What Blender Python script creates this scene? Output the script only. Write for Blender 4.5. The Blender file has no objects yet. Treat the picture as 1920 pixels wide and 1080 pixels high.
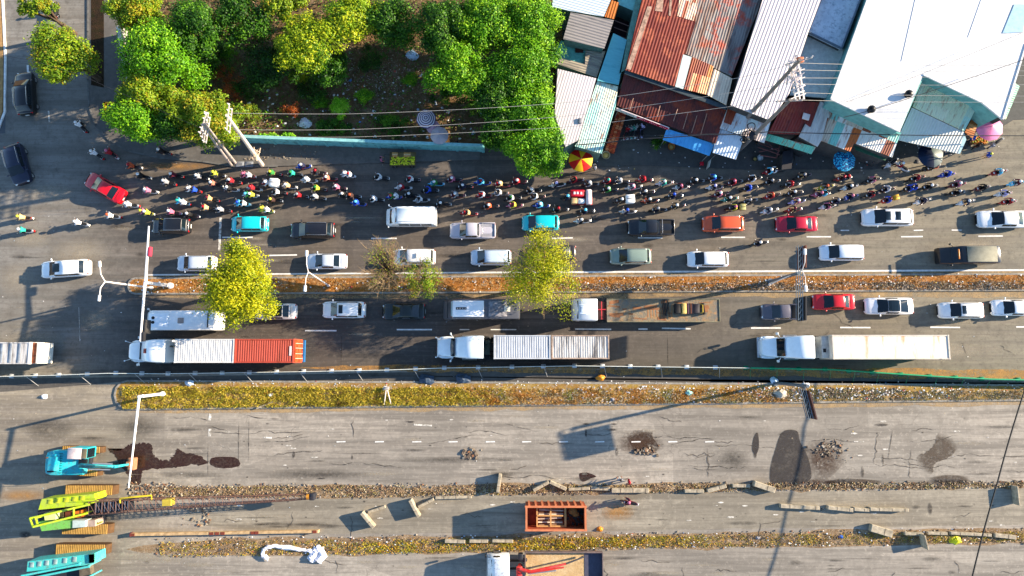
import bpy, bmesh, math, random
import numpy as np
from mathutils import Vector, Matrix
R = math.radians
random.seed(7); rng = np.random.default_rng(11)
scene = bpy.context.scene
col = scene.collection
# ---------------------------------------------------------------- camera, sky, sun, exposure
CH, FPX, TILT = 72.0, 1200.0, R(6.2)
cam_d = bpy.data.cameras.new("camera"); cam = bpy.data.objects.new("camera", cam_d); col.objects.link(cam)
cam_d.sensor_width = 36.0; cam_d.lens = 36.0 * FPX / 1920.0; cam_d.clip_end = 2000; cam_d.clip_start = 1.0
cam.location = (0, 0, CH); cam.rotation_euler = (TILT, 0, 0)
scene.camera = cam
scene.render.resolution_x, scene.render.resolution_y = 1024, 576
SUN_EL, SUN_DIR = R(19.0), R(12.5)      # elevation; light travels to the left and a little down
world = bpy.data.worlds.new("World"); scene.world = world; world.use_nodes = True
wn = world.node_tree; bg = wn.nodes['Background']
sky = wn.nodes.new('ShaderNodeTexSky'); sky.sky_type = 'NISHITA'; sky.sun_disc = False
sky.sun_elevation = SUN_EL; sky.sun_rotation = R(90) - SUN_DIR; sky.air_density = 1.0; sky.dust_density = 0.0; sky.ozone_density = 2.5
wn.links.new(sky.outputs[0], bg.inputs[0]); bg.inputs[1].default_value = 0.1
sl = bpy.data.lights.new("sun", 'SUN'); sl.energy = 5.0; sl.angle = R(0.5); sl.color = (1.0, 0.83, 0.62)
so = bpy.data.objects.new("sun", sl); col.objects.link(so)
sd = Vector((-math.cos(SUN_DIR)*math.cos(SUN_EL), -math.sin(SUN_DIR)*math.cos(SUN_EL), -math.sin(SUN_EL)))
so.rotation_euler = sd.to_track_quat('-Z', 'Y').to_euler(); so.location = (60, 20, 60)
vs = scene.view_settings; vs.view_transform = 'Standard'; vs.look = 'None'; vs.gamma = 1; vs.exposure = 1.7
vs.use_curve_mapping = False

def P(px, py, z=0.0):
    dx, dy, dz = (px-960)/FPX, -(py-540)/FPX, -1.0
    c, s = math.cos(TILT), math.sin(TILT)
    y, zz = dy*c - dz*s, dy*s + dz*c
    t = (z-CH)/zz
    return Vector((dx*t, y*t, z))
# ---------------------------------------------------------------- materials
def hexc(c):
    if isinstance(c, str):
        c = c.lstrip('#'); v = [int(c[i:i+2], 16)/255 for i in (0, 2, 4)]
        return tuple(((x/12.92) if x <= .04045 else ((x+.055)/1.055)**2.4) for x in v)
    return tuple(c)[:3]
MC = {}
class NT:
    def __init__(s, name):
        s.m = bpy.data.materials.new(name); s.m.use_nodes = True; s.t = s.m.node_tree
        s.b = s.t.nodes['Principled BSDF']; s.tc = s.t.nodes.new('ShaderNodeTexCoord').outputs['Object']
    def n(s, k, **kw):
        x = s.t.nodes.new(k)
        for a, v in kw.items(): setattr(x, a, v)
        return x
    def l(s, a, b): s.t.links.new(a, b)
    def mapping(s, sc=(1, 1, 1), rz=0, loc=(0, 0, 0)):
        m = s.n('ShaderNodeMapping'); m.inputs['Scale'].default_value = sc; m.inputs['Rotation'].default_value = (0, 0, rz)
        m.inputs['Location'].default_value = loc; s.l(s.tc, m.inputs[0]); return m.outputs[0]
    def noise(s, scale, detail=4, vec=None, rough=.6, dist=0):
        x = s.n('ShaderNodeTexNoise'); x.inputs['Scale'].default_value = scale; x.inputs['Detail'].default_value = detail
        x.inputs['Roughness'].default_value = rough; x.inputs['Distortion'].default_value = dist
        s.l(vec or s.tc, x.inputs['Vector']); return x.outputs[0]
    def ramp(s, fac, a, b, va=0.0, vb=1.0):
        x = s.n('ShaderNodeMapRange'); x.clamp = True
        x.inputs[1].default_value = a; x.inputs[2].default_value = b; x.inputs[3].default_value = va; x.inputs[4].default_value = vb
        s.l(fac, x.inputs[0]); return x.outputs[0]
    def mix(s, fac, a, b, mode='MIX'):
        x = s.n('ShaderNodeMix', data_type='RGBA', blend_type=mode)
        for i, v in ((0, fac), (6, a), (7, b)):
            if isinstance(v, (int, float)): x.inputs[i].default_value = v
            elif isinstance(v, tuple): x.inputs[i].default_value = v + (1,)
            else: s.l(v, x.inputs[i])
        return x.outputs[2]
    def math(s, op, a, b=0.0):
        x = s.n('ShaderNodeMath', operation=op)
        for i, v in ((0, a), (1, b)):
            if isinstance(v, (int, float)): x.inputs[i].default_value = v
            else: s.l(v, x.inputs[i])
        return x.outputs[0]
    def out(s, colr, rough=.8, bump=None, bs=.4, bd=.05, metal=0.0, spec=.3):
        if isinstance(colr, tuple): s.b.inputs['Base Color'].default_value = colr + (1,)
        else: s.l(colr, s.b.inputs['Base Color'])
        if isinstance(rough, (int, float)): s.b.inputs['Roughness'].default_value = rough
        else: s.l(rough, s.b.inputs['Roughness'])
        s.b.inputs['Metallic'].default_value = metal; s.b.inputs['Specular IOR Level'].default_value = spec
        if bump is not None:
            x = s.n('ShaderNodeBump'); x.inputs['Strength'].default_value = bs; x.inputs['Distance'].default_value = bd
            s.l(bump, x.inputs['Height']); s.l(x.outputs[0], s.b.inputs['Normal'])
        return s.m
def plain(c, rough=.7, metal=0.0, dirt=.25, spec=.3, name='surface'):
    k = ('plain', str(c), rough, metal, dirt, name)
    if k in MC: return MC[k]
    t = NT(name); c = hexc(c)
    f = t.ramp(t.noise(2.3, 5), .35, .75)
    g = t.ramp(t.noise(14, 3), .4, .8)
    d = tuple(x*(1-dirt*1.2) for x in c)
    MC[k] = t.out(t.mix(t.math('MULTIPLY', g, .35), t.mix(f, c, d), d), rough, metal=metal, spec=spec)
    return MC[k]
def paint(c, rough=.28, name='car_paint'):
    k = ('paint', str(c), rough)
    if k in MC: return MC[k]
    t = NT(name); c = hexc(c)
    f = t.ramp(t.noise(1.7, 4), .4, .8)
    m = t.out(t.mix(f, c, tuple(x*.88+.006 for x in c)), rough, spec=.5)
    t.b.inputs['Coat Weight'].default_value = .6; t.b.inputs['Coat Roughness'].default_value = .08
    MC[k] = m; return m
def glass():
    if 'glass' in MC: return MC['glass']
    t = NT('tinted_glass'); m = t.out((.006, .012, .017), .06, spec=.6)
    MC['glass'] = m; return m
RUB = plain((.02, .02, .022), .75, name='rubber'); BLK = plain((.012, .012, .014), .45, name='black_plastic')
CHR = plain((.6, .6, .6), .3, .8, name='chrome'); LAMP_W = plain((.85, .85, .8), .15, name='lamp_lens'); LAMP_R = plain((.45, .01, .01), .2, name='red_lens')
GL = glass()
def corr(c1, c2, ang, period=.28, rust=.5, c3=None, spots=None, bump=.7, name='corrugated_metal', rough=.45, pan=0.0):
    """corrugated sheet: ribs, weather streaks along the ribs, sheet joints"""
    t = NT(name); c1, c2 = hexc(c1), hexc(c2)
    v = t.mapping(rz=ang)
    w = t.n('ShaderNodeTexWave', wave_type='BANDS', bands_direction='X', wave_profile='SIN')
    w.inputs['Scale'].default_value = .314/period; w.inputs['Distortion'].default_value = 0; w.inputs['Detail'].default_value = 0
    t.l(v, w.inputs['Vector'])
    st = t.n('ShaderNodeMapping'); st.inputs['Scale'].default_value = (1.6, .22, 1); t.l(v, st.inputs[0])
    f = t.ramp(t.noise(1.0, 6, st.outputs[0], .7), .62-rust*.3, .72-rust*.2)
    base = t.mix(f, c1, c2)
    if pan:
        sx = t.n('ShaderNodeSeparateXYZ'); t.l(v, sx.inputs[0])
        wn_ = t.n('ShaderNodeTexWhiteNoise', noise_dimensions='1D')
        t.l(t.math('FLOOR', t.math('DIVIDE', sx.outputs[0], pan)), wn_.inputs['W'])
        base = t.mix(t.ramp(wn_.outputs[0], 0, 1, 0, .45), base, tuple(x*.62 for x in c1))
    if c3: base = t.mix(t.ramp(t.noise(.55, 5, v, .7), .5, .62), base, hexc(c3))
    g = t.ramp(t.noise(5, 5, st.outputs[0]), .45, .8, 0, .35)
    base = t.mix(g, base, tuple(x*.55 for x in c2))
    MC[name+str(random.random())] = t.m
    return t.out(base, rough, w.outputs[1] if 'Fac' not in w.outputs else w.outputs['Fac'], bump, .05, spec=.35)
def patch(colors, ang, wid, period=.25, name='patchwork_metal'):
    """sheets of different colour laid side by side"""
    t = NT(name); v = t.mapping(rz=ang)
    sx = t.n('ShaderNodeSeparateXYZ'); t.l(v, sx.inputs[0])
    wnn = t.n('ShaderNodeTexWhiteNoise', noise_dimensions='2D')
    cb = t.n('ShaderNodeCombineXYZ')
    t.l(t.math('FLOOR', t.math('DIVIDE', sx.outputs[0], wid)), cb.inputs[0]); t.l(t.math('FLOOR', t.math('DIVIDE', sx.outputs[1], 2.6)), cb.inputs[1])
    t.l(cb.outputs[0], wnn.inputs['Vector'])
    cr = t.n('ShaderNodeValToRGB'); cr.color_ramp.interpolation = 'CONSTANT'
    while len(cr.color_ramp.elements) < len(colors): cr.color_ramp.elements.new(.5)
    for i, c in enumerate(colors):
        cr.color_ramp.elements[i].position = i/len(colors); cr.color_ramp.elements[i].color = hexc(c)+(1,)
    t.l(wnn.outputs[0], cr.inputs[0])
    w = t.n('ShaderNodeTexWave', wave_type='BANDS', bands_direction='X'); w.inputs['Scale'].default_value = .314/period; t.l(v, w.inputs['Vector'])
    st = t.n('ShaderNodeMapping'); st.inputs['Scale'].default_value = (2, .4, 1); t.l(v, st.inputs[0])
    f = t.ramp(t.noise(1.3, 5, st.outputs[0], .7), .52, .7)
    return t.out(t.mix(f, cr.outputs[0], hexc('#8a4a25')), .5, w.outputs[1], .7, .05)
# ---------------------------------------------------------------- mesh building
class MB:
    def __init__(s): s.v = []; s.f = []; s.m = []
    def add(s, vs_, fs, mi=0):
        o = len(s.v); s.v += [tuple(v) for v in vs_]; s.f += [tuple(i+o for i in f) for f in fs]; s.m += [mi]*len(fs); return s
    def box(s, c, d, rz=0, mi=0, ry=0, bev=0):
        M = Matrix.Rotation(rz, 3, 'Z') @ Matrix.Rotation(ry, 3, 'Y'); c = Vector(c); hx, hy, hz = d[0]/2, d[1]/2, d[2]/2
        if bev:
            b = min(bev, hx*.9, hy*.9, hz*.9); vs_ = []
            for z, k in ((-hz, b), (-hz+b, 0), (hz-b, 0), (hz, b)):
                X, Y = hx-k, hy-k; bb = b*.7
                for (x, y) in ((X-bb, Y), (X, Y-bb), (X, -Y+bb), (X-bb, -Y), (-X+bb, -Y), (-X, -Y+bb), (-X, Y-bb), (-X+bb, Y)):
                    vs_.append(c + M @ Vector((x, y, z)))
            fs = [tuple(range(8)), tuple(range(31, 23, -1))]
            for r in range(3):
                for i in range(8):
                    a, bq = r*8+i, r*8+(i+1) % 8; fs.append((bq, a, a+8, bq+8))
            return s.add(vs_, fs, mi)
        vs_ = [c + M @ Vector((x*hx, y*hy, z*hz)) for z in (-1, 1) for x, y in ((-1, -1), (1, -1), (1, 1), (-1, 1))]
        return s.add(vs_, [(3, 2, 1, 0), (4, 5, 6, 7), (0, 1, 5, 4), (1, 2, 6, 5), (2, 3, 7, 6), (3, 0, 4, 7)], mi)
    def tube(s, pts, r, n=8, mi=0, cap=True):
        pts = [Vector(p) for p in pts]; rs = r if isinstance(r, (list, tuple)) else [r]*len(pts)
        o = []; 
        for i, p in enumerate(pts):
            d = (pts[min(i+1, len(pts)-1)] - pts[max(i-1, 0)]).normalized()
            u = d.cross(Vector((0, 0, 1)) if abs(d.z) < .9 else Vector((1, 0, 0))).normalized(); w = d.cross(u)
            for k in range(n):
                a = 2*math.pi*k/n; o.append(p + (u*math.cos(a) + w*math.sin(a))*rs[i])
        fs = []
        for i in range(len(pts)-1):
            for k in range(n): fs.append((i*n+k, i*n+(k+1) % n, (i+1)*n+(k+1) % n, (i+1)*n+k))
        if cap: fs += [tuple(range(n-1, -1, -1)), tuple((len(pts)-1)*n+k for k in range(n))]
        return s.add(o, fs, mi)
    def prism(s, poly, z0, z1, mi=0):
        n = len(poly); zt = [p[2] if len(p) > 2 else z1 for p in poly]
        a = sum(poly[i][0]*poly[(i+1) % n][1]-poly[(i+1) % n][0]*poly[i][1] for i in range(n))
        if a < 0: poly = poly[::-1]; zt = zt[::-1]
        vs_ = [(p[0], p[1], z0) for p in poly] + [(p[0], p[1], zt[i]) for i, p in enumerate(poly)]
        return s.add(vs_, [tuple(range(n-1, -1, -1)), tuple(range(n, 2*n))] + [(i, (i+1) % n, n+(i+1) % n, n+i) for i in range(n)], mi)
    def loft(s, st, mi=0, flip=False):
        """stations (x, halfwidth, ztop, zbottom, corner, crown) along x"""
        o = []; n = 9
        for t in st:
            x, w, zt, zb, rr = t[:5]; cr = t[5] if len(t) > 5 else .02
            h = [(w*.96, zb), (w, zb+(zt-rr-zb)*.35), (w, zt-rr), (w-.29*rr, zt-.29*rr)]
            h = h[:] + [(max(w-rr, w*.3), zt)]
            pts = [(-y, z) for y, z in h] + [(0, zt+cr)] + [(y, z) for y, z in h[::-1]]
            o += [(x, y, z) for y, z in pts]
        n = 11; fs = []
        for i in range(len(st)-1):
            for k in range(n-1): fs.append((i*n+k, i*n+k+1, (i+1)*n+k+1, (i+1)*n+k))
            fs.append((i*n+n-1, i*n, (i+1)*n, (i+1)*n+n-1))
        fs += [tuple(range(n-1, -1, -1)), tuple((len(st)-1)*n+k for k in range(n))]
        if st[0][0] < st[-1][0]: pass
        return s.add(o, fs, mi)
    def sphere(s, c, r, n=8, m=6, mi=0, sc=(1, 1, 1)):
        c = Vector(c); o = [c+Vector((0, 0, r*sc[2]))]
        for i in range(1, m):
            a = math.pi*i/m
            for k in range(n):
                b = 2*math.pi*k/n; o.append(c+Vector((math.sin(a)*math.cos(b)*r*sc[0], math.sin(a)*math.sin(b)*r*sc[1], math.cos(a)*r*sc[2])))
        o.append(c-Vector((0, 0, r*sc[2]))); fs = [(0, 1+k, 1+(k+1) % n) for k in range(n)]
        for i in range(m-2):
            for k in range(n): fs.append((1+i*n+k, 1+(i+1)*n+k, 1+(i+1)*n+(k+1) % n, 1+i*n+(k+1) % n))
        fs += [(len(o)-1, 1+(m-2)*n+(k+1) % n, 1+(m-2)*n+k) for k in range(n)]
        return s.add(o, fs, mi)
    def mesh(s, name, mats, smooth=True):
        me = bpy.data.meshes.new(name); me.from_pydata(s.v, [], s.f)
        for m in (mats if isinstance(mats, (list, tuple)) else [mats]): me.materials.append(m)
        me.polygons.foreach_set('material_index', s.m)
        bm = bmesh.new(); bm.from_mesh(me); bmesh.ops.recalc_face_normals(bm, faces=bm.faces)
        if smooth:
            for f in bm.faces: f.smooth = True
            for e in bm.edges: e.smooth = not (len(e.link_faces) != 2 or e.calc_face_angle(0) > .62)
        bm.to_mesh(me); bm.free(); me.update(); return me
    def build(s, name, mats, parent=None, smooth=True, loc=None, label=None):
        return link(name, s.mesh(name, mats, smooth), parent, loc, label)
def link(name, me, parent=None, loc=None, label=None):
    o = bpy.data.objects.new(name, me); col.objects.link(o)
    if parent is not None: o.parent = parent
    if loc is not None: o.location = loc
    if label: o['label'] = label
    return o
def tag(o, label=None, cat=None, group=None, kind=None):
    if label: o['label'] = label
    if cat: o['category'] = cat
    if group: o['group'] = group
    if kind: o['kind'] = kind
    return o
def thing(name, label, cat, loc=(0, 0, 0), rz=0, group=None):
    o = bpy.data.objects.new(name, None); col.objects.link(o); o.empty_display_size = .3
    o.location = loc; o.rotation_euler = (0, 0, rz); return tag(o, label, cat, group)
def copy_tree(o, parent=None):
    c = o.copy(); col.objects.link(c); c.parent = parent
    for ch in list(o.children): copy_tree(ch, c)
    return c
def npmesh(name, V, F, mi, mats):
    """fast mesh: V (n,3), F (m,4)"""
    me = bpy.data.meshes.new(name); me.vertices.add(len(V)); me.vertices.foreach_set('co', V.astype(np.float32).ravel())
    k = F.shape[1]; me.loops.add(F.size); me.loops.foreach_set('vertex_index', F.astype(np.int32).ravel())
    me.polygons.add(len(F)); me.polygons.foreach_set('loop_start', np.arange(0, F.size, k, dtype=np.int32))
    me.polygons.foreach_set('loop_total', np.full(len(F), k, dtype=np.int32))
    for m in mats: me.materials.append(m)
    me.polygons.foreach_set('material_index', mi.astype(np.int32)); me.update(calc_edges=True); me.validate(); return me
def leafquads(C, N, size, aspect=.6):
    """quads centred at C with normals N"""
    n = len(C); N = N/np.maximum(np.linalg.norm(N, axis=1, keepdims=True), 1e-6)
    a = rng.normal(size=(n, 3)); U = np.cross(N, a); U /= np.maximum(np.linalg.norm(U, axis=1, keepdims=True), 1e-6); W = np.cross(N, U)
    s = (size*rng.uniform(.6, 1.3, n))[:, None] if np.isscalar(size) else size[:, None]
    bend = N*s*.18
    V = np.stack([C-U*s, C-W*s*aspect+bend, C+U*s, C+W*s*aspect+bend], 1).reshape(-1, 3)
    return V, np.arange(4*n).reshape(-1, 4)
def leafmat(c, name='foliage', tr=.35):
    k = ('leaf', str(c))
    if k in MC: return MC[k]
    t = NT(name); c = hexc(c)
    f = t.ramp(t.noise(.9, 3), .35, .7)
    cc = t.mix(f, c, (c[0]*.75, c[1]*.8, c[2]*.7)); m = t.out(cc, .5, spec=.25)
    td = t.n('ShaderNodeBsdfTranslucent'); t.l(cc, td.inputs[0]); mx = t.n('ShaderNodeMixShader'); mx.inputs[0].default_value = tr
    t.l(t.b.outputs[0], mx.inputs[1]); t.l(td.outputs[0], mx.inputs[2]); t.l(mx.outputs[0], t.t.nodes['Material Output'].inputs[0])
    MC[k] = m; return m
# ================================================================ SETTING
def sheet(name, px, z, mat, th=None, z0=None):
    pts = [P(x, y, 0) for x, y in px]
    mb = MB()
    if th is None:
        mb.add([(p.x, p.y, z) for p in pts], [tuple(range(len(pts)))])
    else: mb.prism([(p.x, p.y) for p in pts], z-th, z)
    o = mb.build(name, mat, smooth=False); tag(o, kind='structure'); return o
def smoothpoly(pts, n=6):
    """Catmull-Rom closed"""
    o = []; m = len(pts)
    for i in range(m):
        p0, p1, p2, p3 = [Vector(pts[(i+k-1) % m]) for k in range(4)]
        for j in range(n):
            t = j/n; o.append(tuple(.5*((2*p1)+(p2-p0)*t+(2*p0-5*p1+4*p2-p3)*t*t+(3*p1-p0-3*p2+p3)*t**3)))
    return o
def asphalt(name, c1, c2, c3, streak=1.0, spec_dark=.5, cracks=.6, tone=None, gravel=.2):
    t = NT(name); c1, c2, c3 = hexc(c1), hexc(c2), hexc(c3); k1, k2, k3 = c1, c2, c3; tones = []
    if tone:
        sx = t.n('ShaderNodeSeparateXYZ'); t.l(t.tc, sx.inputs[0]); wob = t.math('MULTIPLY', t.math('SUBTRACT', t.noise(.12, 4), .5), 14.0)
        for ax, a0, a1, h1, h3 in tone:
            src = sx.outputs[0] if ax == 'X' else sx.outputs[1]
            tones.append((t.ramp(t.math('ADD', src, wob if ax == 'X' else t.math('MULTIPLY', wob, .06)), a0, a1), hexc(h1), hexc(h3)))
    st = t.mapping((.035, .9, 1)); s1 = t.noise(1.0, 6, st, .65, .4)
    st2 = t.mapping((.11, 2.6, 1), loc=(3, 1, 0)); s2 = t.noise(1.0, 4, st2, .6)
    big = t.noise(.07, 4, None, .6, .6); med = t.noise(.45, 6, None, .65); fine = t.noise(9, 4); grit = t.noise(45, 2)
    c = t.mix(t.ramp(big, .35, .65), c1, c2); dk = c3
    for f_, a_, b_ in tones: c = t.mix(f_, c, t.mix(t.ramp(big, .35, .65), a_, tuple(x*.88 for x in a_))); dk = t.mix(f_, dk, b_)
    c = t.mix(t.math('MULTIPLY', t.ramp(s1, .44, .62), .85*streak), c, dk)
    c = t.mix(t.math('MULTIPLY', t.ramp(s2, .5, .62), .4*streak), c, tuple(x*1.35 for x in c2))
    s3 = t.noise(1.0, 5, t.mapping((.3, 6.0, 1), loc=(7, 2, 0)), .7); c = t.mix(t.math('MULTIPLY', t.ramp(s3, .5, .64), .5*streak), c, dk)
    c = t.mix(t.math('MULTIPLY', t.ramp(med, .5, .62), .5), c, t.mix(.5, dk, tuple(x*.5 for x in c1)))
    mo = t.noise(2.2, 5, None, .7); c = t.mix(t.ramp(mo, .52, .66, 0, .45), c, tuple(x*.45 for x in c1)); c = t.mix(t.ramp(mo, .46, .34, 0, .3), c, tuple(min(1, x*1.5) for x in c1))
    # square repair patches
    vo = t.n('ShaderNodeTexVoronoi', distance='CHEBYCHEV'); vo.inputs['Scale'].default_value = .075; vo.inputs['Randomness'].default_value = .8
    t.l(t.mapping((.55, 1.5, 1)), vo.inputs['Vector'])
    c = t.mix(t.math('MULTIPLY', t.ramp(vo.outputs['Color'], .55, .57), .3), c, dk)
    # cracks
    vc = t.n('ShaderNodeTexVoronoi', feature='DISTANCE_TO_EDGE'); vc.inputs['Scale'].default_value = .13
    nz = t.n('ShaderNodeTexNoise'); nz.inputs['Scale'].default_value = .6; nz.inputs['Detail'].default_value = 5; t.l(t.tc, nz.inputs['Vector'])
    av = t.n('ShaderNodeVectorMath', operation='ADD'); sc = t.n('ShaderNodeVectorMath', operation='SCALE'); sc.inputs['Scale'].default_value = 3.0
    t.l(nz.outputs['Color'], sc.inputs[0]); t.l(t.tc, av.inputs[0]); t.l(sc.outputs[0], av.inputs[1]); t.l(av.outputs[0], vc.inputs['Vector'])
    ck = t.math('MULTIPLY', t.ramp(vc.outputs['Distance'], .002, .008, 1, 0), t.ramp(t.noise(.15, 3), .45, .6, 0, cracks))
    c = t.mix(ck, c, tuple(x*.3 for x in c1))
    # oil spots
    sp = t.n('ShaderNodeTexVoronoi'); sp.inputs['Scale'].default_value = .9; t.l(t.tc, sp.inputs['Vector'])
    c = t.mix(t.math('MULTIPLY', t.ramp(sp.outputs['Distance'], .06, .14, 1, 0), t.ramp(t.noise(.5, 2), .55, .65, 0, spec_dark)), c, tuple(x*.3 for x in c1))
    c = t.mix(t.ramp(grit, .3, .7, 0, gravel), c, tuple(min(1, x*1.5) for x in c2))
    c = t.mix(t.ramp(fine, .45, .8, 0, .3), c, tuple(x*.6 for x in c1))
    return t.out(c, .85, fine, .25, .02, spec=.25)
def soil(name, c1, c2, c3, s=1.0):
    t = NT(name); c1, c2, c3 = hexc(c1), hexc(c2), hexc(c3)
    a = t.noise(.35*s, 6, None, .7, .3); b = t.noise(1.6*s, 6, None, .7); f = t.noise(8*s, 5, None, .7)
    c = t.mix(t.ramp(a, .4, .6), c1, c2); c = t.mix(t.ramp(b, .48, .65, 0, .8), c, c3); c = t.mix(t.ramp(f, .5, .72, 0, .6), c, tuple(x*.45 for x in c1))
    return t.out(c, .95, f, .8, .12, spec=.1)
M_concrete = asphalt('worn_road', '#a59c8f', '#8b857b', '#5d5851', 1.0, .9, .6, tone=[('X', P(330, 900).x+6, P(200, 900).x-4, '#958b78', '#5a534a')])
xR, xJ, yL = P(1480, 450).x, P(230, 500).x, P(900, 548).y
M_road = asphalt('asphalt', '#6a625a', '#5c554e', '#433f3b', 1.0, .4, .2, tone=[('Y', yL+1.5, yL-1.5, '#514b47', '#383532'), ('X', xJ+4, xJ-9, '#8e8b84', '#68665f'), ('X', xR-22, xR+14, '#8b8472', '#6a665a')])
g = MB(); g.add([(-500, -500, 0), (500, -500, 0), (500, 500, 0), (-500, 500, 0)], [(0, 1, 2, 3)])
tag(g.build('ground', M_concrete, smooth=False), kind='structure')
Z1, Z2, Z3, Z4 = .004, .008, .012, .016
sheet('road', [(150, -900), (150, -80), (-900, -80), (-900, 702), (-300, 702), (0, 706), (250, 703), (560, 698), (950, 690), (1400, 690), (1920, 713), (2900, 740), (2900, -100), (1920, 100), (1500, 60), (900, 60), (300, 60), (225, 60), (225, -900)], Z1, M_road)
sheet('road', [(-900, -80), (150, -80), (150, -900), (10, -900), (8, 0), (12, 120), (10, 250), (-900, 300)], Z3, asphalt('side_road', '#666768', '#5b5c5e', '#48494b', .2, .3, .2))
M_kerb = plain('#9a958b', .85, dirt=.5, name='kerb_concrete'); M_white = plain('#e8e6e0', .7, dirt=.35, name='road_paint')
t_ = NT('worn_road_paint'); wm = t_.ramp(t_.noise(3, 5), .4, .6); M_worn = t_.out(t_.mix(wm, hexc('#d8d4ca'), hexc('#8a857a')), .8)
# left edge pavement and corner pavement
M_pave = asphalt('pavement', '#6a6660', '#5a5855', '#4a4744', .2, .3, .3)
sheet('pavement', [(-900, -900), (4, -900), (2, 0), (7, 110), (6, 210), (-30, 300), (-900, 360)], .12, plain('#b08a58', .9, dirt=.5, name='sandy_pavement'), .12)
kl = MB(); kp = [(8, -900), (6, 0), (11, 110), (10, 210), (-26, 305)]
for a, b in zip(kp, kp[1:]):
    A, B = P(*a), P(*b); kl.box(((A.x+B.x)/2, (A.y+B.y)/2, .07), ((B-A).length, .22, .15), math.atan2(B.y-A.y, B.x-A.x))
tag(kl.build('kerb', M_white, smooth=False), kind='structure')
corner = [(164, -900), (166, 60), (166, 150), (168, 200), (180, 235), (205, 262), (240, 284), (300, 296), (380, 303), (440, 312), (520, 312), (900, 300), (900, 255), (400, 250), (240, 200), (235, -900)]
sheet('pavement', corner, .12, M_pave, .12)
kb = MB()
for a, b in zip(corner[:10], corner[1:11]):
    A, B = P(*a), P(*b); kb.box(((A.x+B.x)/2, (A.y+B.y)/2, .065), ((B-A).length+.05, .2, .15), math.atan2(B.y-A.y, B.x-A.x))
tag(kb.build('kerb', plain('#6d6c68', .9, dirt=.4, name='kerb_grey'), smooth=False), kind='structure')
sheet('soil_bed', [(172, -900), (196, -900), (196, 165), (172, 160)], .135, soil('bed_soil', '#2a2119', '#3a2c1e', '#1f2312'), .03)
# vacant lot
lot = [(232, -500), (1420, -500), (1300, -80), (1060, -60), (1046, 255), (905, 274), (640, 262), (452, 252), (380, 262), (260, 250), (236, 170), (226, 60)]
sheet('vacant_lot_soil', lot, .16, soil('lot_soil', '#74583c', '#5a4c34', '#86745e', .8), .16)
sheet('shop_yard', [(1046, -300), (2300, -300), (2300, 200), (1900, 225), (1800, 285), (1640, 318), (1400, 318), (1200, 310), (1060, 315), (1046, 255)], .05, asphalt('yard', '#54534f', '#4c4c4a', '#3b3b3a', .3, .5, .5), .05)
# medians
def median(x0, x1, yt, yb, soilm, h=.16, nose=True):
    pts = []
    n = 26
    for i in range(n+1):
        x = x0+ (x1-x0)*i/n; pts.append((x, yt(x)))
    for i in range(n, -1, -1):
        x = x0+(x1-x0)*i/n; pts.append((x, yb(x)))
    if nose:
        cy = (yt(x0)+yb(x0))/2; r = (yb(x0)-yt(x0))/2
        for k in range(1, 6):
            a = math.pi*k/6; pts.append((x0-r*.9*math.sin(a), cy+r*math.cos(a)))
    w = [P(*p) for p in pts]; k = MB()
    for i in range(len(w)):
        A, B = w[i], w[(i+1) % len(w)]
        if (A-B).length > .01: k.box(((A.x+B.x)/2, (A.y+B.y)/2, h/2), ((B-A).length+.04, .2, h), math.atan2(B.y-A.y, B.x-A.x))
    tag(k.build('kerb', M_kerb, smooth=False), kind='structure')
    k = MB(); k.prism([(p.x, p.y) for p in w], 0, h-.015); tag(k.build('median_soil', soilm, smooth=False), kind='structure')
lin = lambda a, b: (lambda x: a[1]+(b[1]-a[1])*(x-a[0])/(b[0]-a[0]))
u_top, u_bot = lin((250, 522), (1920, 514)), lin((250, 551), (1920, 544))
l_top, l_bot = lin((240, 714), (1920, 722)), lin((240, 767), (1920, 750))
median(255, 2900, u_top, u_bot, soil('median_dry_soil', '#a86c30', '#8a5c30', '#b8946a', 1.6))
median(240, 2900, l_top, l_bot, soil('median_grass_soil', '#a08440', '#8c6a3c', '#a89c88', 1.6), .14)
def strip(name, pts, z, mat):
    w = [P(*p) for p in pts]; tag(MB().add([(p.x, p.y, z) for p in w], [tuple(range(len(w)))]).build(name, mat, smooth=False), kind='structure')
def rough_band(x0, x1, yt, yb, amp, n=70, seed=1):
    r_ = random.Random(seed); top = [(x0+(x1-x0)*i/n, yt(x0+(x1-x0)*i/n)+r_.uniform(-amp, amp)) for i in range(n+1)]
    bot = [(x0+(x1-x0)*i/n, yb(x0+(x1-x0)*i/n)+r_.uniform(-amp, amp)) for i in range(n, -1, -1)]
    e = 7 if x0 > -100 else 0
    for i in range(e): m_ = (yt(top[i][0])+yb(top[i][0]))/2; k_ = (i/e)**.5; top[i] = (top[i][0]+r_.uniform(-6, 6), m_+(top[i][1]-m_)*k_); bot[-1-i] = (bot[-1-i][0]+r_.uniform(-6, 6), m_+(bot[-1-i][1]-m_)*k_)
    return top+bot
M_rub = soil('rubble_soil', '#8d765a', '#75624c', '#a59580', 1.5)
strip('verge_soil', rough_band(235, 2700, lin((235, 912), (1920, 906)), lin((235, 937), (1920, 914)), 5, seed=2), Z1, M_rub)
strip('verge_soil', rough_band(235, 2700, lin((235, 1012), (1920, 990)), lin((235, 1048), (1920, 1018)), 4, seed=3), Z1, M_rub)
strip('fence_shade_dirt_strip', [(-900, 712), (0, 710), (250, 707), (560, 702), (950, 694), (1400, 694), (1920, 717), (2900, 742), (2900, 730), (1920, 727), (1400, 717), (240, 715), (0, 735), (-900, 740)], Z2, asphalt('gutter', '#5f5b55', '#55524e', '#413f3e', .6, .4, .3))  # dark band under the fence: its shade and dirt painted as colour
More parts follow.
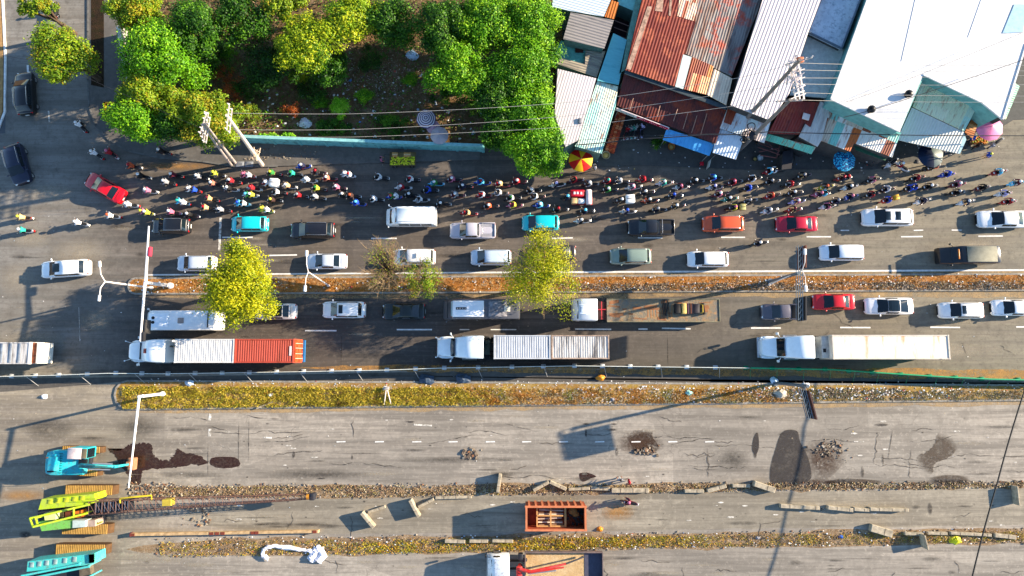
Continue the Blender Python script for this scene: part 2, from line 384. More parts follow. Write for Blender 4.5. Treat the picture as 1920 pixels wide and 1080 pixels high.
# darker asphalt lanes between the verges
strip('road', rough_band(330, 2700, lin((330, 937), (1920, 915)), lin((330, 1005), (1920, 985)), 1.5, seed=5), Z1/2, asphalt('service_lane', '#989080', '#857e70', '#605a50', 1.0, .8, .4))
# stains (dark wet patches with their own shapes)
def stainmat(name, c, rough, lo, hi, spec=.3, soft=0):
    t = NT(name); c = hexc(c); f = t.noise(.8, 6, None, .75); g_ = t.noise(4, 5, None, .7)
    t.out(t.mix(t.ramp(g_, .4, .7), c, tuple(x*.6 for x in c)), rough, spec=spec)
    a = t.math('ADD', t.math('MULTIPLY', f, .6), t.math('MULTIPLY', g_, .4)); al = t.ramp(a, .38, .56, lo, hi)
    if soft:
        gc = t.n('ShaderNodeTexCoord').outputs['Generated']; vm = t.n('ShaderNodeVectorMath', operation='SUBTRACT'); vm.inputs[1].default_value = (.5, .5, 0); t.l(gc, vm.inputs[0]); ml = t.n('ShaderNodeVectorMath', operation='MULTIPLY'); ml.inputs[1].default_value = (2, 2, 0); t.l(vm.outputs[0], ml.inputs[0])
        ln = t.n('ShaderNodeVectorMath', operation='LENGTH'); t.l(ml.outputs[0], ln.inputs[0]); al = t.math('MULTIPLY', al, t.ramp(t.math('ADD', ln.outputs['Value'], t.math('MULTIPLY', t.math('SUBTRACT', f, .5), .8)), 1-soft, .95, 1, 0))
    t.l(al, t.b.inputs['Alpha']); return t.m
M_wet = stainmat('wet_mud', '#3a2418', .25, .55, .97, .5); M_damp = stainmat('damp_mud', '#4c3f33', .6, .15, .95, soft=.35); M_tar = stainmat('tar_patch', '#45403c', .7, 0, .8, soft=.5)
def stain(pts, mat, z=Z4, n=4):
    q = smoothpoly(pts, n if len(pts) < 11 else 9); r_ = random.Random(len(pts)*13+int(pts[0][0])); cx = sum(p[0] for p in q)/len(q); cy = sum(p[1] for p in q)/len(q); s = min(1.2, max(abs(p[0]-cx) for p in q)*.014)
    strip('road_stain', [(x+r_.gauss(0, s), y+r_.gauss(0, s)) for x, y in q], z, mat)
stain([(202, 841), (226, 843), (240, 834), (262, 831), (284, 833), (287, 850), (300, 862), (322, 860), (333, 842), (345, 848), (370, 853), (390, 868), (360, 873), (330, 876), (295, 879), (268, 884), (265, 905), (250, 908), (240, 890), (226, 872), (212, 852)], M_wet)
stain([(396, 860), (410, 857), (440, 857), (450, 866), (446, 875), (420, 878), (395, 872)], M_wet)
M_dk = stainmat('dark_patch', '#3a3532', .5, .45, .95); M_br = stainmat('brown_mud', '#4a3424', .5, 0, .85, soft=.7)
stain([(1515, 822), (1545, 818), (1574, 826), (1590, 850), (1572, 880), (1540, 905), (1505, 900), (1500, 860)], M_br, Z4+.004)
strip('road_stain', smoothpoly([(1467, 810), (1494, 808), (1500, 828), (1512, 850), (1520, 878), (1518, 900), (1480, 912), (1448, 912), (1444, 880), (1452, 848)], 5), Z4+.006, M_dk)  # dark trapezoid: cast shadow painted into the road colour
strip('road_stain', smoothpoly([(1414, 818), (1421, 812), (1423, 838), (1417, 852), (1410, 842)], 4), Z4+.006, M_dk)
stain([(1760, 812), (1790, 812), (1800, 830), (1788, 850), (1770, 862), (1752, 870), (1746, 893), (1720, 892), (1716, 860), (1740, 845), (1752, 832)], M_damp)
stain([(1172, 806), (1220, 806), (1225, 822), (1245, 850), (1225, 855), (1208, 838), (1195, 850), (1182, 830)], M_damp)
stain([(1086, 888), (1100, 886), (1118, 893), (1108, 897), (1092, 903)], M_wet)
for x, y, w, h, a in ((550, 853, 5, 9, 0), (660, 857, 3, 8, .3), (1098, 795, 10, 3, 0), (1150, 806, 14, 3, 0), (1150, 795, 9, 2.5, 0), (1099, 812, 3, 10, 0), (1157, 847, 4, 10, .2), (1415, 850, 6, 16, .1), (1650, 797, 20, 4, 0), (771, 791, 12, 2.5, 0), (603, 897, 10, 2, 0), (1655, 862, 3, 14, .2), (1617, 885, 5, 12, 0), (45, 1003, 16, 8, 0), (652, 1035, 5, 5, 0), (1743, 955, 6, 14, 0)):
    stain([(x+w*math.cos(t)*random.uniform(.6, 1.1), y+h*math.sin(t)*random.uniform(.7, 1.1)) for t in np.linspace(0, 6.0, 9)], M_tar)
for k in range(110):
    x, y = random.uniform(330, 1910), random.choice([random.uniform(775, 900), random.uniform(940, 985)]); w = random.uniform(1, 3.2)
    stain([(x+w*math.cos(t)*random.uniform(.6, 1.5), y+w*.7*math.sin(t)*random.uniform(.7, 1.2)) for t in np.linspace(0, 5.4, 7)], M_tar, n=2) if k % 2 else stain([(x+w*2*math.cos(t), y+w*.5*math.sin(t)) for t in np.linspace(0, 5.4, 7)], M_worn, n=2)
M_dust = stainmat('road_dust', '#b89c72', .9, 0, .75); M_dust2 = stainmat('road_dust_pale', '#b5aa96', .9, 0, .55); M_grime = stainmat('grime', '#3b3733', .8, .1, .5, soft=.8); M_dustb = stainmat('road_dust_patch', '#b5aa96', .9, .1, .6, soft=.8); M_ochb = stainmat('ochre_patch', '#b88a50', .9, .1, .7, soft=.8); M_och = stainmat('ochre_dust', '#b88a50', .9, 0, .8)
strip('road_dust', rough_band(262, 2400, lin((262, 552), (1920, 545)), lin((262, 561), (1920, 556)), 2.5, seed=21), Z4+.001, M_dust); strip('road_dust', rough_band(262, 2400, lin((262, 516), (1920, 508)), lin((262, 522), (1920, 514)), 1.2, seed=22), Z4+.001, M_dust)
strip('road_dust', rough_band(560, 2400, lin((560, 684), (1920, 694)), lin((560, 694), (1920, 712)), 3, seed=23), Z4+.001, M_och); strip('road_dust', rough_band(240, 2400, lin((240, 768), (1920, 750)), lin((240, 776), (1920, 760)), 2.5, seed=24), Z4+.001, M_dust)
rq = random.Random(77)
for k in range(150):
    lo = rq.random() < .6; x = rq.uniform(10, 1915); y = rq.choice([rq.uniform(778, 900), rq.uniform(940, 990), rq.uniform(1045, 1080)]) if lo else rq.choice([rq.uniform(395, 505), rq.uniform(560, 690)]); wx = rq.uniform(8, 55); wy = rq.uniform(1.2, 6)
    if y > 900 and x < 250: continue
    strip('road_stain', smoothpoly([(x+wx*math.cos(t)*rq.uniform(.6, 1.2), y+wy*math.sin(t)*rq.uniform(.5, 1.3)) for t in np.linspace(0, 5.6, 9)], 3), Z4+.0015+k*.00001, M_grime if rq.random() < .6 else M_dustb)
for x, y, wx, wy, mm in ((600, 888, 130, 12, M_grime), (360, 890, 90, 8, M_grime), (850, 862, 140, 7, M_grime), (1370, 858, 50, 28, M_grime), (60, 640, 70, 26, M_dustb), (40, 520, 50, 40, M_dustb), (150, 470, 60, 30, M_dustb), (60, 450, 60, 20, M_dustb), (180, 600, 40, 24, M_dustb), (90, 360, 60, 24, M_dustb), (90, 800, 60, 30, M_grime), (60, 900, 60, 20, M_dustb), (40, 930, 60, 16, M_ochb), (260, 800, 50, 30, M_grime), (1750, 660, 140, 20, M_dustb), (1840, 460, 90, 18, M_dustb), (1600, 905, 60, 9, M_damp), (1780, 900, 50, 10, M_damp), (1160, 960, 40, 20, M_ochb), (300, 1045, 90, 16, M_dustb), (340, 312, 110, 9, M_ochb), (1530, 905, 80, 10, M_br), (1200, 830, 50, 26, M_br), (1790, 905, 60, 10, M_br), (1610, 950, 70, 12, M_dustb)):
    strip('road_stain', smoothpoly([(x+wx*math.cos(t)*rq.uniform(.7, 1.15), y+wy*math.sin(t)*rq.uniform(.7, 1.2)) for t in np.linspace(0, 5.8, 12)], 4), Z4+.0035, mm)
rc = random.Random(31)
def crack(x, y, n, dx, dy, w=.028, mt_=None):
    p = [(x, y)]
    for i in range(n): x += dx+rc.uniform(-4, 4); y += dy+rc.uniform(-3.5, 3.5); p.append((x, y))
    w_ = [P(*q) for q in p]; V = []
    for i, q in enumerate(w_): d = (w_[min(i+1, n)]-w_[max(i-1, 0)]).normalized(); k = w*(.4+rc.random())*(0.2 if i in (0, n) else 1); V += [(q.x-d.y*k, q.y+d.x*k, Z4+.009), (q.x+d.y*k, q.y-d.x*k, Z4+.009)]
    tag(MB().add(V, [(2*i, 2*i+1, 2*i+3, 2*i+2) for i in range(n)]).build('road_crack', mt_ or M_crk, smooth=False), kind='structure')
M_crk = plain('#554e47', .9, dirt=.3, name='crack')
for k in range(34):
    h = rc.random() < .55; crack(rc.uniform(340, 1880), rc.choice([rc.uniform(780, 890), rc.uniform(950, 985), rc.uniform(1045, 1078)]), rc.randrange(5, 12), 6 if h else rc.uniform(-1, 1), rc.uniform(-.6, .6) if h else 5)
for k in range(26): crack(rc.uniform(300, 1850), rc.uniform(775, 895), rc.randrange(10, 26), 9, rc.uniform(-.25, .25), .045, M_tar)
for k in range(10): crack(rc.uniform(1250, 1880), rc.uniform(560, 680), rc.randrange(5, 9), rc.uniform(2, 6), rc.uniform(-3, 3))
for k in range(8): crack(rc.uniform(10, 200), rc.uniform(430, 640), rc.randrange(5, 9), rc.uniform(3, 7), rc.uniform(-3, 3), .05, M_dustb)
# markings
def mark(x0, y0, x1, y1, wpx=2.6, mat=None, z=Z4+.004):
    A, B = P(x0, y0), P(x1, y1); d = (B-A).normalized(); n = Vector((-d.y, d.x, 0))*wpx/16.7/2
    tag(MB().add([tuple(A+n)[:2]+(z,), tuple(A-n)[:2]+(z,), tuple(B-n)[:2]+(z,), tuple(B+n)[:2]+(z,)], [(0, 1, 2, 3)]).build('lane_marking', mat or M_white, smooth=False), kind='structure')
for a in [(278, 515.5, 900, 511, 2.8), (900, 511, 1920, 506.5, 3.2), (1920, 506.5, 2900, 502, 3.2), (1035, 447, 1074, 446), (696, 447, 744, 447), (1196, 446, 1242, 446), (1352, 445, 1397, 445), (1512, 444, 1558, 444), (1689, 444, 1730, 443.5), (1834, 443, 1880, 442.5), (505, 479, 557, 478), (417, 445, 474, 445), (1576, 432, 1592, 432, 2), (1713, 432, 1731, 431.5, 2), (1784, 431.5, 1803, 431.5, 2),
          (572, 620, 631, 620), (744, 618, 810, 618), (862, 618, 880, 618, 2), (920, 618, 968, 618, 2), (1078, 617, 1146, 617.5), (1197, 617, 1214, 617), (1241, 615.5, 1295, 616.5), (1408, 615, 1464, 615), (1575, 614, 1632, 614.3), (1744, 613.5, 1800, 614), (1905, 613, 1960, 613)]: mark(*a)
mark(414, 408, 411, 470, 4.5, M_worn)
for x in (631, 703, 773, 841, 911, 979, 1048, 1116, 1184, 1253, 1322): mark(x, 828.5, x+17, 828, 2.2)
for a in ((0, 0, 0, 0),): pass
mark(776, 796, 810, 798, 3, M_worn); mark(905, 761, 1400, 757, 2.2, M_worn); mark(395, 775, 393, 788, 5, M_worn); mark(394, 804, 393, 818, 5, M_worn); mark(91, 208, 93, 229, 3, M_worn); mark(52, 122, 53, 140, 4); mark(1601, 828, 1620, 828, 2, M_worn); mark(495, 820, 510, 821, 3, M_worn)
mark(390, 820, 390, 905, 1.2, M_tar); mark(467, 770, 466, 880, 1.5, M_tar); mark(448, 770, 447, 900, 1.2, M_tar); mark(1252, 624, 1252, 690, 1.8, M_tar); mark(1325, 832, 1330, 892, 1.6, M_tar); mark(640, 620, 640, 690, 1.4, M_tar); mark(148, 576, 150, 640, .7, M_worn); mark(1676, 790, 1662, 880, 1.6, M_tar)
mark(0, 706, 0, 706.5, .1)
# ================================================================ VEGETATION
PAL = {
 'green': ['#5c9610', '#72ac14', '#3c700c', '#98c424'], 'deep': ['#305c10', '#427214', '#1e460c', '#60901a'], 'yg': ['#9cae18', '#80a014', '#c4c822', '#5c8212'],
 'yellow': ['#b0b010', '#98a210', '#c8c218', '#74880e'], 'olive': ['#769018', '#5e8014', '#98b026', '#a09420'], 'lime': ['#7fc41e', '#93d02a', '#62a81a', '#a8d83a'], 'dark': ['#24440f', '#305814', '#1a340b', '#42701a'], 'rust': ['#a8501e', '#8a4420', '#c0662a', '#7a4a24']}
M_bark = plain('#5a4a3a', .9, dirt=.5, name='bark'); M_twig = plain('#8d7658', .9, dirt=.3, name='dry_twig')
def tree(name, label, px, py, rx, ry, zc, h, pal, leaves, cat='tree', group=None, lsize=.17, clumps=46, trunk=True, sparse=0.0, flat=.55, seed=0, polyf=None, base=None, twigs=0):
    """crown centre seen at px,py (height zc); rx, ry in pixels"""
    global rng
    rng = np.random.default_rng(seed+int(px)*7+int(py)); rd = random.Random(int(px*31+py))
    c = P(px, py, zc); s = (CH-zc)/FPX; RX, RY, RZ = rx*s, ry*s, min(rx, ry)*s*flat
    b = P(px, py, zc) if base is None else P(base[0], base[1], 0)
    o = thing(name, label, cat, (b.x, b.y, 0), 0, group)
    cl = []
    for i in range(clumps):
        while True:
            v = rng.uniform(-1, 1, 3)
            if np.dot(v, v) < 1: break
        v = v/np.linalg.norm(v)*(np.linalg.norm(v)**.45); v[2] = abs(v[2])*(1 if rd.random() < .75 else -1)
        k = 1+.17*math.sin(3*math.atan2(v[1], v[0])+seed)+.13*math.sin(5*math.atan2(v[1], v[0])+px)+.07*math.sin(9*math.atan2(v[1], v[0])+py)+rd.uniform(-.05, .1)
        cl.append((np.array([c.x-b.x+v[0]*RX*.76*k, c.y-b.y+v[1]*RY*.76*k, zc+v[2]*RZ]), rng.uniform(.16, .33)*min(RX, RY)+.15))
    leaves = int(leaves*1.75); per = leaves//clumps; Cs, Ns, Mi = [], [], []
    for j, (cc, r) in enumerate(cl):
        n = int(per*rng.uniform(.5, 1.4)); d = rng.normal(size=(n, 3)); d /= np.linalg.norm(d, axis=1, keepdims=True); d[:, 2] = np.where(rng.random(n) < .7, np.abs(d[:, 2]), d[:, 2])
        rad = r*(rng.random(n)**.35)*rng.uniform(.7, 1.25, n); pos = cc+d*rad[:, None]*np.array([1.15, 1.15, .75]); nn = d+rng.normal(size=(n, 3))*.55+np.array([.25, .0, .45])
        Cs.append(pos); Ns.append(nn); base_m = rng.choice(4, p=[.34, .3, .2, .16]); Mi.append(np.where(rng.random(n) < .62, base_m, rng.integers(0, 4, n)))
    C, N, Mx = np.concatenate(Cs), np.concatenate(Ns), np.concatenate(Mi)
    C[:, 2] = np.maximum(C[:, 2], .2)
    V, F = leafquads(C, N, lsize*.7); link('crown', npmesh('crown', V, F, Mx, [leafmat(x) for x in PAL[pal]]), o)
    if trunk:
        mb = MB(); fork = zc*.45; tr = max(.12, .035*h)
        top = Vector((c.x-b.x, c.y-b.y, 0))*.35; top.z = fork
        mb.tube([(0, 0, 0), (top.x*.4, top.y*.4, fork*.5), top], [tr*1.25, tr, tr*.8], 8)
        for (cc, r) in cl[::3]:
            e = Vector(cc); m = top.lerp(e, .5)+Vector((rd.uniform(-.3, .3), rd.uniform(-.3, .3), .3)); mb.tube([top, m, e], [tr*.5, tr*.28, tr*.08], 5)
        mb.build('trunk', M_bark, o)
    if twigs:
        mb = MB(); top = Vector((c.x-b.x, c.y-b.y, zc*.5))
        for k in range(twigs):
            a = rd.uniform(0, 2*math.pi); q = rd.uniform(.5, 1.05); e = Vector((c.x-b.x+math.cos(a)*RX*q, c.y-b.y+math.sin(a)*RY*q, zc+rd.uniform(-.5, 1)*RZ))
            p = top.lerp(e, .45)+Vector((rd.uniform(-.4, .4), rd.uniform(-.4, .4), .4)); mb.tube([top, p, e], [.07, .035, .012], 4)
            for q in range(9):
                s0 = p.lerp(e, rd.random()); mb.tube([s0, s0+Vector((rd.uniform(-.8, .8), rd.uniform(-.8, .8), rd.uniform(-.1, .7)))], [.016, .007], 3)
        mb.build('branches', M_twig, o)
    return o
tree('street_tree', 'yellow leaved round tree hanging over the white bus and silver car', 451, 533, 73, 84, 6.5, 8, 'yellow', 15000, clumps=80, seed=3, base=(473, 540), lsize=.15)
tree('street_tree', 'sparse lime green feathery tree beside the silver grey flatbed lorry', 1018, 514, 78, 90, 6, 7, 'yellow', 7500, clumps=80, seed=4, base=(1012, 538), lsize=.12, twigs=60)
tree('street_tree', 'half bare brown twiggy tree over the dry median', 722, 500, 50, 62, 5.5, 7, 'olive', 500, clumps=40, seed=5, base=(742, 533), lsize=.08, twigs=95)
tree('street_tree', 'small thin green tree touching the red and white taxi', 792, 523, 36, 42, 5, 6, 'olive', 1500, clumps=32, seed=6, base=(789, 533), lsize=.11, twigs=30)
tree('street_tree', 'olive green tree over the side road pavement by the dark van', 122, 105, 60, 68, 6, 8, 'olive', 7500, clumps=55, seed=7, lsize=.18)
tree('street_tree', 'thin leafy tree at the top left corner above the motorbike', 70, 12, 52, 22, 6, 8, 'olive', 1900, clumps=34, seed=8, lsize=.16)
G1 = 'trees along the left side of the empty lot'; G2 = 'trees along the right side of the empty lot'; G3 = 'trees in the middle of the empty lot'
for a in [('bright green tree with glossy leaves, largest of the left row', 305, 112, 76, 74, 'green', 13000), ('yellowish green tree at the top of the left row', 262, 28, 62, 44, 'olive', 8000), ('dark green tree below the bright one in the left row', 285, 180, 66, 42, 'olive', 8000),
          ('bright green tree nearest the yellow planter in the left row', 262, 225, 50, 50, 'green', 9000), ('green tree behind the twin concrete poles', 388, 228, 74, 52, 'olive', 11500), ('small green tree between the planter tree and the poles', 330, 238, 40, 34, 'deep', 4200), ('dark leafy tree behind the bright left tree', 372, 60, 50, 62, 'deep', 6500)]:
    tree('tree', a[0], a[1], a[2], a[3], a[4], 5.2, 7, a[5], int(a[6]*1.2), group=G1, seed=a[1], flat=1.0, clumps=60)
for a in [('deep green tree at the top of the right row beside the clearing', 835, 55, 62, 66, 'deep', 9500), ('bright green tree at the top middle of the right row', 915, 45, 66, 66, 'green', 11000), ('green tree next to the white tin roof at the top', 1000, 48, 56, 72, 'green', 11000), ('loose green tree reaching left over the rubbish clearing', 858, 135, 66, 56, 'green', 8500),
          ('full green tree in the middle of the right row next to the grey roof', 985, 135, 70, 62, 'green', 12500), ('deep green tree below the loose one in the right row', 930, 180, 48, 44, 'deep', 5500), ('green tree touching the white corrugated roof', 985, 212, 64, 50, 'green', 10500), ('rounded green tree hanging over the road next to the red and yellow umbrella', 1003, 284, 64, 54, 'green', 13000),
          ('dark green tree at the end of the turquoise wall', 938, 240, 38, 46, 'deep', 5000)]:
    tree('tree', a[0], a[1], a[2], a[3], a[4], 5.5, 7.5, a[5], a[6], group=G2, seed=a[1])
for a in [('yellow green tree in the middle of the lot, brightest crown', 572, 78, 76, 60, 'yg', 9500, 5), ('yellow green tree at the top edge of the lot', 655, 32, 62, 56, 'yg', 8500, 5), ('dark green tree at the top edge between the left row and the yellow green tree', 455, 38, 58, 58, 'deep', 6500, 4.5), ('dark green thicket tree left of the rubbish clearing', 735, 45, 58, 62, 'deep', 7500, 4.5),
          ('dark green tree under the yellow green crown', 505, 130, 52, 50, 'dark', 4500, 3.2), ('mid green tree at the top between two yellow green trees', 528, 8, 50, 34, 'olive', 5000, 5), ('low green tree with a broken edge above the clearing', 620, 130, 46, 34, 'deep', 3800, 3)]:
    tree('tree', a[0], a[1], a[2], a[3], a[4], a[7], 6.5, a[5], a[6], group=G3, seed=a[1])
for a in [('round lime green bush in the empty lot', 635, 203, 19, 24, 'lime', 1800), ('small round dark green bush right of the lime one', 684, 181, 17, 14, 'green', 1300), ('spreading green bush behind the turquoise wall', 735, 236, 32, 24, 'deep', 2300), ('low green bush behind the left part of the turquoise wall', 622, 240, 42, 17, 'deep', 2300), ('orange brown dead bush beside the left trees', 437, 172, 26, 30, 'rust', 900),
          ('green creeper plant along the top of the turquoise wall', 520, 254, 44, 4, 'lime', 700), ('dark green shrub at the left edge of the clearing', 585, 170, 36, 26, 'dark', 1800), ('dark shrub behind the striped parasol', 845, 180, 40, 20, 'deep', 1700), ('dark shrub in the middle of the clearing', 700, 110, 32, 30, 'dark', 1700), ('small palm like plant beside the blue awning', 1232, 270, 10, 12, 'deep', 420),
          ('small potted plant at the end of the orange stack', 1243, 262, 6, 9, 'olive', 160), ('leafy weeds behind the bright left trees', 405, 115, 40, 44, 'deep', 2200), ('brown green weeds in the dark part of the lot', 470, 165, 40, 24, 'dark', 1500)]:
    zc = 1.0; tree('bush', a[0], a[1], a[2], a[3], a[4], zc, 1.5, a[5], a[6], cat='bush', seed=a[1], clumps=22, trunk=False, lsize=.12)
# ground cover: dry grass, weeds, litter, rubble
def scatter(name, pxpoly_fn, n, mats, size, zr, kind='stuff', up=.5, elong=.45, z0=.15, label=None, cat=None):
    C = np.zeros((n, 3)); 
    for i in range(n):
        x, y, p = pxpoly_fn(); w = P(x, y); C[i] = (w.x, w.y, z0+random.random()*zr)
    N = rng.normal(size=(n, 3))*up+np.array([0, 0, .6]); V, F = leafquads(C, N, size, elong)
    fr = np.array([.5+.55*mnoise.noise(Vector((c_[0]*.55, c_[1]*.9, 5)))+.35*mnoise.noise(Vector((c_[0]*2.1, c_[1]*2.1, 9))) for c_ in C])+rng.normal(size=n)*.16
    mi = np.clip((fr*len(mats)).astype(int), 0, len(mats)-1); o = link(name, npmesh(name, V, F, mi, mats)); return tag(o, label, cat, kind=kind)
from mathutils import noise as mnoise
def band(x0, x1, yt, yb, power=1.0, patchy=.8, fade=70):
    def f():
        while True:
            x = random.uniform(x0-(fade if x0 > 600 else 0), x1+(fade if x1 < 1500 and x1 > 600 else 0)); t = random.random()**power; y = yt(x)+(yb(x)-yt(x))*t+random.gauss(0, .9)
            if x0 > 600 and random.random() > (x-x0+fade)/(2*fade): continue
            if x1 < 1500 and x1 > 600 and random.random() > (x1+fade-x)/(2*fade): continue
            n = mnoise.noise(Vector((x*.035, y*.11, x0*.01)))+.5*mnoise.noise(Vector((x*.12, y*.3, 3)))
            if random.random() < max(0, min(patchy, .35-n*1.5)): continue
            return x, y, 0
    return f
def gm(*cs): return [leafmat(c, 'grass', .15) for c in cs]
DRY = gm('#c8883a', '#b07428', '#dcb068', '#8e6430', '#c8c0b0'); YEL = gm('#7a6426', '#a0942a', '#c8b034', '#dcc450', '#848c24', '#b88a34')
uy0 = lambda x: u_top(x)+1.5; uy1 = lambda x: u_bot(x)-1.5
scatter('dry_grass', band(255, 1920, uy0, uy1), 20000, DRY, .075, .1, up=.4, elong=.25, label='dry brown grass and leaves covering the upper median', cat='grass')
scatter('dry_grass', band(1050, 1920, lambda x: u_top(x)+14, uy1), 7000, gm('#8d8478', '#a89a8a', '#6a6058', '#c8b8a8'), .09, .12, label='grey dead stalks on the right part of the upper median', cat='grass')
ly0 = lambda x: l_top(x)+10; ly1 = lambda x: l_bot(x)-1
scatter('grass', band(232, 900, ly0, ly1), 34000, YEL, .10, .22, up=.6, elong=.22, label='yellow green grass on the left part of the lower median', cat='grass')
scatter('grass', band(850, 1430, ly0, ly1, .8), 19000, DRY+gm('#9c9428'), .085, .15, up=.5, elong=.25, label='brown and yellow weeds in the middle of the lower median', cat='grass')
scatter('grass', band(1400, 1920, ly0, ly1), 7000, gm('#8e8272', '#7a7268', '#a59e92', '#8c8a3e', '#6a6460'), .08, .1, up=.5, elong=.25, label='grey brown weeds on the right part of the lower median', cat='grass')
ry = lambda a, b: (lin(a, b))
scatter('weeds', band(300, 1920, lin((300, 1015), (1920, 996)), lin((300, 1044), (1920, 1014))), 13000, YEL+gm('#d8a02c', '#b09a80', '#8a7a68', '#6a5a4a', '#a08c74'), .09, .14, up=.5, elong=.25, z0=.03, label='patchy yellow weeds on the lowest verge', cat='weeds')
scatter('weeds', band(640, 1300, lin((640, 1018), (1300, 1004)), lin((640, 1040), (1300, 1022))), 5000, gm('#c8b41c', '#a8a020', '#e0a82c', '#7c8a1c'), .10, .2, up=.5, elong=.25, z0=.03, label='bright yellow weeds on the middle of the lowest verge', cat='weeds')
scatter('weeds', band(280, 1920, lin((280, 912), (1920, 904)), lin((280, 936), (1920, 914))), 9000, gm('#a08462', '#7c6048', '#c0a480', '#6d5440', '#9a8a4a', '#c8b8a0'), .09, .08, up=.3, z0=.02, label='brown dry weeds on the verge beside the crane boom', cat='weeds')
scatter('fallen_leaves', lambda: (random.uniform(250, 1045), random.uniform(0, 262), 0), 15000, gm('#5c8a1c', '#74603c', '#42681a', '#86704e', '#5e4834', '#4a7c18', '#6c9c20'), .15, .5, z0=.18, label='dark undergrowth and fallen leaves over the empty lot', cat='undergrowth')
for bx, by, br, bp, bl_ in ((420, 140, 22, 'rust', 'low brown scrub patch right of the left trees'), (470, 215, 26, 'olive', 'olive scrub patch above the left part of the turquoise wall'), (545, 205, 20, 'rust', 'brown scrub patch left of the lime bush'), (600, 190, 18, 'green', 'low green scrub just left of the lime bush'), (770, 150, 16, 'green', 'green scrub at the upper edge of the rubbish clearing'), (560, 150, 22, 'yg', 'yellow green scrub below the yellow green trees'), (890, 205, 22, 'deep', 'dark scrub right of the striped parasol'), (430, 95, 20, 'green', 'bright low scrub between the left trees and the thicket')):
    tree('scrub', bl_, bx, by, br, br*.8, .7, 1, bp, 900, cat='scrub', seed=bx, clumps=14, trunk=False, lsize=.1)
scatter('fallen_leaves', lambda: (random.gauss(720, 60), random.gauss(150, 28), 0), 900, gm('#c8c8c4', '#8a8478', '#a89888', '#d0b8a0', '#5a6474'), .1, .1, z0=.3, label='pale rubbish scattered over the clearing in the lot', cat='rubbish')
LIT = [plain(c, .6, dirt=.2, name='litter') for c in ('#e8e8e6', '#cfd6dc', '#f0ece4', '#9fb4c8', '#c8b49a', '#e0c060', '#b84a3c', '#4a7ab0')]
def litter(name, fn, n, s0, s1, label, z=.1, flat=.5):
    mb = MB()
    for i in range(n):
        x, y, _ = fn(); w = P(x, y); s = random.uniform(s0, s1); k = 5+random.randrange(3); a0 = random.random()*6
        ring = [(w.x+math.cos(a0+j*6.283/k)*s*random.uniform(.5, 1.2), w.y+math.sin(a0+j*6.283/k)*s*random.uniform(.4, 1), z+random.random()*.03) for j in range(k)]
        mb.add(ring+[(w.x, w.y, z+s*flat*random.uniform(.4, 1.2))], [(j, (j+1) % k, k) for j in range(k)], random.choices(range(8), [9, 6, 6, 2, 4, 1, 1, 1])[0])
    tag(mb.build(name, LIT, smooth=False), label, 'litter', kind='stuff')
litter('litter', band(240, 1920, lambda x: l_top(x)-4, lambda x: l_top(x)+16), 520, .03, .1, 'white litter along the foot of the construction fence', .15)
litter('litter', band(1080, 1800, lambda x: l_top(x)+5, lambda x: l_bot(x)-4), 420, .04, .14, 'pale rubbish spread over the right of the lower median', .2)
litter('litter', band(255, 1920, uy0, uy1), 330, .04, .14, 'scraps of paper on the upper median', .2)
litter('litter', band(330, 1920, lin((330, 1008), (1920, 990)), lin((330, 1044), (1920, 1018))), 330, .04, .12, 'scraps and bags on the lowest verge', .1)
litter('litter', lambda: (random.uniform(460, 1040), random.uniform(130, 262), 0), 230, .05, .25, 'scraps of plastic lying in the empty lot', .3)
litter('litter', lambda: (random.uniform(0, 1920), random.uniform(300, 1080), 0), 170, .03, .07, 'tiny pale scraps scattered over the roads', .03)
litter('litter', lambda: (random.uniform(1050, 1800), random.uniform(250, 320), 0), 90, .05, .13, 'scraps on the ground in front of the shops', .08)
RUB_M = [plain(c, .9, dirt=.4, name='rubble') for c in ('#a4947c', '#857665', '#b8ac98', '#6a5c50', '#8c6448', '#7a6c5c')]
def rubble(fn, n, s0, s1, label, z=0):
    mb = MB()
    for i in range(n):
        x, y, _ = fn(); w = P(x, y); s = random.uniform(s0, s1)
        mb.box((w.x, w.y, z+s*.3), (s, s*random.uniform(.4, 1), s*random.uniform(.3, .8)), random.random()*3, random.randrange(6), random.uniform(-.4, .4))
    tag(mb.build('rubble', RUB_M, smooth=False), label, 'rubble', kind='stuff')
rubble(band(250, 1920, lin((250, 908), (1920, 902)), lin((250, 940), (1920, 914))), 1500, .04, .17, 'broken concrete rubble on the verge beside the crane boom')
rubble(band(290, 1920, lin((290, 1008), (1920, 990)), lin((290, 1046), (1920, 1018))), 900, .04, .16, 'rubble along the lowest verge')
rubble(band(240, 330, lambda x: 905, lambda x: 940), 260, .05, .2, 'rubble heap around the tip of the signal arm')
rubble(band(340, 395, lambda x: 945, lambda x: 985), 90, .05, .2, 'rubble beside the crane')
rubble(band(460, 600, lambda x: 262+(x-460)*.04, lambda x: 300), 160, .04, .14, 'broken paving on the pavement below the turquoise wall', .12)
rubble(lambda: (random.gauss(1560, 14), random.gauss(838, 7), 0), 60, .05, .25, 'broken concrete pieces in the muddy patch')
rubble(band(1440, 1700, lambda x: 728, lambda x: 748), 700, .04, .16, 'grey gravel heap on the right of the lower median', .14)
rubble(lambda: (random.gauss(881, 7), random.gauss(852, 5), 0), 60, .05, .3, 'white broken concrete pieces on the closed road in the middle')
rubble(lambda: (random.gauss(1213, 9), random.gauss(846, 3), 0), 70, .05, .3, 'white broken concrete pieces on the closed road by the brown stain')
rubble(lambda: (random.gauss(1555, 16), random.gauss(845, 9), 0), 70, .04, .18, 'small broken pieces round the muddy patch')
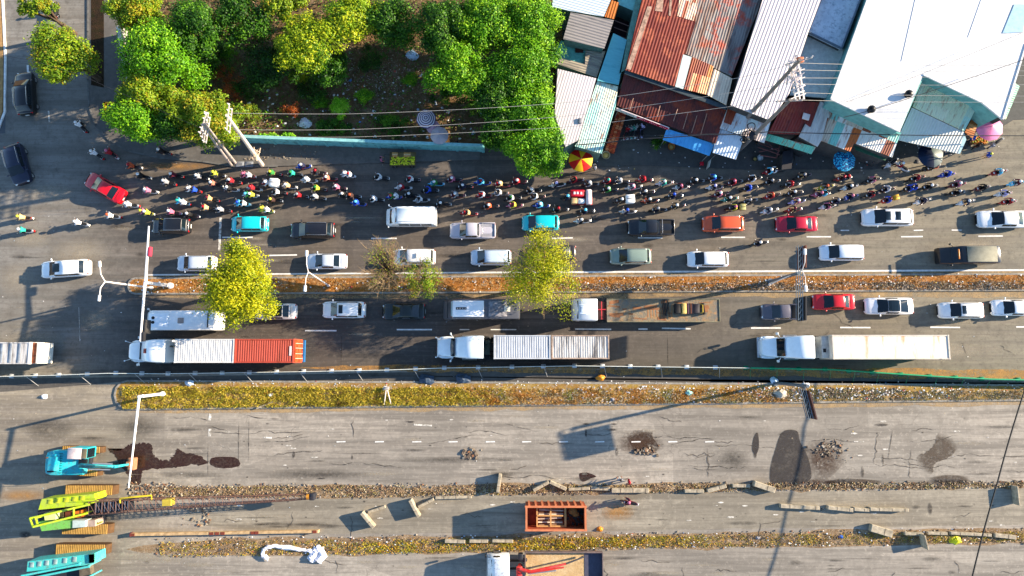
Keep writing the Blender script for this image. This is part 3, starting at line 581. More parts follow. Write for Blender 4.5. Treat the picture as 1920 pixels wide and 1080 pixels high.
# ================================================================ VEHICLES
def wheel_mesh():
    if 'wheel' in MC: return MC['wheel']
    mb = MB(); n = 20; o = []
    for y, r in ((-.11, .24), (-.11, .31), (-.07, .33), (.07, .33), (.11, .31), (.11, .24)):
        o += [(math.cos(2*math.pi*k/n)*r, y, math.sin(2*math.pi*k/n)*r) for k in range(n)]
    fs = [(i*n+k, i*n+(k+1) % n, (i+1)*n+(k+1) % n, (i+1)*n+k) for i in range(5) for k in range(n)]
    mb.add(o, fs, 0)
    for y in (-.1, .1): mb.add([(math.cos(2*math.pi*k/n)*.24, y, math.sin(2*math.pi*k/n)*.24) for k in range(n)], [tuple(range(n))], 1)
    MC['wheel'] = mb.mesh('wheel', [RUB, CHR]); return MC['wheel']
def grid_pane(S, i0, i1, k0, k1, fu, fv, off, nu=4, nv=3):
    """pane over the cabin grid between sections i0..i1 and cross points k0..k1"""
    A = lambda u, v: (S[i0][k0]*(1-u)+S[i1][k0]*u)*(1-v)+(S[i0][k1]*(1-u)+S[i1][k1]*u)*v
    o = []
    for a in range(nu+1):
        for b in range(nv+1):
            u = fu[0]+(fu[1]-fu[0])*a/nu; v = fv[0]+(fv[1]-fv[0])*b/nv; o.append(A(u, v)+off)
    return o, [(a*(nv+1)+b, a*(nv+1)+b+1, (a+1)*(nv+1)+b+1, (a+1)*(nv+1)+b) for a in range(nu) for b in range(nv)]
TYP = {  # height, bonnet front, bonnet rear, belt, windscreen base, roof front, roof rear, rear base (fraction of length from the front), tail height
 'sedan': (1.45, .74, .92, .95, .24, .44, .70, .87, .98), 'hatch': (1.55, .76, .98, 1.0, .17, .37, .86, .96, 1.0), 'suv': (1.72, .92, 1.08, 1.12, .21, .39, .86, .955, 1.1),
 'mpv': (1.78, .88, 1.08, 1.12, .17, .36, .91, .97, 1.1), 'pickup': (1.8, .98, 1.12, 1.15, .22, .37, .60, .655, 1.1), 'van': (2.2, .95, 1.2, 1.25, .07, .17, .965, .99, 1.2), 'coupe': (1.42, .74, .92, .95, .23, .42, .66, .92, .96)}
def car(x0, x1, yc, typ, colr, label, rz=None, W=1.82, roof=None, sun=None, rails=False, extra=None, name=None, cat='car', group=None, taxi=None, y1=None, bumper=None, panor=False, Hs=None):
    H, zh0, zh1, belt, fw, fr, rr_, rb, zt = TYP[typ]
    if Hs: H = Hs
    if y1 is not None: A, B = P(x0, yc, .7), P(x1, y1, .7)
    else: A, B = P(x0, yc, .7), P(x1, yc, .7)
    # shift for the height of the body as seen from the camera
    L = (B-A).length*.985; c = (A+B)/2; ang = math.atan2(A.y-B.y, A.x-B.x)
    o = thing(name or {'pickup': 'pickup_truck', 'van': 'van'}.get(typ, 'car'), label, cat, (c.x, c.y, 0), ang, group)
    hw = W/2; X = lambda f: L*(.5-f); body = paint(colr); rf = paint(roof) if roof else body
    zt_f = lambda f: (zh0+(zh1-zh0)*min(1, f/fw)) if f < fw else (belt if f < rb else zt)
    st = []
    for f, k, d in ((0, .62, -.28), (.006, .74, -.16), (.02, .86, -.08), (.05, .94, -.03), (.1, .985, 0), (.18, 1, 0), (fw, 1, 0), (.4, .99, 0), (.55, .99, 0), (.7, 1, 0), (.82, 1, 0), (.9, .985, 0), (.95, .95, -.02), (.98, .88, -.06), (.995, .78, -.14), (1, .68, -.28)):
        z = zt_f(f)+d; st.append((X(f), hw*k, z, .32 if 0.03 < f < .97 else .4, .16 if typ != 'van' else .1, .05))
    st.sort(key=lambda s: -s[0]); m = MB(); m.loft(st); m.build('body', body, o)
    # underside shadow gap
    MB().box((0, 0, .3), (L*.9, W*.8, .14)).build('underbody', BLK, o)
    # cabin grid
    wb, wr = hw*.93, hw*(.74 if typ in ('sedan', 'coupe') else .80 if typ != 'van' else .88)
    S = []
    def sec(f, z, wbx, wrx, flat=False):
        x = X(f); e = [(-wbx, belt-.02), (-wrx*1.0, z-.09), (-wrx*.88, z-.02), (0, z+.02), (wrx*.88, z-.02), (wrx*1.0, z-.09), (wbx, belt-.02)]
        if flat: e = [(y*(wbx/wrx)*.97 if 0 < i < 6 else y, z+.0 if 0 < i < 6 else z) for i, (y, _) in enumerate(e)]
        S.append([Vector((x, y, zz)) for y, zz in e])
    sec(fw, belt-.04+.02, wb*.9, wr*.95, True); sec(fr, H-.05, wb, wr*.97); sec(fr+(rr_-fr)*.25, H, wb, wr); sec((fr+rr_)/2, H+.01, wb, wr); sec(rr_-(rr_-fr)*.2, H, wb, wr); sec(rr_, H-.05, wb, wr*.95); sec(rb, zt-.02, wb*.88, wr*.9, True)
    m = MB(); n = 7; m.add([p for s in S for p in s], [(i*n+k, i*n+k+1, (i+1)*n+k+1, (i+1)*n+k) for i in range(6) for k in range(6)]); m.build('roof', rf, o)
    G = GL
    # windscreen across the whole width between section 0 and 1
    def pane(i0, i1, fu, yk, off, nm):
        o_, f_ = [], []; nu, nv = 4, 6
        for a in range(nu+1):
            u = fu[0]+(fu[1]-fu[0])*a/nu
            for b in range(nv+1):
                v = (b/nv*2-1)*yk; kk = (v+1)/2*4+1; k = min(4, int(kk)); fk = kk-k
                p0 = S[i0][k].lerp(S[i0][k+1], fk); p1 = S[i1][k].lerp(S[i1][k+1], fk); o_.append(p0.lerp(p1, u)+off)
        f_ = [(a*(nv+1)+b, a*(nv+1)+b+1, (a+1)*(nv+1)+b+1, (a+1)*(nv+1)+b) for a in range(nu) for b in range(nv)]
        MB().add(o_, f_).build(nm, G, o)
    pane(0, 1, (.04, .98), .94, Vector((.02, 0, .035)), 'windscreen')
    if typ != 'pickup': pane(6, 5, (.22, .93) if typ in ('sedan', 'coupe') else (.25, .9), .86, Vector((-.014, 0, .02)), 'rear_window')
    else: pane(6, 5, (.2, .9), .8, Vector((-.02, 0, .02)), 'rear_window')
    for sgn, k0, k1 in ((-1, 0, 1), (1, 6, 5)):
        mb = MB()
        for i0, i1, fu in ((1, 2, (-.35, 1)), (2, 3, (.0, .96)), (3, 4, (.04, 1)), (4, 5, (0, .9 if typ in ('sedan', 'coupe') else .85))):
            a, f_ = grid_pane(S, i0, i1, k0, k1, fu, (.14, .88), Vector((0, .012*sgn, .012))); mb.add(a, f_)
        mb.build('side_window', G, o)
    if panor: 
        mb = MB()
        for i in range(1, 5):
            for k in (2, 3): a, f_ = grid_pane(S, i, i+1, k, k+1, (.0, 1.0), (-.02, 1.02), Vector((0, 0, .03)), 2, 2); mb.add(a, f_)
        mb.build('glass_roof', G, o)
    for sx, ln in (sun or []):
        MB().box((X(sx), 0, H+.022), (ln, wr*1.25, .03), bev=.01).build('sunroof', G, o)
    if rails:
        for sgn in (-1, 1): MB().tube([(X(fr+.03), sgn*wr*.93, H-.02), (X(fr+.06), sgn*wr*.95, H+.05), (X(rr_-.05), sgn*wr*.95, H+.05), (X(rr_-.01), sgn*wr*.93, H-.04)], .022, 6).build('roof_rail', CHR if colr not in ('#f2f2f0',) else plain('#c8ccd0', .4, .5), o)
    for sgn in (-1, 1):
        MB().tube([(X(fw+.05), sgn*hw*.9, belt-.03), (X(fw+.045), sgn*(hw+.08), belt+.04)], .035, 6).box((X(fw+.045), sgn*(hw+.12), belt+.06), (.12, .2, .14), bev=.03).build('wing_mirror', body, o)
        MB().box((X(.022), sgn*hw*.62, zh0-.12), (.16, hw*.32, .12), rz=-sgn*.38, bev=.03).build('headlight', LAMP_W, o)
        MB().box((X(.982), sgn*hw*.72, zt-.14), (.12, hw*.28, .16), rz=sgn*.3, bev=.03).build('tail_light', LAMP_R, o)
        for f in (.165, .80): w = link('wheel', wheel_mesh(), o, (X(f), sgn*(hw-.12), .33))
    MB().box((X(-.004), 0, .52), (.05, hw*1.1, .2), bev=.02).build('front_grille', BLK, o)
    MB().box((X(1.003), 0, .62), (.03, .46, .14)).build('number_plate', LAMP_W, o)
    # door and bonnet seams
    mb = MB(); sm = .008
    for sgn in (-1, 1): mb.tube([(X(.03), sgn*hw*.70, zh0+.0), (X(fw), sgn*hw*.84, belt+.005)], .008, 4)
    mb.box((X(fw+.004), 0, belt+.03), (.03, hw*1.5, .012)); 
    if typ in ('sedan', 'coupe'): mb.box((X(rb+.004), 0, zt+.045), (.02, hw*1.4, .01))
    mb.build('panel_seam', BLK, o)
    if typ == 'pickup':
        mb = MB(); xf, xb = X(rb+.015), X(.985)
        for sgn in (-1, 1): mb.box(((xf+xb)/2, sgn*(hw-.09), zt+.06), (xf-xb, .1, .14), bev=.02)
        mb.box((xb, 0, zt+.06), (.08, W-.2, .14), bev=.02).build('cargo_bed_wall', body, o)
        if extra == 'cover': MB().box(((xf+xb)/2, 0, zt+.06), (xf-xb-.08, W-.34, .06), bev=.02).build('bed_cover', plain('#17181a', .5), o)
        elif extra == 'canopy': pass
        else:
            MB().box(((xf+xb)/2, 0, zt+.01), (xf-xb-.08, W-.3, .03)).build('cargo_bed_floor', plain('#9a9aa2' if colr != '#15171c' else '#0c0c0e', .6), o)
            MB().tube([(xf-.1, -hw+.1, zt), (xf-.25, -hw+.15, zt+.45), (xf-.25, hw-.15, zt+.45), (xf-.1, hw-.1, zt)], .035, 6).build('roll_bar', CHR, o)
    if taxi:
        MB().box((X((fr+rr_)/2-.04), 0, H+.1), (.22, .55, .14), bev=.03).build('taxi_light', LAMP_W, o)
    return o
# upper carriageway, first row below the motorbikes
W_ = '#f2f2f0'
car(286, 358, 424, 'suv', '#141518', 'black small SUV with pinkish boot stopped right at the signal arm', rails=True, W=1.75)
car(433, 503, 420, 'hatch', '#12c4cc', 'bright turquoise hatchback behind the stop line', W=1.75)
car(545, 629, 432, 'suv', '#16161c', 'black SUV with silver roof rails just left of the white passenger van', rails=True, W=1.85)
car(843, 930, 433, 'pickup', '#b4b2bc', 'silver pickup truck with open cargo bed behind the white van', W=1.82, cat='pickup truck')
car(978, 1049, 418, 'hatch', '#12bcc6', 'cyan hatchback above the sparse lime green tree', W=1.75)
car(1176, 1264, 427, 'pickup', '#15171c', 'black pickup truck with dark cargo bed and chrome bar', W=1.85, cat='pickup truck')
car(1316, 1394, 420, 'suv', '#d2552a', 'orange compact SUV between the black pickup and the red sedan', rails=True, W=1.78)
car(1454, 1532, 420, 'sedan', '#b00a2c', 'crimson red sedan on the upper carriageway ahead of the large white SUV', W=1.78)
car(1615, 1711, 408, 'suv', W_, 'large white SUV with two dark roof windows', rails=True, W=1.98, sun=[(.42, .62), (.62, .62)])
car(1832, 1930, 411, 'sedan', W_, 'white sedan at the right edge on the upper carriageway', W=1.95)
# second row
car(333, 406, 494, 'suv', '#c4cdd8', 'silver SUV half hidden under the yellow tree', rails=True, W=1.75)
car(574, 651, 490, 'sedan', '#c8d0da', 'silver sedan under the double headed street lamp', W=1.75)
car(737, 817, 482, 'mpv', '#eceae6', 'white taxi with red sides partly under the thin green tree', W=1.78, taxi=True)
car(882, 959, 483, 'mpv', '#bfd0e0', 'pale blue silver minivan left of the sparse lime green tree', W=1.75, rails=True)
car(1005, 1080, 474, 'sedan', '#2c2622', 'dark brown car almost hidden behind the sparse lime green tree', W=1.75)
car(1143, 1221, 481, 'suv', '#7e9084', 'grey green SUV next to the white median line', rails=True, W=1.8)
car(1288, 1366, 486, 'hatch', W_, 'white hatchback below the orange SUV beside the median line', W=1.78)
car(1536, 1618, 474, 'mpv', '#e4ecf2', 'white minivan just right of the dark sign gantry', W=1.8)
# junction
car(78, 170, 507, 'suv', W_, 'white car with dark sunroof alone in the junction', W=1.9, sun=[(.42, .75)], y1=501)
# lower carriageway, row under the upper median
car(478, 557, 584, 'sedan', '#d8d4d0', 'silver car with black glass roof beside the yellow tree', W=1.8, panor=True)
car(605, 686, 581, 'suv', W_, 'white SUV with small dark sunroof below the double headed lamp', W=1.85, sun=[(.47, .45)], rails=True)
car(717, 798, 584, 'sedan', '#0f1c1a', 'very dark green car with white edges under the thin green tree', W=1.82)
car(1426, 1507, 585, 'pickup', '#5c5860', 'dark grey pickup truck under the sign gantry behind the flatbed lorry', W=1.8, cat='pickup truck', extra='cover')
car(1523, 1602, 566, 'sedan', '#c0101c', 'bright red sedan on the lower carriageway beside the gantry', W=1.8)
car(1621, 1712, 574, 'coupe', '#efeff0', 'white sedan with black panoramic roof fading to green', W=1.9, panor=True)
car(1759, 1842, 582, 'suv', W_, 'white SUV with small square sunroof on the lower carriageway', W=1.82, sun=[(.45, .45)], rails=True)
car(1859, 1938, 577, 'sedan', W_, 'white sedan cut by the right edge on the lower carriageway', W=1.82)
# junction vehicles that turn
def car_rot(cx, cy, x0, y0, x1, y1, *a, **k): return car(x0, x1, y0, *a, y1=y1, **k)
car(46, 51, 136, 'suv', '#0b0c0e', 'black SUV with glossy roof driving up the side road', W=2.0, y1=216, rails=True)
car(44, 24, 345, 'suv', '#141c34', 'dark blue SUV with bright roof rails at the mouth of the side road', W=2.05, y1=272, rails=True)
car(163, 232, 333, 'sedan', '#c4081c', 'red car turning in the junction above the white motorbikes', W=1.85, y1=372)
# white passenger van with rounded box body
def boxveh(x0, x1, yc, H, W, colr, label, name, cat, z_mid=2.0, nose=.5, parts=None, glassf=True):
    A, B = P(x0, yc, H*.75), P(x1, yc, H*.75); L = (B-A).length*.985; c = (A+B)/2
    o = thing(name, label, cat, (c.x, c.y, 0), math.atan2(A.y-B.y, A.x-B.x)); hw = W/2; m = MB()
    X = lambda d: L/2-d
    st = [(X(0), hw*.82, 1.0, .5, .2), (X(.12), hw*.93, 1.25, .4, .2), (X(nose), hw*.98, 1.5, .35, .2), (X(nose+.55), hw, H-.25, .35, .3), (X(nose+.95), hw, H-.04, .35, .18, .05), (X(nose+1.6), hw, H, .35, .16, .06), (0, hw, H, .35, .16, .06), (X(L-.4), hw, H, .35, .16, .06), (X(L-.12), hw*.98, H-.06, .38, .2), (X(L), hw*.92, H-.3, .45, .25)]
    m.loft(st).build('body', paint(colr), o)
    a = Vector((X(nose+.04), 0, 1.5)); b = Vector((X(nose+.9), 0, H-.10)); g = MB(); g.add([(a.x+.03, -hw*.84, a.z+.08), (a.x+.03, hw*.84, a.z+.08), (b.x+.03, hw*.8, b.z+.07), (b.x+.03, -hw*.8, b.z+.07)], [(0, 1, 2, 3)]).build('windscreen', GL, o)
    for s in (-1, 1):
        g = MB()
        n = max(3, int(L/1.6)); x = X(nose+1.0)
        for k in range(n):
            w = (L-nose-1.4)/n; g.box((x-w*(k+.5), s*(hw+.004), H-.62), (w*.9, .03, .62))
        g.build('side_window', GL, o)
        MB().tube([(X(nose+.3), s*hw*.95, 1.6), (X(nose-.05), s*(hw+.18), 1.75)], .03, 5).box((X(nose-.08), s*(hw+.22), 1.7), (.12, .2, .32), bev=.04).build('wing_mirror', paint(colr), o)
        for f in (nose+.75, L-1.3):
            w = link('wheel', wheel_mesh(), o, (X(f), s*(hw-.13), .38)); w.scale = (1.15, 1, 1.15)
        MB().box((X(.08), s*hw*.62, .85), (.12, .3, .16), bev=.03).build('headlight', LAMP_W, o); MB().box((X(L-.03), s*hw*.8, 1.0), (.06, .16, .4)).build('tail_light', LAMP_R, o)
    return o, X, hw, L
o, X, hw, L = boxveh(721, 818, 405, 2.35, 2.0, '#eef2f2', 'white high roof passenger van under the motorbikes', 'van', 'van')
for k in range(9): pass
MB().box((X(2.8), 0, 2.42), (2.6, 1.5, .04), bev=.02).build('roof_panel', paint('#dfe9ea'), o)
o, X, hw, L = boxveh(264, 410, 601, 2.9, 2.15, '#f0f0ee', 'white minibus with two round roof vents stopped under the signal arm', 'minibus', 'bus')
MB().box((X(2.3), 0, 2.98), (2.1, 1.5, .14), bev=.06).build('roof_air_unit', paint('#e6eef4'), o)
for s in (-.35, .35): MB().tube([(X(1.75), s*.7, 3.04), (X(1.75), s*.7, 3.09)], .17, 16).build('fan_vent', BLK, o)
MB().box((X(4.7), .05, 2.99), (.65, .6, .08), bev=.03).build('roof_hatch', plain('#a09088', .6), o)
MB().box((X(L-.75), 0, 2.98), (.12, 1.6, .03)).build('rear_slot', BLK, o)
o, X, hw, L = boxveh(828, 976, 580, 3.0, 2.2, '#4e4f54', 'grey minibus with big white roof air conditioner beside the sparse tree', 'minibus', 'bus')
MB().box((X(2.9), 0, 3.1), (3.4, 1.75, .2), bev=.09).build('roof_air_unit', paint('#f2f2f2'), o)
mb = MB(); mb.box((X(2.15), -.03, 3.205), (1.15, .26, .03), bev=.01).build('fan_slot', BLK, o)
for k in range(4): MB().tube([(X(1.75+k*.28), -.03, 3.22), (X(1.75+k*.28), -.03, 3.235)], .08, 10).build('fan_vent', plain('#b8b0ae', .6), o)
MB().box((X(6.1), 0, 3.08), (2.0, 1.7, .06), bev=.02).build('luggage_panel', plain('#908e92', .7, dirt=.7), o)
MB().box((X(7.1), .0, 3.14), (.65, .62, .08), bev=.02).build('roof_hatch', plain('#d8d0c0', .7), o)
MB().box((X(1.1), 0, 3.08), (.12, 1.6, .05)).build('roof_trim', plain('#b8c4b8', .5), o)
# pickup/van with grey canopy
o, X, hw, L = boxveh(1764, 1872, 478, 2.2, 1.95, '#1a1a1c', 'black van with khaki cloth covered roof and light bar', 'van', 'van', nose=1.1)
MB().box((X(4.1), 0, 2.29), (3.3, 1.75, .08), bev=.04).build('roof_cover', plain('#8f8c7a', .85), o); MB().box((X(1.55), 0, 2.26), (.14, 1.1, .1), bev=.03).build('light_bar', plain('#d07a20', .4), o)
# red trims of the taxi
# ---------------------------------------------------------------- lorries
def container(o, xa, xb, W, z0, H, mat_c, ribs=True, name='container', endm=None, skew=0):
    """ribbed box, xa > xb"""
    m = MB(); L = xa-xb; m.box(((xa+xb)/2, 0, z0+H/2), (L, W-.08, H))
    p = MB()
    if ribs:
        n = int(L/.27)
        for k in range(n):
            x = xa-.3-(L-.6)*(k+.5)/n; m.box((x, 0, z0+H+.012), (.14, W-.3, .035), bev=.012)
            for s in (-1, 1): m.box((x, s*(W/2-.045), z0+H/2), (.14, .04, H-.3))
    b = m.build(name, mat_c, o, smooth=False)
    f = MB()
    for s in (-1, 1):
        f.box(((xa+xb)/2, s*(W/2-.05), z0+H), (L, .11, .12)); f.box(((xa+xb)/2, s*(W/2-.05), z0+.05), (L, .11, .12))
    for x in (xa-.06, xb+.06):
        f.box((x, 0, z0+H+.004), (.13, W, .12))
        for s in (-1, 1): f.box((x, s*(W/2-.06), z0+H/2), (.16, .16, H+.16))
    f.build('container_frame', endm or mat_c, b, smooth=False); return b
def bigwheels(o, xs, hw, r=.5):
    for x in xs:
        for s in (-1, 1):
            w = link('wheel', wheel_mesh(), o, (x, s*(hw-.2), r)); w.scale = (r/.33, 1.9, r/.33)
def tractor(o, xf, Lc, W, z, colr, fair='#f2f4f4', emblem=None):
    """bonneted tractor unit, front at xf"""
    m = MB(); hw = W/2; c = paint(colr)
    m.loft([(xf, hw*.50, 1.35, .6, .2), (xf-.12, hw*.66, 1.6, .5, .25), (xf-.5, hw*.78, 1.75, .5, .25, .08), (xf-1.1, hw*.84, 1.9, .5, .3, .08), (xf-1.75, hw*.9, 2.0, .5, .3, .08)]).build('bonnet', c, o)
    for s in (-1, 1): MB().loft([(xf-.2, .2, 1.0, .45, .1), (xf-.5, .3, 1.2, .45, .15), (xf-1.0, .32, 1.25, .45, .15), (xf-1.7, .28, 1.1, .45, .12)]).build('mudguard', c, o, loc=(0, s*(hw-.32), 0))
    x1 = xf-1.7
    m = MB(); m.loft([(x1+.05, hw*.80, 2.02, .6, .1), (x1-.5, hw*.88, 2.85, .6, .2, .05), (x1-.9, hw*.92, z-.55, .6, .3, .06), (x1-1.6, hw*.97, z-.1, .6, .3, .06), (x1-2.2, hw, z, .6, .22, .05), (xf-Lc+.1, hw, z+.02, .6, .18, .04), (xf-Lc, hw*.98, z-.04, .6, .2)]).build('cab', c, o)
    g = MB(); n = 6
    for k in range(n):
        y0, y1 = -hw*.78+k*hw*1.56/n, -hw*.78+(k+1)*hw*1.56/n; bow = lambda y: .22*(1-(y/hw)**2)
        g.add([(x1+.0+bow(y0), y0, 2.1), (x1+.0+bow(y1), y1, 2.1), (x1-.44+bow(y1)*.8, y1, 2.93), (x1-.44+bow(y0)*.8, y0, 2.93)], [(0, 1, 2, 3)])
    g.build('windscreen', GL, o)
    MB().box((x1+.12, 0, 2.0), (.1, hw*1.5, .12), bev=.03).build('wiper_cowl', BLK, o)
    for s in (-1, 1):
        MB().tube([(x1-.1, s*hw*.9, 2.3), (x1+.15, s*(hw+.22), 2.35)], .03, 5).box((x1+.16, s*(hw+.24), 2.2), (.14, .26, .5), bev=.05).build('wing_mirror', c, o)
        MB().tube([(xf-.35, s*hw*.72, 1.6), (xf+.05, s*hw*.85, 1.95)], .02, 4).box((xf+.08, s*hw*.87, 1.98), (.14, .12, .1), bev=.03).build('bonnet_mirror', c, o)
        MB().box((xf-.12, s*hw*.6, 1.1), (.16, .34, .2), bev=.04).build('headlight', LAMP_W, o)
        MB().box((x1-1.1, s*(hw*.98), 2.4), (.8, .04, .5)).build('side_window', GL, o)
        MB().tube([(x1-1.0, s*(hw-.12), .7), (x1-2.6, s*(hw-.12), .7)], .3, 12).build('fuel_tank', CHR, o)
    MB().box((xf-.05, 0, .6), (.3, W*.9, .35), bev=.08).build('bumper', CHR, o)
    if emblem: MB().box((x1-1.25, .0, z-.20), (.35, .5, .10), bev=.03).build('roof_badge', plain(emblem, .6), o)
    bigwheels(o, [xf-.95], hw)
M_chas = plain('#241e1c', .8, dirt=.4, name='chassis')
def semi(x0, xcab, xt0, x1, y, label, cab, boxes, zc=3.7, H=2.6, z0=1.25, W=2.5, emblem=None):
    Zr = z0+H; A = P(x0, y, 2.2); B = P(x1, y, Zr); o = thing('lorry', label, 'lorry', ((A.x+B.x)/2, (A.y+B.y)/2, 0), math.pi)
    cx = (A.x+B.x)/2; LX = lambda px, z: cx-P(px, y, z).x     # local x (front is +x, world is reversed)
    xf = LX(x0, 1.4); Lc = xf-LX(xcab, zc); tractor(o, xf, Lc, W*.98, zc, cab, emblem=emblem)
    xa, xb = LX(xt0, Zr), LX(x1, Zr)
    m = MB()
    for s in (-.45, .45): m.box(((xf-1+xb)/2, s, 1.0), (xf-1-xb, .16, .28))
    for k in range(8): m.box((xa-(xa-xb)*(k+.5)/8, 0, 1.14), (.12, W-.3, .14))
    m.build('chassis', M_chas, o)
    MB().box((xf-Lc-.35, 0, 1.35), (.6, 1.6, .3), bev=.05).tube([(xf-Lc-.25, -.5, 1.4), (xf-Lc-.25, -.5, 2.9)], .09, 10).build('air_lines', plain('#3f4a42', .6, dirt=.4), o)
    bigwheels(o, [xf-Lc-.3, xf-Lc-1.5, xb+3.4, xb+2.2, xb+1.0], W/2-.02)
    for (pa, pb, mt, ribs, fm) in boxes: container(o, LX(pa, Zr), LX(pb, Zr), W, z0, H, mt, ribs, endm=fm)
    for s in (-1, 1): MB().box((xb-.08, s*.9, .9), (.06, .35, .14)).build('tail_light', LAMP_R, o)
    return o, LX
CW = corr('#cfcfcc', '#b0aaa4', 0, .27, .25, name='container_white', bump=.0, rough=.55); CR = corr('#b04a38', '#96402c', 0, .27, .3, name='container_red', bump=.0, rough=.5)
CG = corr('#b9bec4', '#8d9095', 0, .27, .3, name='container_grey', bump=0, rough=.55); CG2 = corr('#c4c2be', '#6f6c6a', 0, .27, .45, name='container_dirty', bump=0, rough=.6)
CS = corr('#dcd2c4', '#c89c74', 0, .6, .3, name='trailer_cream', bump=0, rough=.5); M_rustf = plain('#b8a08e', .7, dirt=.6, name='worn_frame')
o, LX = semi(242, 307, 328, 551, 658, 'white bonneted container lorry carrying a white and a red container', '#e8eef0', [(328, 439, CW, True, None), (440, 551, CR, True, None)], emblem='#6e3a38')
MB().box((LX(551, 3.85)-.06, 0, 2.55), (.08, 2.36, 2.5)).build('container_door', plain('#d0582c', .6, dirt=.8), o); MB().box((LX(551, 3.85)-.2, 0, 1.05), (.2, 2.4, .25)).build('bumper', plain('#2a6fa8', .6), o)
for y_ in (-.8, -.3, .3, .8): MB().tube([(LX(551, 3.85)-.13, y_, 1.4), (LX(551, 3.85)-.13, y_, 3.7)], .03, 5).build('lock_bar', plain('#d8c8b8', .5), o)
MB().box((LX(545, 3.85), .0, 3.92), (.22, 1.0, .03)).build('roof_patch', plain('#e8d8d4', .6), o)
semi(820, 906, 926, 1142, 651, 'white bonneted lorry with two grey ribbed containers in the middle of the road', '#e4eef2', [(926, 1032, CG, True, None), (1034, 1142, CG2, True, M_rustf)], zc=3.6)
o, LX = semi(1426, 1528, 1540, 1780, 651, 'white bonneted lorry with a long smooth cream trailer', '#e6f0f4', [(1561, 1780, CS, False, plain('#cfc4b4', .6))], zc=3.7, H=2.9, z0=1.2, W=2.55)
MB().box((LX(1550, 3.3), 0, 2.4), (1.05, 2.3, 1.9), bev=.08).build('cooling_unit', plain('#c8c4bc', .6, dirt=.4), o); MB().box((LX(1546, 3.4), .35, 3.37), (.3, .4, .04)).build('cooling_vent', BLK, o)
# grey trailer end at the left edge
A, B = P(-190, 662, 3.6), P(68, 662, 3.6); o = thing('lorry', 'grey lorry trailer with ribbed roof cut by the left edge', 'lorry', ((A.x+B.x)/2, A.y, 0), math.pi)
hl = (B.x-A.x)/2; container(o, hl, -hl+.7, 2.3, 1.2, 2.4, CG2, False, name='trailer_box'); mb = MB()
for k in range(14): mb.box((hl-.5-k*.95, 0, 3.64), (.3, 2.1, .05), bev=.02)
mb.build('roof_rib', plain('#8f97a0', .6, dirt=.4), o); MB().box((-hl+.35, 0, 2.2), (.5, 2.2, 2.2)).build('tail_gate', plain('#b0603a', .7, dirt=.7), o); MB().box((-hl+.03, 0, 2.3), (.14, 2.2, 2.3)).build('rear_door', plain('#dcd6ca', .7), o)
MB().box((0, 0, 1.0), (2*hl-1, 1.2, .3)).build('chassis', M_chas, o); bigwheels(o, [-hl+1.2, -hl+2.4], 1.15)
# cab over flatbed lorry
def cabover(o, xf, y0, L, W, H, colr):
    m = MB(); hw = W/2; m.loft([(xf, hw*.94, 1.8, .6, .15), (xf-.12, hw*.98, 2.1, .5, .15), (xf-.5, hw, H-.15, .5, .25, .05), (xf-.8, hw, H, .5, .2, .06), (xf-L+.1, hw, H, .5, .2, .05), (xf-L, hw*.97, H-.08, .5, .2)]).build('cab', paint(colr), o)
    MB().add([(xf-.10, -hw*.86, 1.95), (xf-.10, hw*.86, 1.95), (xf-.47, hw*.82, H-.15), (xf-.47, -hw*.82, H-.15)], [(0, 1, 2, 3)]).build('windscreen', GL, o)
    MB().box((xf-.02, 0, .9), (.3, W*.97, .55), bev=.06).build('bumper', plain('#a0a0a0', .5), o)
    for s in (-1, 1):
        MB().tube([(xf-.3, s*hw, 2.4), (xf+.18, s*(hw+.05), 2.3)], .03, 5).box((xf+.2, s*(hw+.08), 2.1), (.12, .22, .5), bev=.04).build('wing_mirror', BLK, o)
        MB().box((xf+.05, s*hw*.7, 1.0), (.1, .35, .2), bev=.03).build('headlight', LAMP_W, o); MB().box((xf-.95, s*(hw-.005), 2.1), (.7, .04, .5)).build('side_window', GL, o)
    bigwheels(o, [xf-.9], hw)
cy = 582; cx = P(1210, cy, 1.5); o = thing('flatbed_lorry', 'white cab flatbed lorry with worn greenish deck and tied machinery', 'lorry', (cx.x, cx.y, 0), math.pi)
LX = lambda px, z: cx.x-P(px, cy, z).x
cabover(o, LX(1076, 2.6), 0, 2.55, 2.4, 2.9, '#e6ecf0')
MB().box((LX(1094, 3.0), 0, 3.0), (.95, 1.1, .1), bev=.05).box((LX(1093, 3.0), 0, 3.08), (.5, .6, .06), bev=.03).build('roof_hatch', paint('#c4d4e4'), o)
M_deck = soil('worn_deck', '#8a7c64', '#76736a', '#ae8458', 1.3)
xa, xb = LX(1138, 1.4), LX(1349, 1.4); MB().box(((xa+xb)/2, 0, 1.33), (xa-xb, 2.5, .16)).build('cargo_deck', M_deck, o, smooth=False)
mb = MB(); 
for s in (-1, 1): mb.box(((xa+xb)/2, s*1.25, 1.36), (xa-xb, .07, .26))
mb.box((xb, 0, 1.36), (.07, 2.5, .26)).build('side_rail', plain('#8e8a70', .8, dirt=.5), o, smooth=False)
mb = MB(); 
for s in (-.45, .45): mb.box(((LX(1100, 1)+xb)/2, s, .95), (LX(1100, 1)-xb, .16, .3))
mb.box((LX(1128, 1.2), 0, 1.15), (.9, 2.0, .25)); mb.build('chassis', plain('#3a1c1c', .8, dirt=.4), o)
MB().tube([(LX(1119, 1.4), -.1, 1.4), (LX(1136, 1.4), -.1, 1.4)], .06, 6).tube([(LX(1128, 1.4), -1, 1.4), (LX(1128, 1.4), 1, 1.4)], .04, 6).build('air_lines', plain('#b03038', .6), o)
bigwheels(o, [LX(1128, .5), xb+1.2, xb+2.4, xb+3.6], 1.22, .45)
mb = MB()
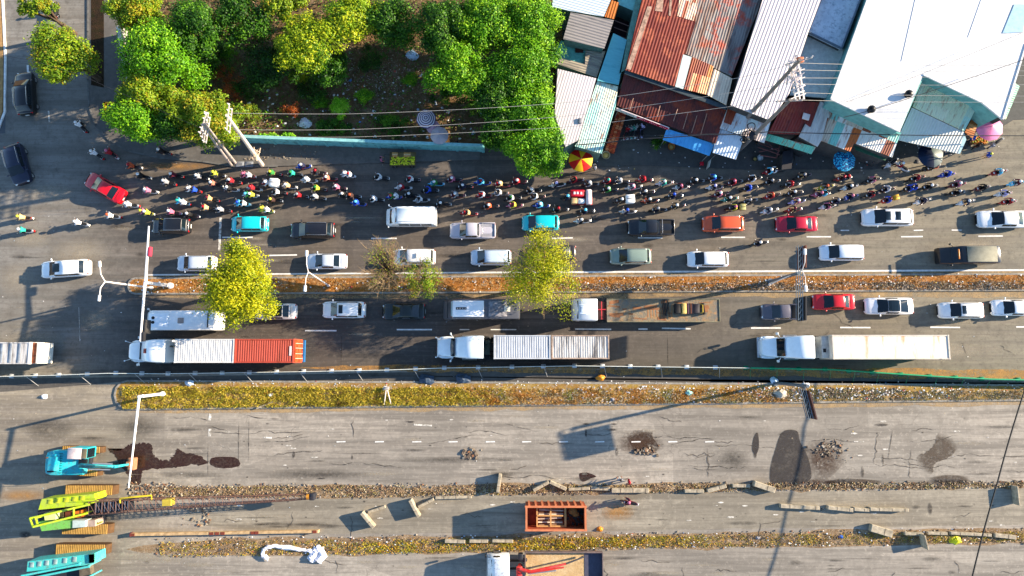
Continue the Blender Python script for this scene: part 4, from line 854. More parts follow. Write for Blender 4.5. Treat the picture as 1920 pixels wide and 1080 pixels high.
for k in range(9): mb.box((LX(1215, 1.45)-.55*k*.6, .1+.1*math.sin(k*2), 1.416), (.1, 1.3, .01))
mb.build('deck_stain', plain('#b07a4a', .8), o, smooth=False); mb = MB(); r9 = random.Random(12)
for k in range(26): mb.box((LX(1150+r9.random()*190, 1.45), r9.uniform(-1.0, 1.0), 1.417+.0003*k), (r9.uniform(.3, 1.6), r9.uniform(.06, .35), .012), rz=r9.uniform(-.2, .2))
mb.build('rust_patch', plain('#9a6844', .8, dirt=.5), o, smooth=False)
q = P(1287, 579, 1.6); l = thing('machinery_load', 'black and yellow engine machinery tied on the flatbed deck', 'machinery', (q.x, q.y, 1.42), 0)
MB().box((-1.0, 0, .3), (.7, 1.1, .55), bev=.05).build('engine_block', plain('#1c1a1a', .6), l); MB().box((-.35, 0, .35), (.5, 1.15, .6), bev=.05).build('housing', plain('#d8b868', .6, dirt=.4), l)
for k in range(4): MB().box((.1+k*.16, 0, .3), (.09, 1.15, .55)).build('cooling_fin', plain(['#6a4a5c', '#3a3234', '#7a4a3a', '#2a2430'][k], .6), l)
MB().box((1.0, 0, .3), (.7, 1.05, .5), bev=.05).build('motor', plain('#26222a', .6), l)
MB().tube([(1.5, -.5, .3), (1.7, -.4, .55), (1.7, .4, .55), (1.5, .5, .3)], .05, 6).build('handle_frame', plain('#c8a838', .6), l); MB().box((1.85, 0, .25), (.18, 1.3, .4), rz=.12).build('end_plate', plain('#1a1818', .6), l)
q = P(1248, 579, 1.6); l = thing('steel_bars', 'bundle of dark steel bars lying across the flatbed deck', 'steel bars', (q.x, q.y, 1.42), 0); rd = random.Random(3)
for k in range(8): a = R(90)+rd.uniform(-.22, .22); x = (k-3.5)*.1; MB().tube([(x-math.cos(a)*1.05, -math.sin(a)*1.05, .06+.03*(k % 3)), (x+math.cos(a)*1.05, math.sin(a)*1.05, .08+.03*(k % 3))], .035, 6).build('bar', plain('#3a3430', .7), l)
# ================================================================ PEOPLE AND MOTORBIKES
SKIN = plain('#a8704c', .6, dirt=.1, name='skin')
def figure(J, E, rad, extra=None, name='person'):
    """continuous body grown from a skeleton"""
    me = bpy.data.meshes.new(name); keys = list(J); me.from_pydata([J[k] for k in keys], [(keys.index(a), keys.index(b)) for a, b in E], []); me.update()
    o = bpy.data.objects.new(name+'_tmp', me); col.objects.link(o)
    m = o.modifiers.new('s', 'SKIN'); s2 = o.modifiers.new('u', 'SUBSURF'); s2.levels = 1
    sv = me.skin_vertices[0].data
    for i, k in enumerate(keys): r = rad[k]; sv[i].radius = r if isinstance(r, tuple) else (r, r); sv[i].use_root = (k == 'pelvis')
    dg = bpy.context.evaluated_depsgraph_get(); em = bpy.data.meshes.new_from_object(o.evaluated_get(dg)); bpy.data.objects.remove(o)
    mb = MB(); mb.add([v.co for v in em.vertices], [tuple(p.vertices) for p in em.polygons])
    return mb
def body_mesh(kind):
    if ('body', kind) in MC: return MC[('body', kind)]
    if kind in ('rider', 'pillion'):
        J = {'pelvis': (-.15, 0, .88), 'waist': (-.10, 0, 1.05), 'chest': (-.02, 0, 1.25), 'neck': (.05, 0, 1.43), 'head': (.10, 0, 1.55), 'crown': (.10, 0, 1.68)}
        for s, n in ((1, 'L'), (-1, 'R')):
            J['sh'+n] = (.0, s*.20, 1.36); hy = .30 if kind == 'rider' else .2
            J['el'+n] = (.20, s*.31, 1.14); J['wr'+n] = (.40, s*hy, 1.05) if kind == 'rider' else (.36, s*.17, 1.02); J['pa'+n] = (.46, s*hy, 1.04) if kind == 'rider' else (.43, s*.15, 1.02)
            J['hi'+n] = (-.12, s*.10, .86); J['kn'+n] = (.28, s*.20, .80); J['an'+n] = (.20, s*.19, .40); J['to'+n] = (.36, s*.20, .36)
    else:
        J = {'pelvis': (0, 0, .93), 'waist': (0, 0, 1.1), 'chest': (.02, 0, 1.3), 'neck': (.03, 0, 1.47), 'head': (.05, 0, 1.57), 'crown': (.05, 0, 1.69)}
        for s, n in ((1, 'L'), (-1, 'R')):
            J['sh'+n] = (.0, s*.20, 1.40); J['el'+n] = (.05, s*.27, 1.12); J['wr'+n] = (.22, s*.24, .96); J['pa'+n] = (.28, s*.23, .93)
            J['hi'+n] = (0, s*.10, .90); J['kn'+n] = (.05*s, s*.11, .50); J['an'+n] = (-.06*s, s*.11, .10); J['to'+n] = (.12-.06*s, s*.12, .05)
    E = [('pelvis', 'waist'), ('waist', 'chest'), ('chest', 'neck'), ('neck', 'head'), ('head', 'crown')]
    for n in 'LR': E += [('chest', 'sh'+n), ('sh'+n, 'el'+n), ('el'+n, 'wr'+n), ('wr'+n, 'pa'+n), ('pelvis', 'hi'+n), ('hi'+n, 'kn'+n), ('kn'+n, 'an'+n), ('an'+n, 'to'+n)]
    rad = dict(pelvis=(.17, .13), waist=(.15, .12), chest=(.18, .14), neck=.06, head=.10, crown=.07)
    for n in 'LR': rad.update({'sh'+n: .085, 'el'+n: .058, 'wr'+n: .036, 'pa'+n: (.045, .022), 'hi'+n: .10, 'kn'+n: .068, 'an'+n: .045, 'to'+n: (.045, .03)})
    mb = figure(J, E, rad)
    for s, n in ((1, 'L'), (-1, 'R')):       # fingers close round the grip, thumb from the side of the palm
        w = Vector(J['pa'+n])
        for i, ln in enumerate((.075, .085, .08, .065)):
            y = w.y+s*(-.03+.02*i); mb.tube([(w.x, y, w.z+.005), (w.x+ln*.6, y, w.z+.012), (w.x+ln*.75, y, w.z-.03)], [.0095, .009, .007], 5)
        mb.tube([(w.x-.03, w.y-s*.03, w.z), (w.x+.02, w.y-s*.06, w.z-.012), (w.x+.045, w.y-s*.06, w.z-.02)], [.012, .011, .008], 5)
    h = Vector(J['head']); mb.tube([h+Vector((.09, 0, .02)), h+Vector((.125, 0, -.02))], [.012, .018], 5)
    for s in (-1, 1): mb.sphere(h+Vector((.0, s*.095, 0)), .025, 6, 4, sc=(.6, .5, 1.2))
    me = mb.mesh('person', [SKIN, SKIN, SKIN, BLK])
    for p in me.polygons:
        c = p.center; hand = (c - Vector(J['paL'])).length < .1 or (c-Vector(J['paR'])).length < .1
        if c.z > J['neck'][2]+.02 or hand: k = 0
        elif kind == 'stand': k = 1 if c.z > .92 and not (abs(c.y) > .2 and c.z < 1.08) else (0 if abs(c.y) > .2 and c.z > .85 else (2 if c.z > .1 else 3))
        else: k = 1 if c.z > .93 and c.x < .42 or abs(c.y) > .2 and c.z > .95 else (2 if c.z > .42 else 3)
        p.material_index = k
    MC[('body', kind)] = me; return me
def helmet_mesh():
    if 'helm' in MC: return MC['helm']
    mb = MB(); mb.sphere((0, 0, 0), .145, 12, 8, sc=(1.12, 1, .95)); me = mb.mesh('helmet', [BLK]); MC['helm'] = me; return me
def visor_mesh():
    if 'vis' in MC: return MC['vis']
    mb = MB(); mb.sphere((.05, 0, -.02), .12, 10, 6, sc=(1.05, .95, .6)); me = mb.mesh('visor', [GL]); MC['vis'] = me; return me
def hair_mesh():
    if 'hair' in MC: return MC['hair']
    mb = MB(); mb.sphere((-.015, 0, .03), .118, 10, 7, sc=(1, .95, 1)); me = mb.mesh('hair', [plain('#120d0a', .5, name='hair')]); MC['hair'] = me; return me
def bike_meshes():
    if 'bike' in MC: return MC['bike']
    b = MB(); b.loft([(.93, .03, .60, .52, .03), (.80, .06, .68, .5, .05), (.60, .07, .70, .5, .05), (.45, .06, .62, .4, .05)])
    b.loft([(.60, .10, .92, .55, .05), (.52, .19, 1.0, .5, .06), (.40, .20, 1.02, .42, .06), (.33, .17, .92, .4, .05)])
    b.loft([(.33, .10, .50, .28, .05), (.0, .13, .46, .26, .05), (-.1, .13, .60, .28, .05)])
    b.loft([(.0, .13, .72, .32, .06), (-.3, .16, .76, .38, .06), (-.7, .14, .80, .48, .06), (-.95, .05, .84, .66, .04)])
    body = b.mesh('body', [BLK])
    s = MB(); s.loft([(.05, .09, .80, .70, .04), (-.1, .13, .84, .72, .05), (-.5, .14, .86, .74, .05), (-.78, .10, .88, .76, .04)]); seat = s.mesh('seat', [BLK])
    w = MB(); n = 18; o = []
    for y, r in ((-.05, .22), (-.05, .27), (0, .29), (.05, .27), (.05, .22)): o += [(math.cos(2*math.pi*k/n)*r, y, math.sin(2*math.pi*k/n)*r) for k in range(n)]
    w.add(o, [(i*n+k, i*n+(k+1) % n, (i+1)*n+(k+1) % n, (i+1)*n+k) for i in range(4) for k in range(n)]); 
    for k in range(5): a = k*1.257; w.tube([(0, 0, 0), (math.cos(a)*.23, 0, math.sin(a)*.23)], .015, 4, 1)
    wheel = w.mesh('wheel', [RUB, CHR])
    h = MB(); h.tube([(.36, -.34, 1.04), (.45, -.16, 1.08), (.47, 0, 1.06), (.45, .16, 1.08), (.36, .34, 1.04)], .018, 6); h.tube([(.47, 0, 1.04), (.62, 0, .35)], .03, 6)
    bar = h.mesh('handlebar', [BLK])
    mr = MB()
    for sg in (-1, 1): mr.tube([(.42, sg*.2, 1.08), (.47, sg*.30, 1.22)], .008, 4); mr.sphere((.47, sg*.32, 1.24), .055, 8, 5, sc=(.4, 1.2, .8))
    mirror = mr.mesh('mirror', [CHR]); t = MB(); t.box((-.97, 0, .74), (.10, .16, .12), bev=.03); t.box((-.93, 0, .56), (.03, .18, .13)); tail = t.mesh('tail_light', [LAMP_W])
    rk = MB(); rk.tube([(-.75, -.1, .9), (-1.0, -.09, .92), (-1.0, .09, .92), (-.75, .1, .9)], .014, 5); rack = rk.mesh('grab_rail', [CHR])
    hl = MB(); hl.sphere((.56, 0, .95), .085, 8, 6, sc=(.7, 1.2, .8)); head = hl.mesh('headlight', [LAMP_W])
    MC['bike'] = (body, seat, wheel, bar, mirror, tail, rack, head); return MC['bike']
CN = dict(W=('white', '#dcdcdc'), K=('black', '#101012'), R=('red', '#9c1422'), P=('pink', '#b86480'), B=('blue', '#1c4cc0'), C=('light blue', '#5cc8ea'), G=('green', '#2a7a34'), Y=('yellow', '#c4be3c'), O=('orange', '#c05430'),
          T=('tan', '#d8b078'), N=('navy', '#141c3c'), M=('maroon', '#5c1428'), V=('lavender', '#b8b4e8'), E=('grey', '#8a8c92'), J=('teal', '#1e9a8a'), S=('salmon', '#b8705c'), D=('dark brown', '#3a2420'))
def mt(k, rough=.7): return plain(CN[k][1], rough, dirt=.15, name='cloth_'+CN[k][0].replace(' ', '_'))
def setm(o, i, m): o.material_slots[i].link = 'OBJECT'; o.material_slots[i].material = m
def person(kind, loc, rz, shirt, trousers, label, helmet=None, group=None):
    p = link('person', body_mesh(kind)); p.location = loc; p.rotation_euler = (0, 0, rz); p.scale = (1.1, 1.14, 1.04) if kind != 'stand' else (1.05, 1.05, 1.0); setm(p, 1, mt(shirt)); setm(p, 2, mt(trousers)); tag(p, label, 'person', group)
    hp = {'rider': (.11, 0, 1.60), 'pillion': (.11, 0, 1.60), 'stand': (.05, 0, 1.62)}[kind]
    if helmet:
        h = link('helmet', helmet_mesh(), p, hp); setm(h, 0, plain(CN[helmet][1], .2, dirt=.05, name='helmet_shell')); link('visor', visor_mesh(), h)
    else: link('hair', hair_mesh(), p, hp)
    return p
bikes = """
44 408 O T Y g|46 432 W J W g|150 418 W W W|210 405 W W O|102 15 K E W u|151 235 K W W d|180 288 K W W d|208 287 R R P d|305 284 K K W
249 312 K O R|267 330 K K W|314 342 K E W|328 329 K M W|375 332 K E W|406 326 K Y Y|280 358 W P W|361 356 R W W p:B|402 345 K S W|244 384 W W W|341 379 C C J p:W|273 398 Y P Y p:Y|324 398 P P W|395 373 K T M|388 390 K T R|358 403 M K W|417 394 K E W
463 329 R P P p:W|436 340 K R W|432 354 W K W|475 353 W R R|503 344 R W W b|512 325 K G Y|550 326 K J G|578 338 W W W|541 349 W T W|596 354 K Y G|521 361 K W K|562 367 K R E|468 366 W G C p:Y|513 376 K D Y|453 382 C C B p:W|497 393 Y Y Y p:W|594 370 K E W
616 335 R S W|651 328 W W W p:W|634 352 M P W|646 366 K K W|596 323 M K R|660 368 K D O|671 381 B B C|713 333 K W K|755 352 W R W|772 337 K W R|738 369 B G O p:W|704 374 K W W|770 366 K K W
817 344 C G W|805 357 K B K|850 337 M P W|870 350 K N W|856 366 M E W|789 375 W W K|829 383 K K W|904 342 B C R|939 346 R T W|906 366 R W R|937 362 E W K|918 387 K O W|878 400 R T K
971 341 M R W|998 358 K E W|1005 369 D W K|960 372 K W G|964 385 P Y M|1044 346 W N V|1014 385 B C W|1078 338 M R K|1106 345 D E W|1048 393 K K R|1098 396 K N C|1091 414 W K W
1141 340 M R J|1141 356 K G W|1163 340 K E W|1207 337 R R R|1187 351 W P W|1210 361 K K W|1245 343 W J W|1276 351 W M P|1304 340 K K W|1166 376 D D W b|1218 376 O K W|1263 367 K N B|1176 396 W N B|1233 393 K K E|1268 387 K K W
1338 334 D B C|1339 351 W N V|1375 342 M R P|1412 335 K W K|1404 353 K B B|1349 364 M P W|1367 373 J K W|1404 377 K K E|1377 390 K Y P q|1445 321 R C W p:W|1445 341 K K E|1482 346 K R R|1446 367 R R O|1442 395 W E W|1487 362 K K W|1494 378 V P W|1487 393 R K M
1505 330 K K E|1547 351 Y K O|1580 334 R N R p:K|1592 351 W K W|1538 364 P N P p:C|1594 369 B N P|1635 338 K P K|1662 355 K W E|1633 365 K R K|1664 375 R B M y|1568 377 K N E|1551 387 W P K
1717 334 K R M|1775 327 B B B|1871 323 R C W|1706 353 K B K p:B|1741 350 K K W|1794 346 M P W|1793 361 K K E|1841 352 M K K|1905 343 C M W|1881 363 W V K|1890 378 R R E|1729 377 W N N|1810 379 W N W|1423 456 K K W
"""
LMK = [(30, 'at the left edge of the junction'), (150, 'in the junction'), (245, 'right of the red turning car'), (321, 'above the stopped black SUV'), (385, 'left of the turquoise hatchback'), (467, 'above the turquoise hatchback'), (530, 'right of the turquoise hatchback'), (590, 'above the silver railed black SUV'), (670, 'left of the white passenger van'), (770, 'above the white passenger van'), (845, 'right of the white passenger van'), (900, 'above the silver pickup'),
       (960, 'left of the cyan hatchback'), (1013, 'above the cyan hatchback'), (1090, 'beside the red cargo tricycle'), (1150, 'left of the black pickup'), (1218, 'above the black pickup'), (1290, 'right of the black pickup'), (1355, 'above the orange SUV'), (1425, 'left of the crimson sedan'), (1493, 'above the crimson sedan'), (1570, 'right of the crimson sedan'), (1650, 'above the large white SUV'), (1750, 'right of the large white SUV'), (1850, 'above the rightmost white sedan')]
BG = 'motorbikes filling the lanes along the kerb'; PG = 'riders in the crowd of motorbikes'
BL = []; rdb = random.Random(4)
for tok in bikes.replace('\n', '|').split('|'):
    tok = tok.split()
    if not tok: continue
    x, y = int(tok[0]), int(tok[1]); fl = tok[5] if len(tok) > 5 else ''
    lm = min(LMK, key=lambda a: abs(a[0]-x))[1]
    if y < 300 and x < 320: lm = 'at the corner of the side road'
    if tok[0] == '1423': lm = 'alone in the lane below the crimson sedan'
    BL.append(dict(x=x, y=y, c=tok[2], s=tok[3], h=tok[4], fl=fl, lm=lm, row='near the kerb' if y < 341 else 'in the middle rows' if y < 368 else 'nearest the cars'))
def uniq(items, base):
    """make labels unique: add an ordinal from the left among those that read the same"""
    d = {}
    for it in items: d.setdefault(base(it), []).append(it)
    nm = ['leftmost', 'second from the left', 'third from the left', 'fourth from the left', 'fifth from the left', 'sixth from the left']
    out = {}
    for k, v in d.items():
        v.sort(key=lambda t: t['x'])
        for i, it in enumerate(v): out[id(it)] = k if len(v) == 1 else k+', '+(nm[i] if i < len(v)-1 or len(v) > 2 else 'the right one')
    return out
def rl(it): return ('%s motorbike %s %s' % (CN[it['c']][0], it['lm'], '' if it['lm'].startswith(('at', 'alone', 'in the')) else it['row'])).strip()
def pl(it): return ('rider in %s top, %s helmet, %s%s' % (CN[it['s']][0], CN[it['h']][0], it['lm'], '' if it['lm'].startswith(('at', 'alone', 'in the')) else ' '+it['row'])).strip()
bl, ppl = uniq(BL, rl), uniq(BL, pl)
PU = set()
def PASS(it, c2):
    t = 'passenger in %s behind rider in %s, %s' % (CN[c2][0], CN[it['s']][0], it['lm'])
    if t in PU: t += ', right one'
    PU.add(t); return t
body, seat, wheel, bar, mirror, tail, rack, headl = bike_meshes()
def bike_parts(b, c):
    o = link('body', body, b); setm(o, 0, paint(CN[c][1], .3, 'bike_paint'))
    link('seat', seat, b); link('wheel', wheel, b, (.64, 0, .29)); link('wheel', wheel, b, (-.60, 0, .29)); link('handlebar', bar, b); link('mirror', mirror, b); t = link('tail_light', tail, b)
    setm(t, 0, LAMP_W if rdb.random() < .6 else LAMP_R); link('headlight', headl, b)
    if rdb.random() < .6: link('grab_rail', rack, b)
proto = thing('motorbike', 'x', 'motorbike', (0, 0, 0)); bike_parts(proto, 'K'); first = True
for it in BL:
    x, y, fl = it['x'], it['y'], it['fl']
    ang = 180 - max(-1, min(1, (950-x)/700))*11 + rdb.uniform(-5, 5)
    if 'd' in fl: ang = 128 if x < 160 else 143
    if 'u' in fl: ang = 95
    if 'g' in fl: ang = 178
    a = R(ang if True else 0); w = P(x, y, .85)
    if first: b = proto; first = False
    else: b = copy_tree(proto)
    b.location = (w.x, w.y, 0); b.rotation_euler = (0, 0, a); k = rdb.uniform(.98, 1.08); b.scale = (k, k*1.22, k)
    for ch in b.children:
        if ch.name.startswith('body'): setm(ch, 0, paint(CN[it['c']][1], .3, 'bike_paint'))
        if ch.name.startswith('tail'): setm(ch, 0, LAMP_W if rdb.random() < .65 else LAMP_R)
    tag(b, bl[id(it)], 'motorbike', BG)
    fx, fy = math.cos(a), math.sin(a); ox = .0 if 'p' not in fl else .08
    person('rider', (w.x+fx*(-.02+ox), w.y+fy*(-.02+ox), 0), a, it['s'], rdb.choice('KNNEDKTK'), ppl[id(it)], it['h'], PG)
    if 'p:' in fl:
        c2 = fl.split('p:')[1][0]; person('pillion', (w.x-fx*.42, w.y-fy*.42, .04), a, c2, rdb.choice('KNE'), PASS(it, c2), rdb.choice('WKRWE'), 'passengers on motorbikes')
    if fl in ('b', 'y', 'q'):
        cc = {'b': '#e6e8e6', 'y': '#d8a82c', 'q': '#a8a46a'}[fl]; nm = {'b': 'load', 'y': 'delivery_box', 'q': 'basket'}[fl]
        s = {'b': (1.0, .95, .75), 'y': (.5, .55, .5), 'q': (.6, .7, .4)}[fl]
        q = thing(nm, {'b': 'big white wrapped load on a motorbike '+it['lm'], 'y': 'yellow delivery box on a motorbike '+it['lm'], 'q': 'woven green basket on a motorbike '+it['lm']}[fl], {'b': 'load', 'y': 'box', 'q': 'basket'}[fl], (w.x-fx*.85, w.y-fy*.85, .9), a)
        MB().box((0, 0, s[2]/2), s, bev=.1 if fl == 'b' else .04).build('container_body', plain(cc, .6, dirt=.15), q); MB().box((0, 0, s[2]+.01), (s[0]*.85, .06, .02)).build('strap', BLK, q)
# parked motorbikes in front of the shops
PGp = 'parked motorbikes in front of the shops'
for x, y, c, ang, lab in ((1175, 248, 'R', 70, 'red motorbike parked beside the orange stack under the awning'), (1181, 247, 'E', 72, 'grey motorbike parked second from the orange stack'), (1187, 246, 'J', 76, 'teal motorbike parked third from the orange stack'), (1193, 245, 'W', 80, 'white motorbike parked in the middle of the parked row'), (1198, 246, 'K', 84, 'black motorbike parked second last in the row'), (1204, 244, 'V', 86, 'lavender motorbike parked last in the row'),
                          (1671, 306, 'W', 215, 'white motorbikes crate like scooter parked at the foot of the patchwork roof'), (1691, 311, 'W', 140, 'white scooter with a rider in red waiting by the patchwork roof'), (1747, 314, 'K', 200, 'dark motorbike half under the black umbrella'), (1640, 300, 'W', 190, 'white and green scooter under the patchwork roof edge'), (568, 312, 'B', 185, 'blue motorbike with a white box standing on the pavement'), (1868, 268, 'E', 215, 'grey scooter parked below the pink umbrella')):
    w = P(x, y, .8); b = copy_tree(proto); b.location = (w.x, w.y, .05); b.rotation_euler = (0, 0, R(ang))
    for ch in b.children:
        if ch.name.startswith('body'): setm(ch, 0, paint(CN[c][1], .3, 'bike_paint'))
    tag(b, lab, 'motorbike', PGp)
def per(x, y, ang, s, t, lab, h=None, kind='stand', z=0, ): w = P(x, y, 1.2+z); return person(kind, (w.x, w.y, z), R(ang), s, t, lab, h)
per(1691, 309, 140, 'R', 'N', 'person in red top sitting on the white scooter by the patchwork roof', 'W', 'rider'); per(1747, 312, 200, 'K', 'D', 'person in black sitting on the motorbike under the black umbrella', 'W', 'rider')
per(568, 310, 185, 'N', 'M', 'person in navy top beside the blue motorbike on the pavement', 'W', 'rider', .05); per(1180, 903, 190, 'R', 'E', 'person in red top walking on the rubble verge with a long shadow', 'R')
per(1163, 900, 100, 'E', 'W', 'person in grey clothes standing in the verge next to the person in red'); w = P(1180, 943, .8); b = copy_tree(proto); b.location = (w.x, w.y, 0); b.rotation_euler = (0, 0, R(170)); tag(b, 'dark red motorbike alone on the service lane below the person in red', 'motorbike')
for ch in b.children:
    if ch.name.startswith('body'): setm(ch, 0, paint(CN['M'][1], .3, 'bike_paint'))
per(1180, 941, 170, 'M', 'N', 'rider in maroon top alone on the service lane motorbike', 'P', 'rider')
per(714, 298, 10, 'P', 'K', 'fruit seller in pink and white top standing left of the fruit cart', None, z=.12); per(1116, 312, 200, 'W', 'K', 'person in white top standing right of the red and yellow umbrella')
per(1855, 290, 190, 'B', 'T', 'person in blue top with tan hat walking on the road below the pink umbrella', 'Y'); per(1205, 236, 40, 'V', 'N', 'person in lavender top bending by the parked motorbikes', None)
per(1824, 258, 220, 'B', 'N', 'person in blue top at the fruit stall beside the pink umbrella', 'B'); per(1835, 272, 160, 'D', 'K', 'person in dark clothes behind the fruit stall', None)
per(858, 268, 60, 'M', 'N', 'person in maroon top behind the turquoise wall beside the grey umbrella', None, z=.16); per(815, 262, 120, 'R', 'K', 'person in dark red top between the two parasols behind the wall', None, z=.16)
# cargo tricycle
w = P(1088, 370, .9); o = thing('cargo_tricycle', 'red and white loaded cargo tricycle in the middle of the motorbikes', 'tricycle', (w.x, w.y, 0), R(180))
MB().box((-.25, 0, .55), (2.3, 1.6, .18), bev=.04).build('cargo_bed', plain('#a81c28', .5), o)
MB().box((.35, -.42, .95), (1.6, .75, .55), bev=.08).build('red_crate', plain('#d01830', .5), o); MB().box((-.95, 0, 1.0), (.65, 1.7, .7), bev=.15).build('white_sack', plain('#f0dcdc', .7), o)
MB().box((.7, .45, .95), (.65, .62, .5), bev=.03).build('cardboard_box', plain('#c8a878', .8), o); MB().box((-.1, .45, .95), (.85, .6, .5), bev=.18).build('white_bundle', plain('#dfe8ec', .7), o)
for x, y in ((.7, -.42), (.35, -.42), (-.05, -.40)): MB().box((x, y, 1.24), (.24, .3, .05), bev=.02).build('carton', plain('#f4d4d8', .6), o)
MB().tube([(1.0, 0, .6), (1.9, 0, .9), (1.9, 0, .35)], .04, 6).tube([(1.75, -.35, 1.05), (1.9, 0, 1.0), (1.75, .35, 1.05)], .02, 6).build('frame', BLK, o)
for x, y in ((1.95, 0), (-.7, .8), (-.7, -.8)): link('wheel', wheel, o, (x, y, .29))
MB().box((1.25, 0, .8), (.6, .28, .12), bev=.04).build('seat', BLK, o)
person('rider', (w.x-1.35, w.y-.0, 0), R(180), 'N', 'N', 'driver in navy top on the red cargo tricycle', 'C')
# ================================================================ BUILDINGS
M_wall = plain('#5d7f78', .85, dirt=.4, name='painted_wall'); M_wallg = plain('#4b4a49', .9, dirt=.4, name='grey_wall')
def A(x0, y0, x1, y1):   # direction of a roof's ribs, from two pixels along the rib
    a, b = P(x0, y0), P(x1, y1); return -math.atan2(b.y-a.y, b.x-a.x)+math.pi/2
RB = A(1213, 0, 1173, 132); RC = A(1543, 0, 1480, 175); RA = A(1119, 147, 1085, 262); RAx = RA+math.pi/2
def building(name, label, px, z, walls=None):
    w = P(*px, z); return thing(name, label, 'building' if 'build' in name or 'shed' in name else 'house', (w.x, w.y, 0))
def roof(o, px, z, mat, nm='roof', th=.07, wall=True, inset=.12, wm=None, zs=None, base=0.0, lab=None):
    pts = [P(x, y, (zs[i] if zs else z)) for i, (x, y) in enumerate(px)]; L = o.location
    c = sum(pts, Vector())/len(pts); mb = MB(); mb.prism([(p.x-L.x, p.y-L.y, p.z) for p in pts], 0, z)
    # thin sheet following the slope
    n = len(pts); mb = MB(); q = [(p.x-L.x, p.y-L.y, p.z) for p in pts]
    a = sum(q[i][0]*q[(i+1) % n][1]-q[(i+1) % n][0]*q[i][1] for i in range(n))
    if a < 0: q = q[::-1]
    mb.add(q+[(x, y, zz-th) for x, y, zz in q], [tuple(range(n)), tuple(range(2*n-1, n-1, -1))]+[(i, n+i, n+(i+1) % n, (i+1) % n) for i in range(n)])
    r = mb.build(nm, mat, o, smooth=False, label=lab)
    if wall:
        w = MB(); qi = []
        for x, y, zz in q:
            d = Vector((x-(c.x-L.x), y-(c.y-L.y))); k = 1-inset*1.6/max(d.length, .5); qi.append((c.x-L.x+d.x*k, c.y-L.y+d.y*k, zz-th-.02))
        w.prism(qi, base, z); w.build('wall', wm or M_wall, o, smooth=False)
    return r
WHT = lambda a, p=.3: corr('#cdc4c4', '#b6acaa', a, p, .2, name='white_tin', rough=.5, bump=.4)
# house cluster next to the trees
o = building('tin_roof_house', 'low house with white, grey and turquoise roofs beside the green trees', (1105, 100), 4)
roof(o, [(1035, 12), (1042, -40), (1160, -40), (1145, 0), (1132, 31), (1067, 20)], 4.6, corr('#c2d0da', '#a3b2bd', RAx, .3, .2, name='pale_blue_tin'))
roof(o, [(1146, 0), (1161, 5), (1152, 36), (1134, 31.5)], 4.3, corr('#b5651e', '#8a4416', RA, .3, .5, name='orange_rust_tin'), lab='orange rusty sheet beside the pale blue roof')
roof(o, [(1158, -40), (1215, -40), (1203, 0), (1195, 23), (1159, 8)], 3.9, plain('#7fc4be', .6, dirt=.3, name='turquoise_roof'))
roof(o, [(1070, 23), (1151, 38), (1133, 91), (1056, 73)], 4.9, corr('#8a8480', '#726d6b', RAx, .34, .2, name='grey_tin'), lab='grey ribbed roof')
roof(o, [(1052, 76), (1080, 80), (1107, 93), (1099, 120), (1038, 106)], 3.2, plain('#67b3aa', .7, dirt=.4, name='turquoise_terrace')); 
q = P(1086, 91, 3.25)-o.location; MB().box((q.x, q.y, 3.3), (.9, 1.0, .1)).build('roof_opening', plain('#4a2418', .8), o)
roof(o, [(1098, 95), (1135, 96), (1119, 145), (1042, 119), (1046, 106), (1097, 121)], 3.6, corr('#a49a86', '#7f766c', RAx, .3, .5, name='beige_tin'))
roof(o, [(1150, 62), (1176, 75), (1160, 159), (1120, 151)], 4.2, corr('#63b0b8', '#4b98a4', RAx, .9, .2, name='turquoise_tin', bump=.25))
roof(o, [(1046, 129), (1118, 147), (1106, 190), (1084, 263), (1060, 275), (1040, 215)], 4.4, WHT(RA), lab='white ribbed roof')
roof(o, [(1120, 152), (1159, 162), (1154, 200), (1142, 240), (1128, 288), (1078, 274), (1085, 263), (1107, 190)], 3.9, patch(['#9fd0c4', '#b9d8cc', '#d8dcc0', '#8cc4bc', '#c8dccc'], RA, 1.4, name='pale_green_tin'), lab='pale green ribbed roof')
q = P(1088, 227, 4.4)-o.location; MB().box((q.x, q.y, 4.5), (.45, .6, .2), bev=.05).build('vent', plain('#8d8d92', .6), o)
mb = MB()
for k in range(3): a, b = P(1151, 38+k*13, 2.9)-o.location, P(1182, 50+k*13, 2.9)-o.location; mb.tube([(a.x, a.y, 2.9), (b.x, b.y, 2.9)], .05, 5)
mb.build('rafter', plain('#8c6a60', .8), o); roof(o, [(1152, 32), (1194, 24), (1177, 74), (1150, 61)], 1.2, plain('#33242a', .9, dirt=.3), 'yard_floor', wall=False)
# rusty shed
o = building('rusty_shed', 'big shed with rust brown ribbed roof and dark porch over the parked motorbikes', (1285, 90), 5)
rz = 5.2; RU1 = corr('#7a2e1c', '#641f14', RB, .34, .6, '#96492e', name='rust_tin'); RU2 = corr('#8c857e', '#6a4a3c', RB, .3, .7, '#9a4a30', name='grey_rust_tin', pan=1.0)
roof(o, [(1213, -40), (1307, -40), (1303, 43), (1285, 101), (1265, 162), (1173, 131)], rz, RU1, lab='rust brown ribbed half of the roof', wm=M_wall)
roof(o, [(1307, -40), (1352, -40), (1345, 20), (1322, 118), (1286, 101), (1304, 43)], rz, RU2, lab='grey and rust mottled sheets')
roof(o, [(1352, -40), (1442, -40), (1425, 10), (1372, 143), (1338, 127), (1323, 118), (1346, 20)], rz, corr('#827c78', '#4a3632', RB, .3, .55, '#a84028', name='striped_grey_tin', pan=1.1), lab='grey striped sheets')
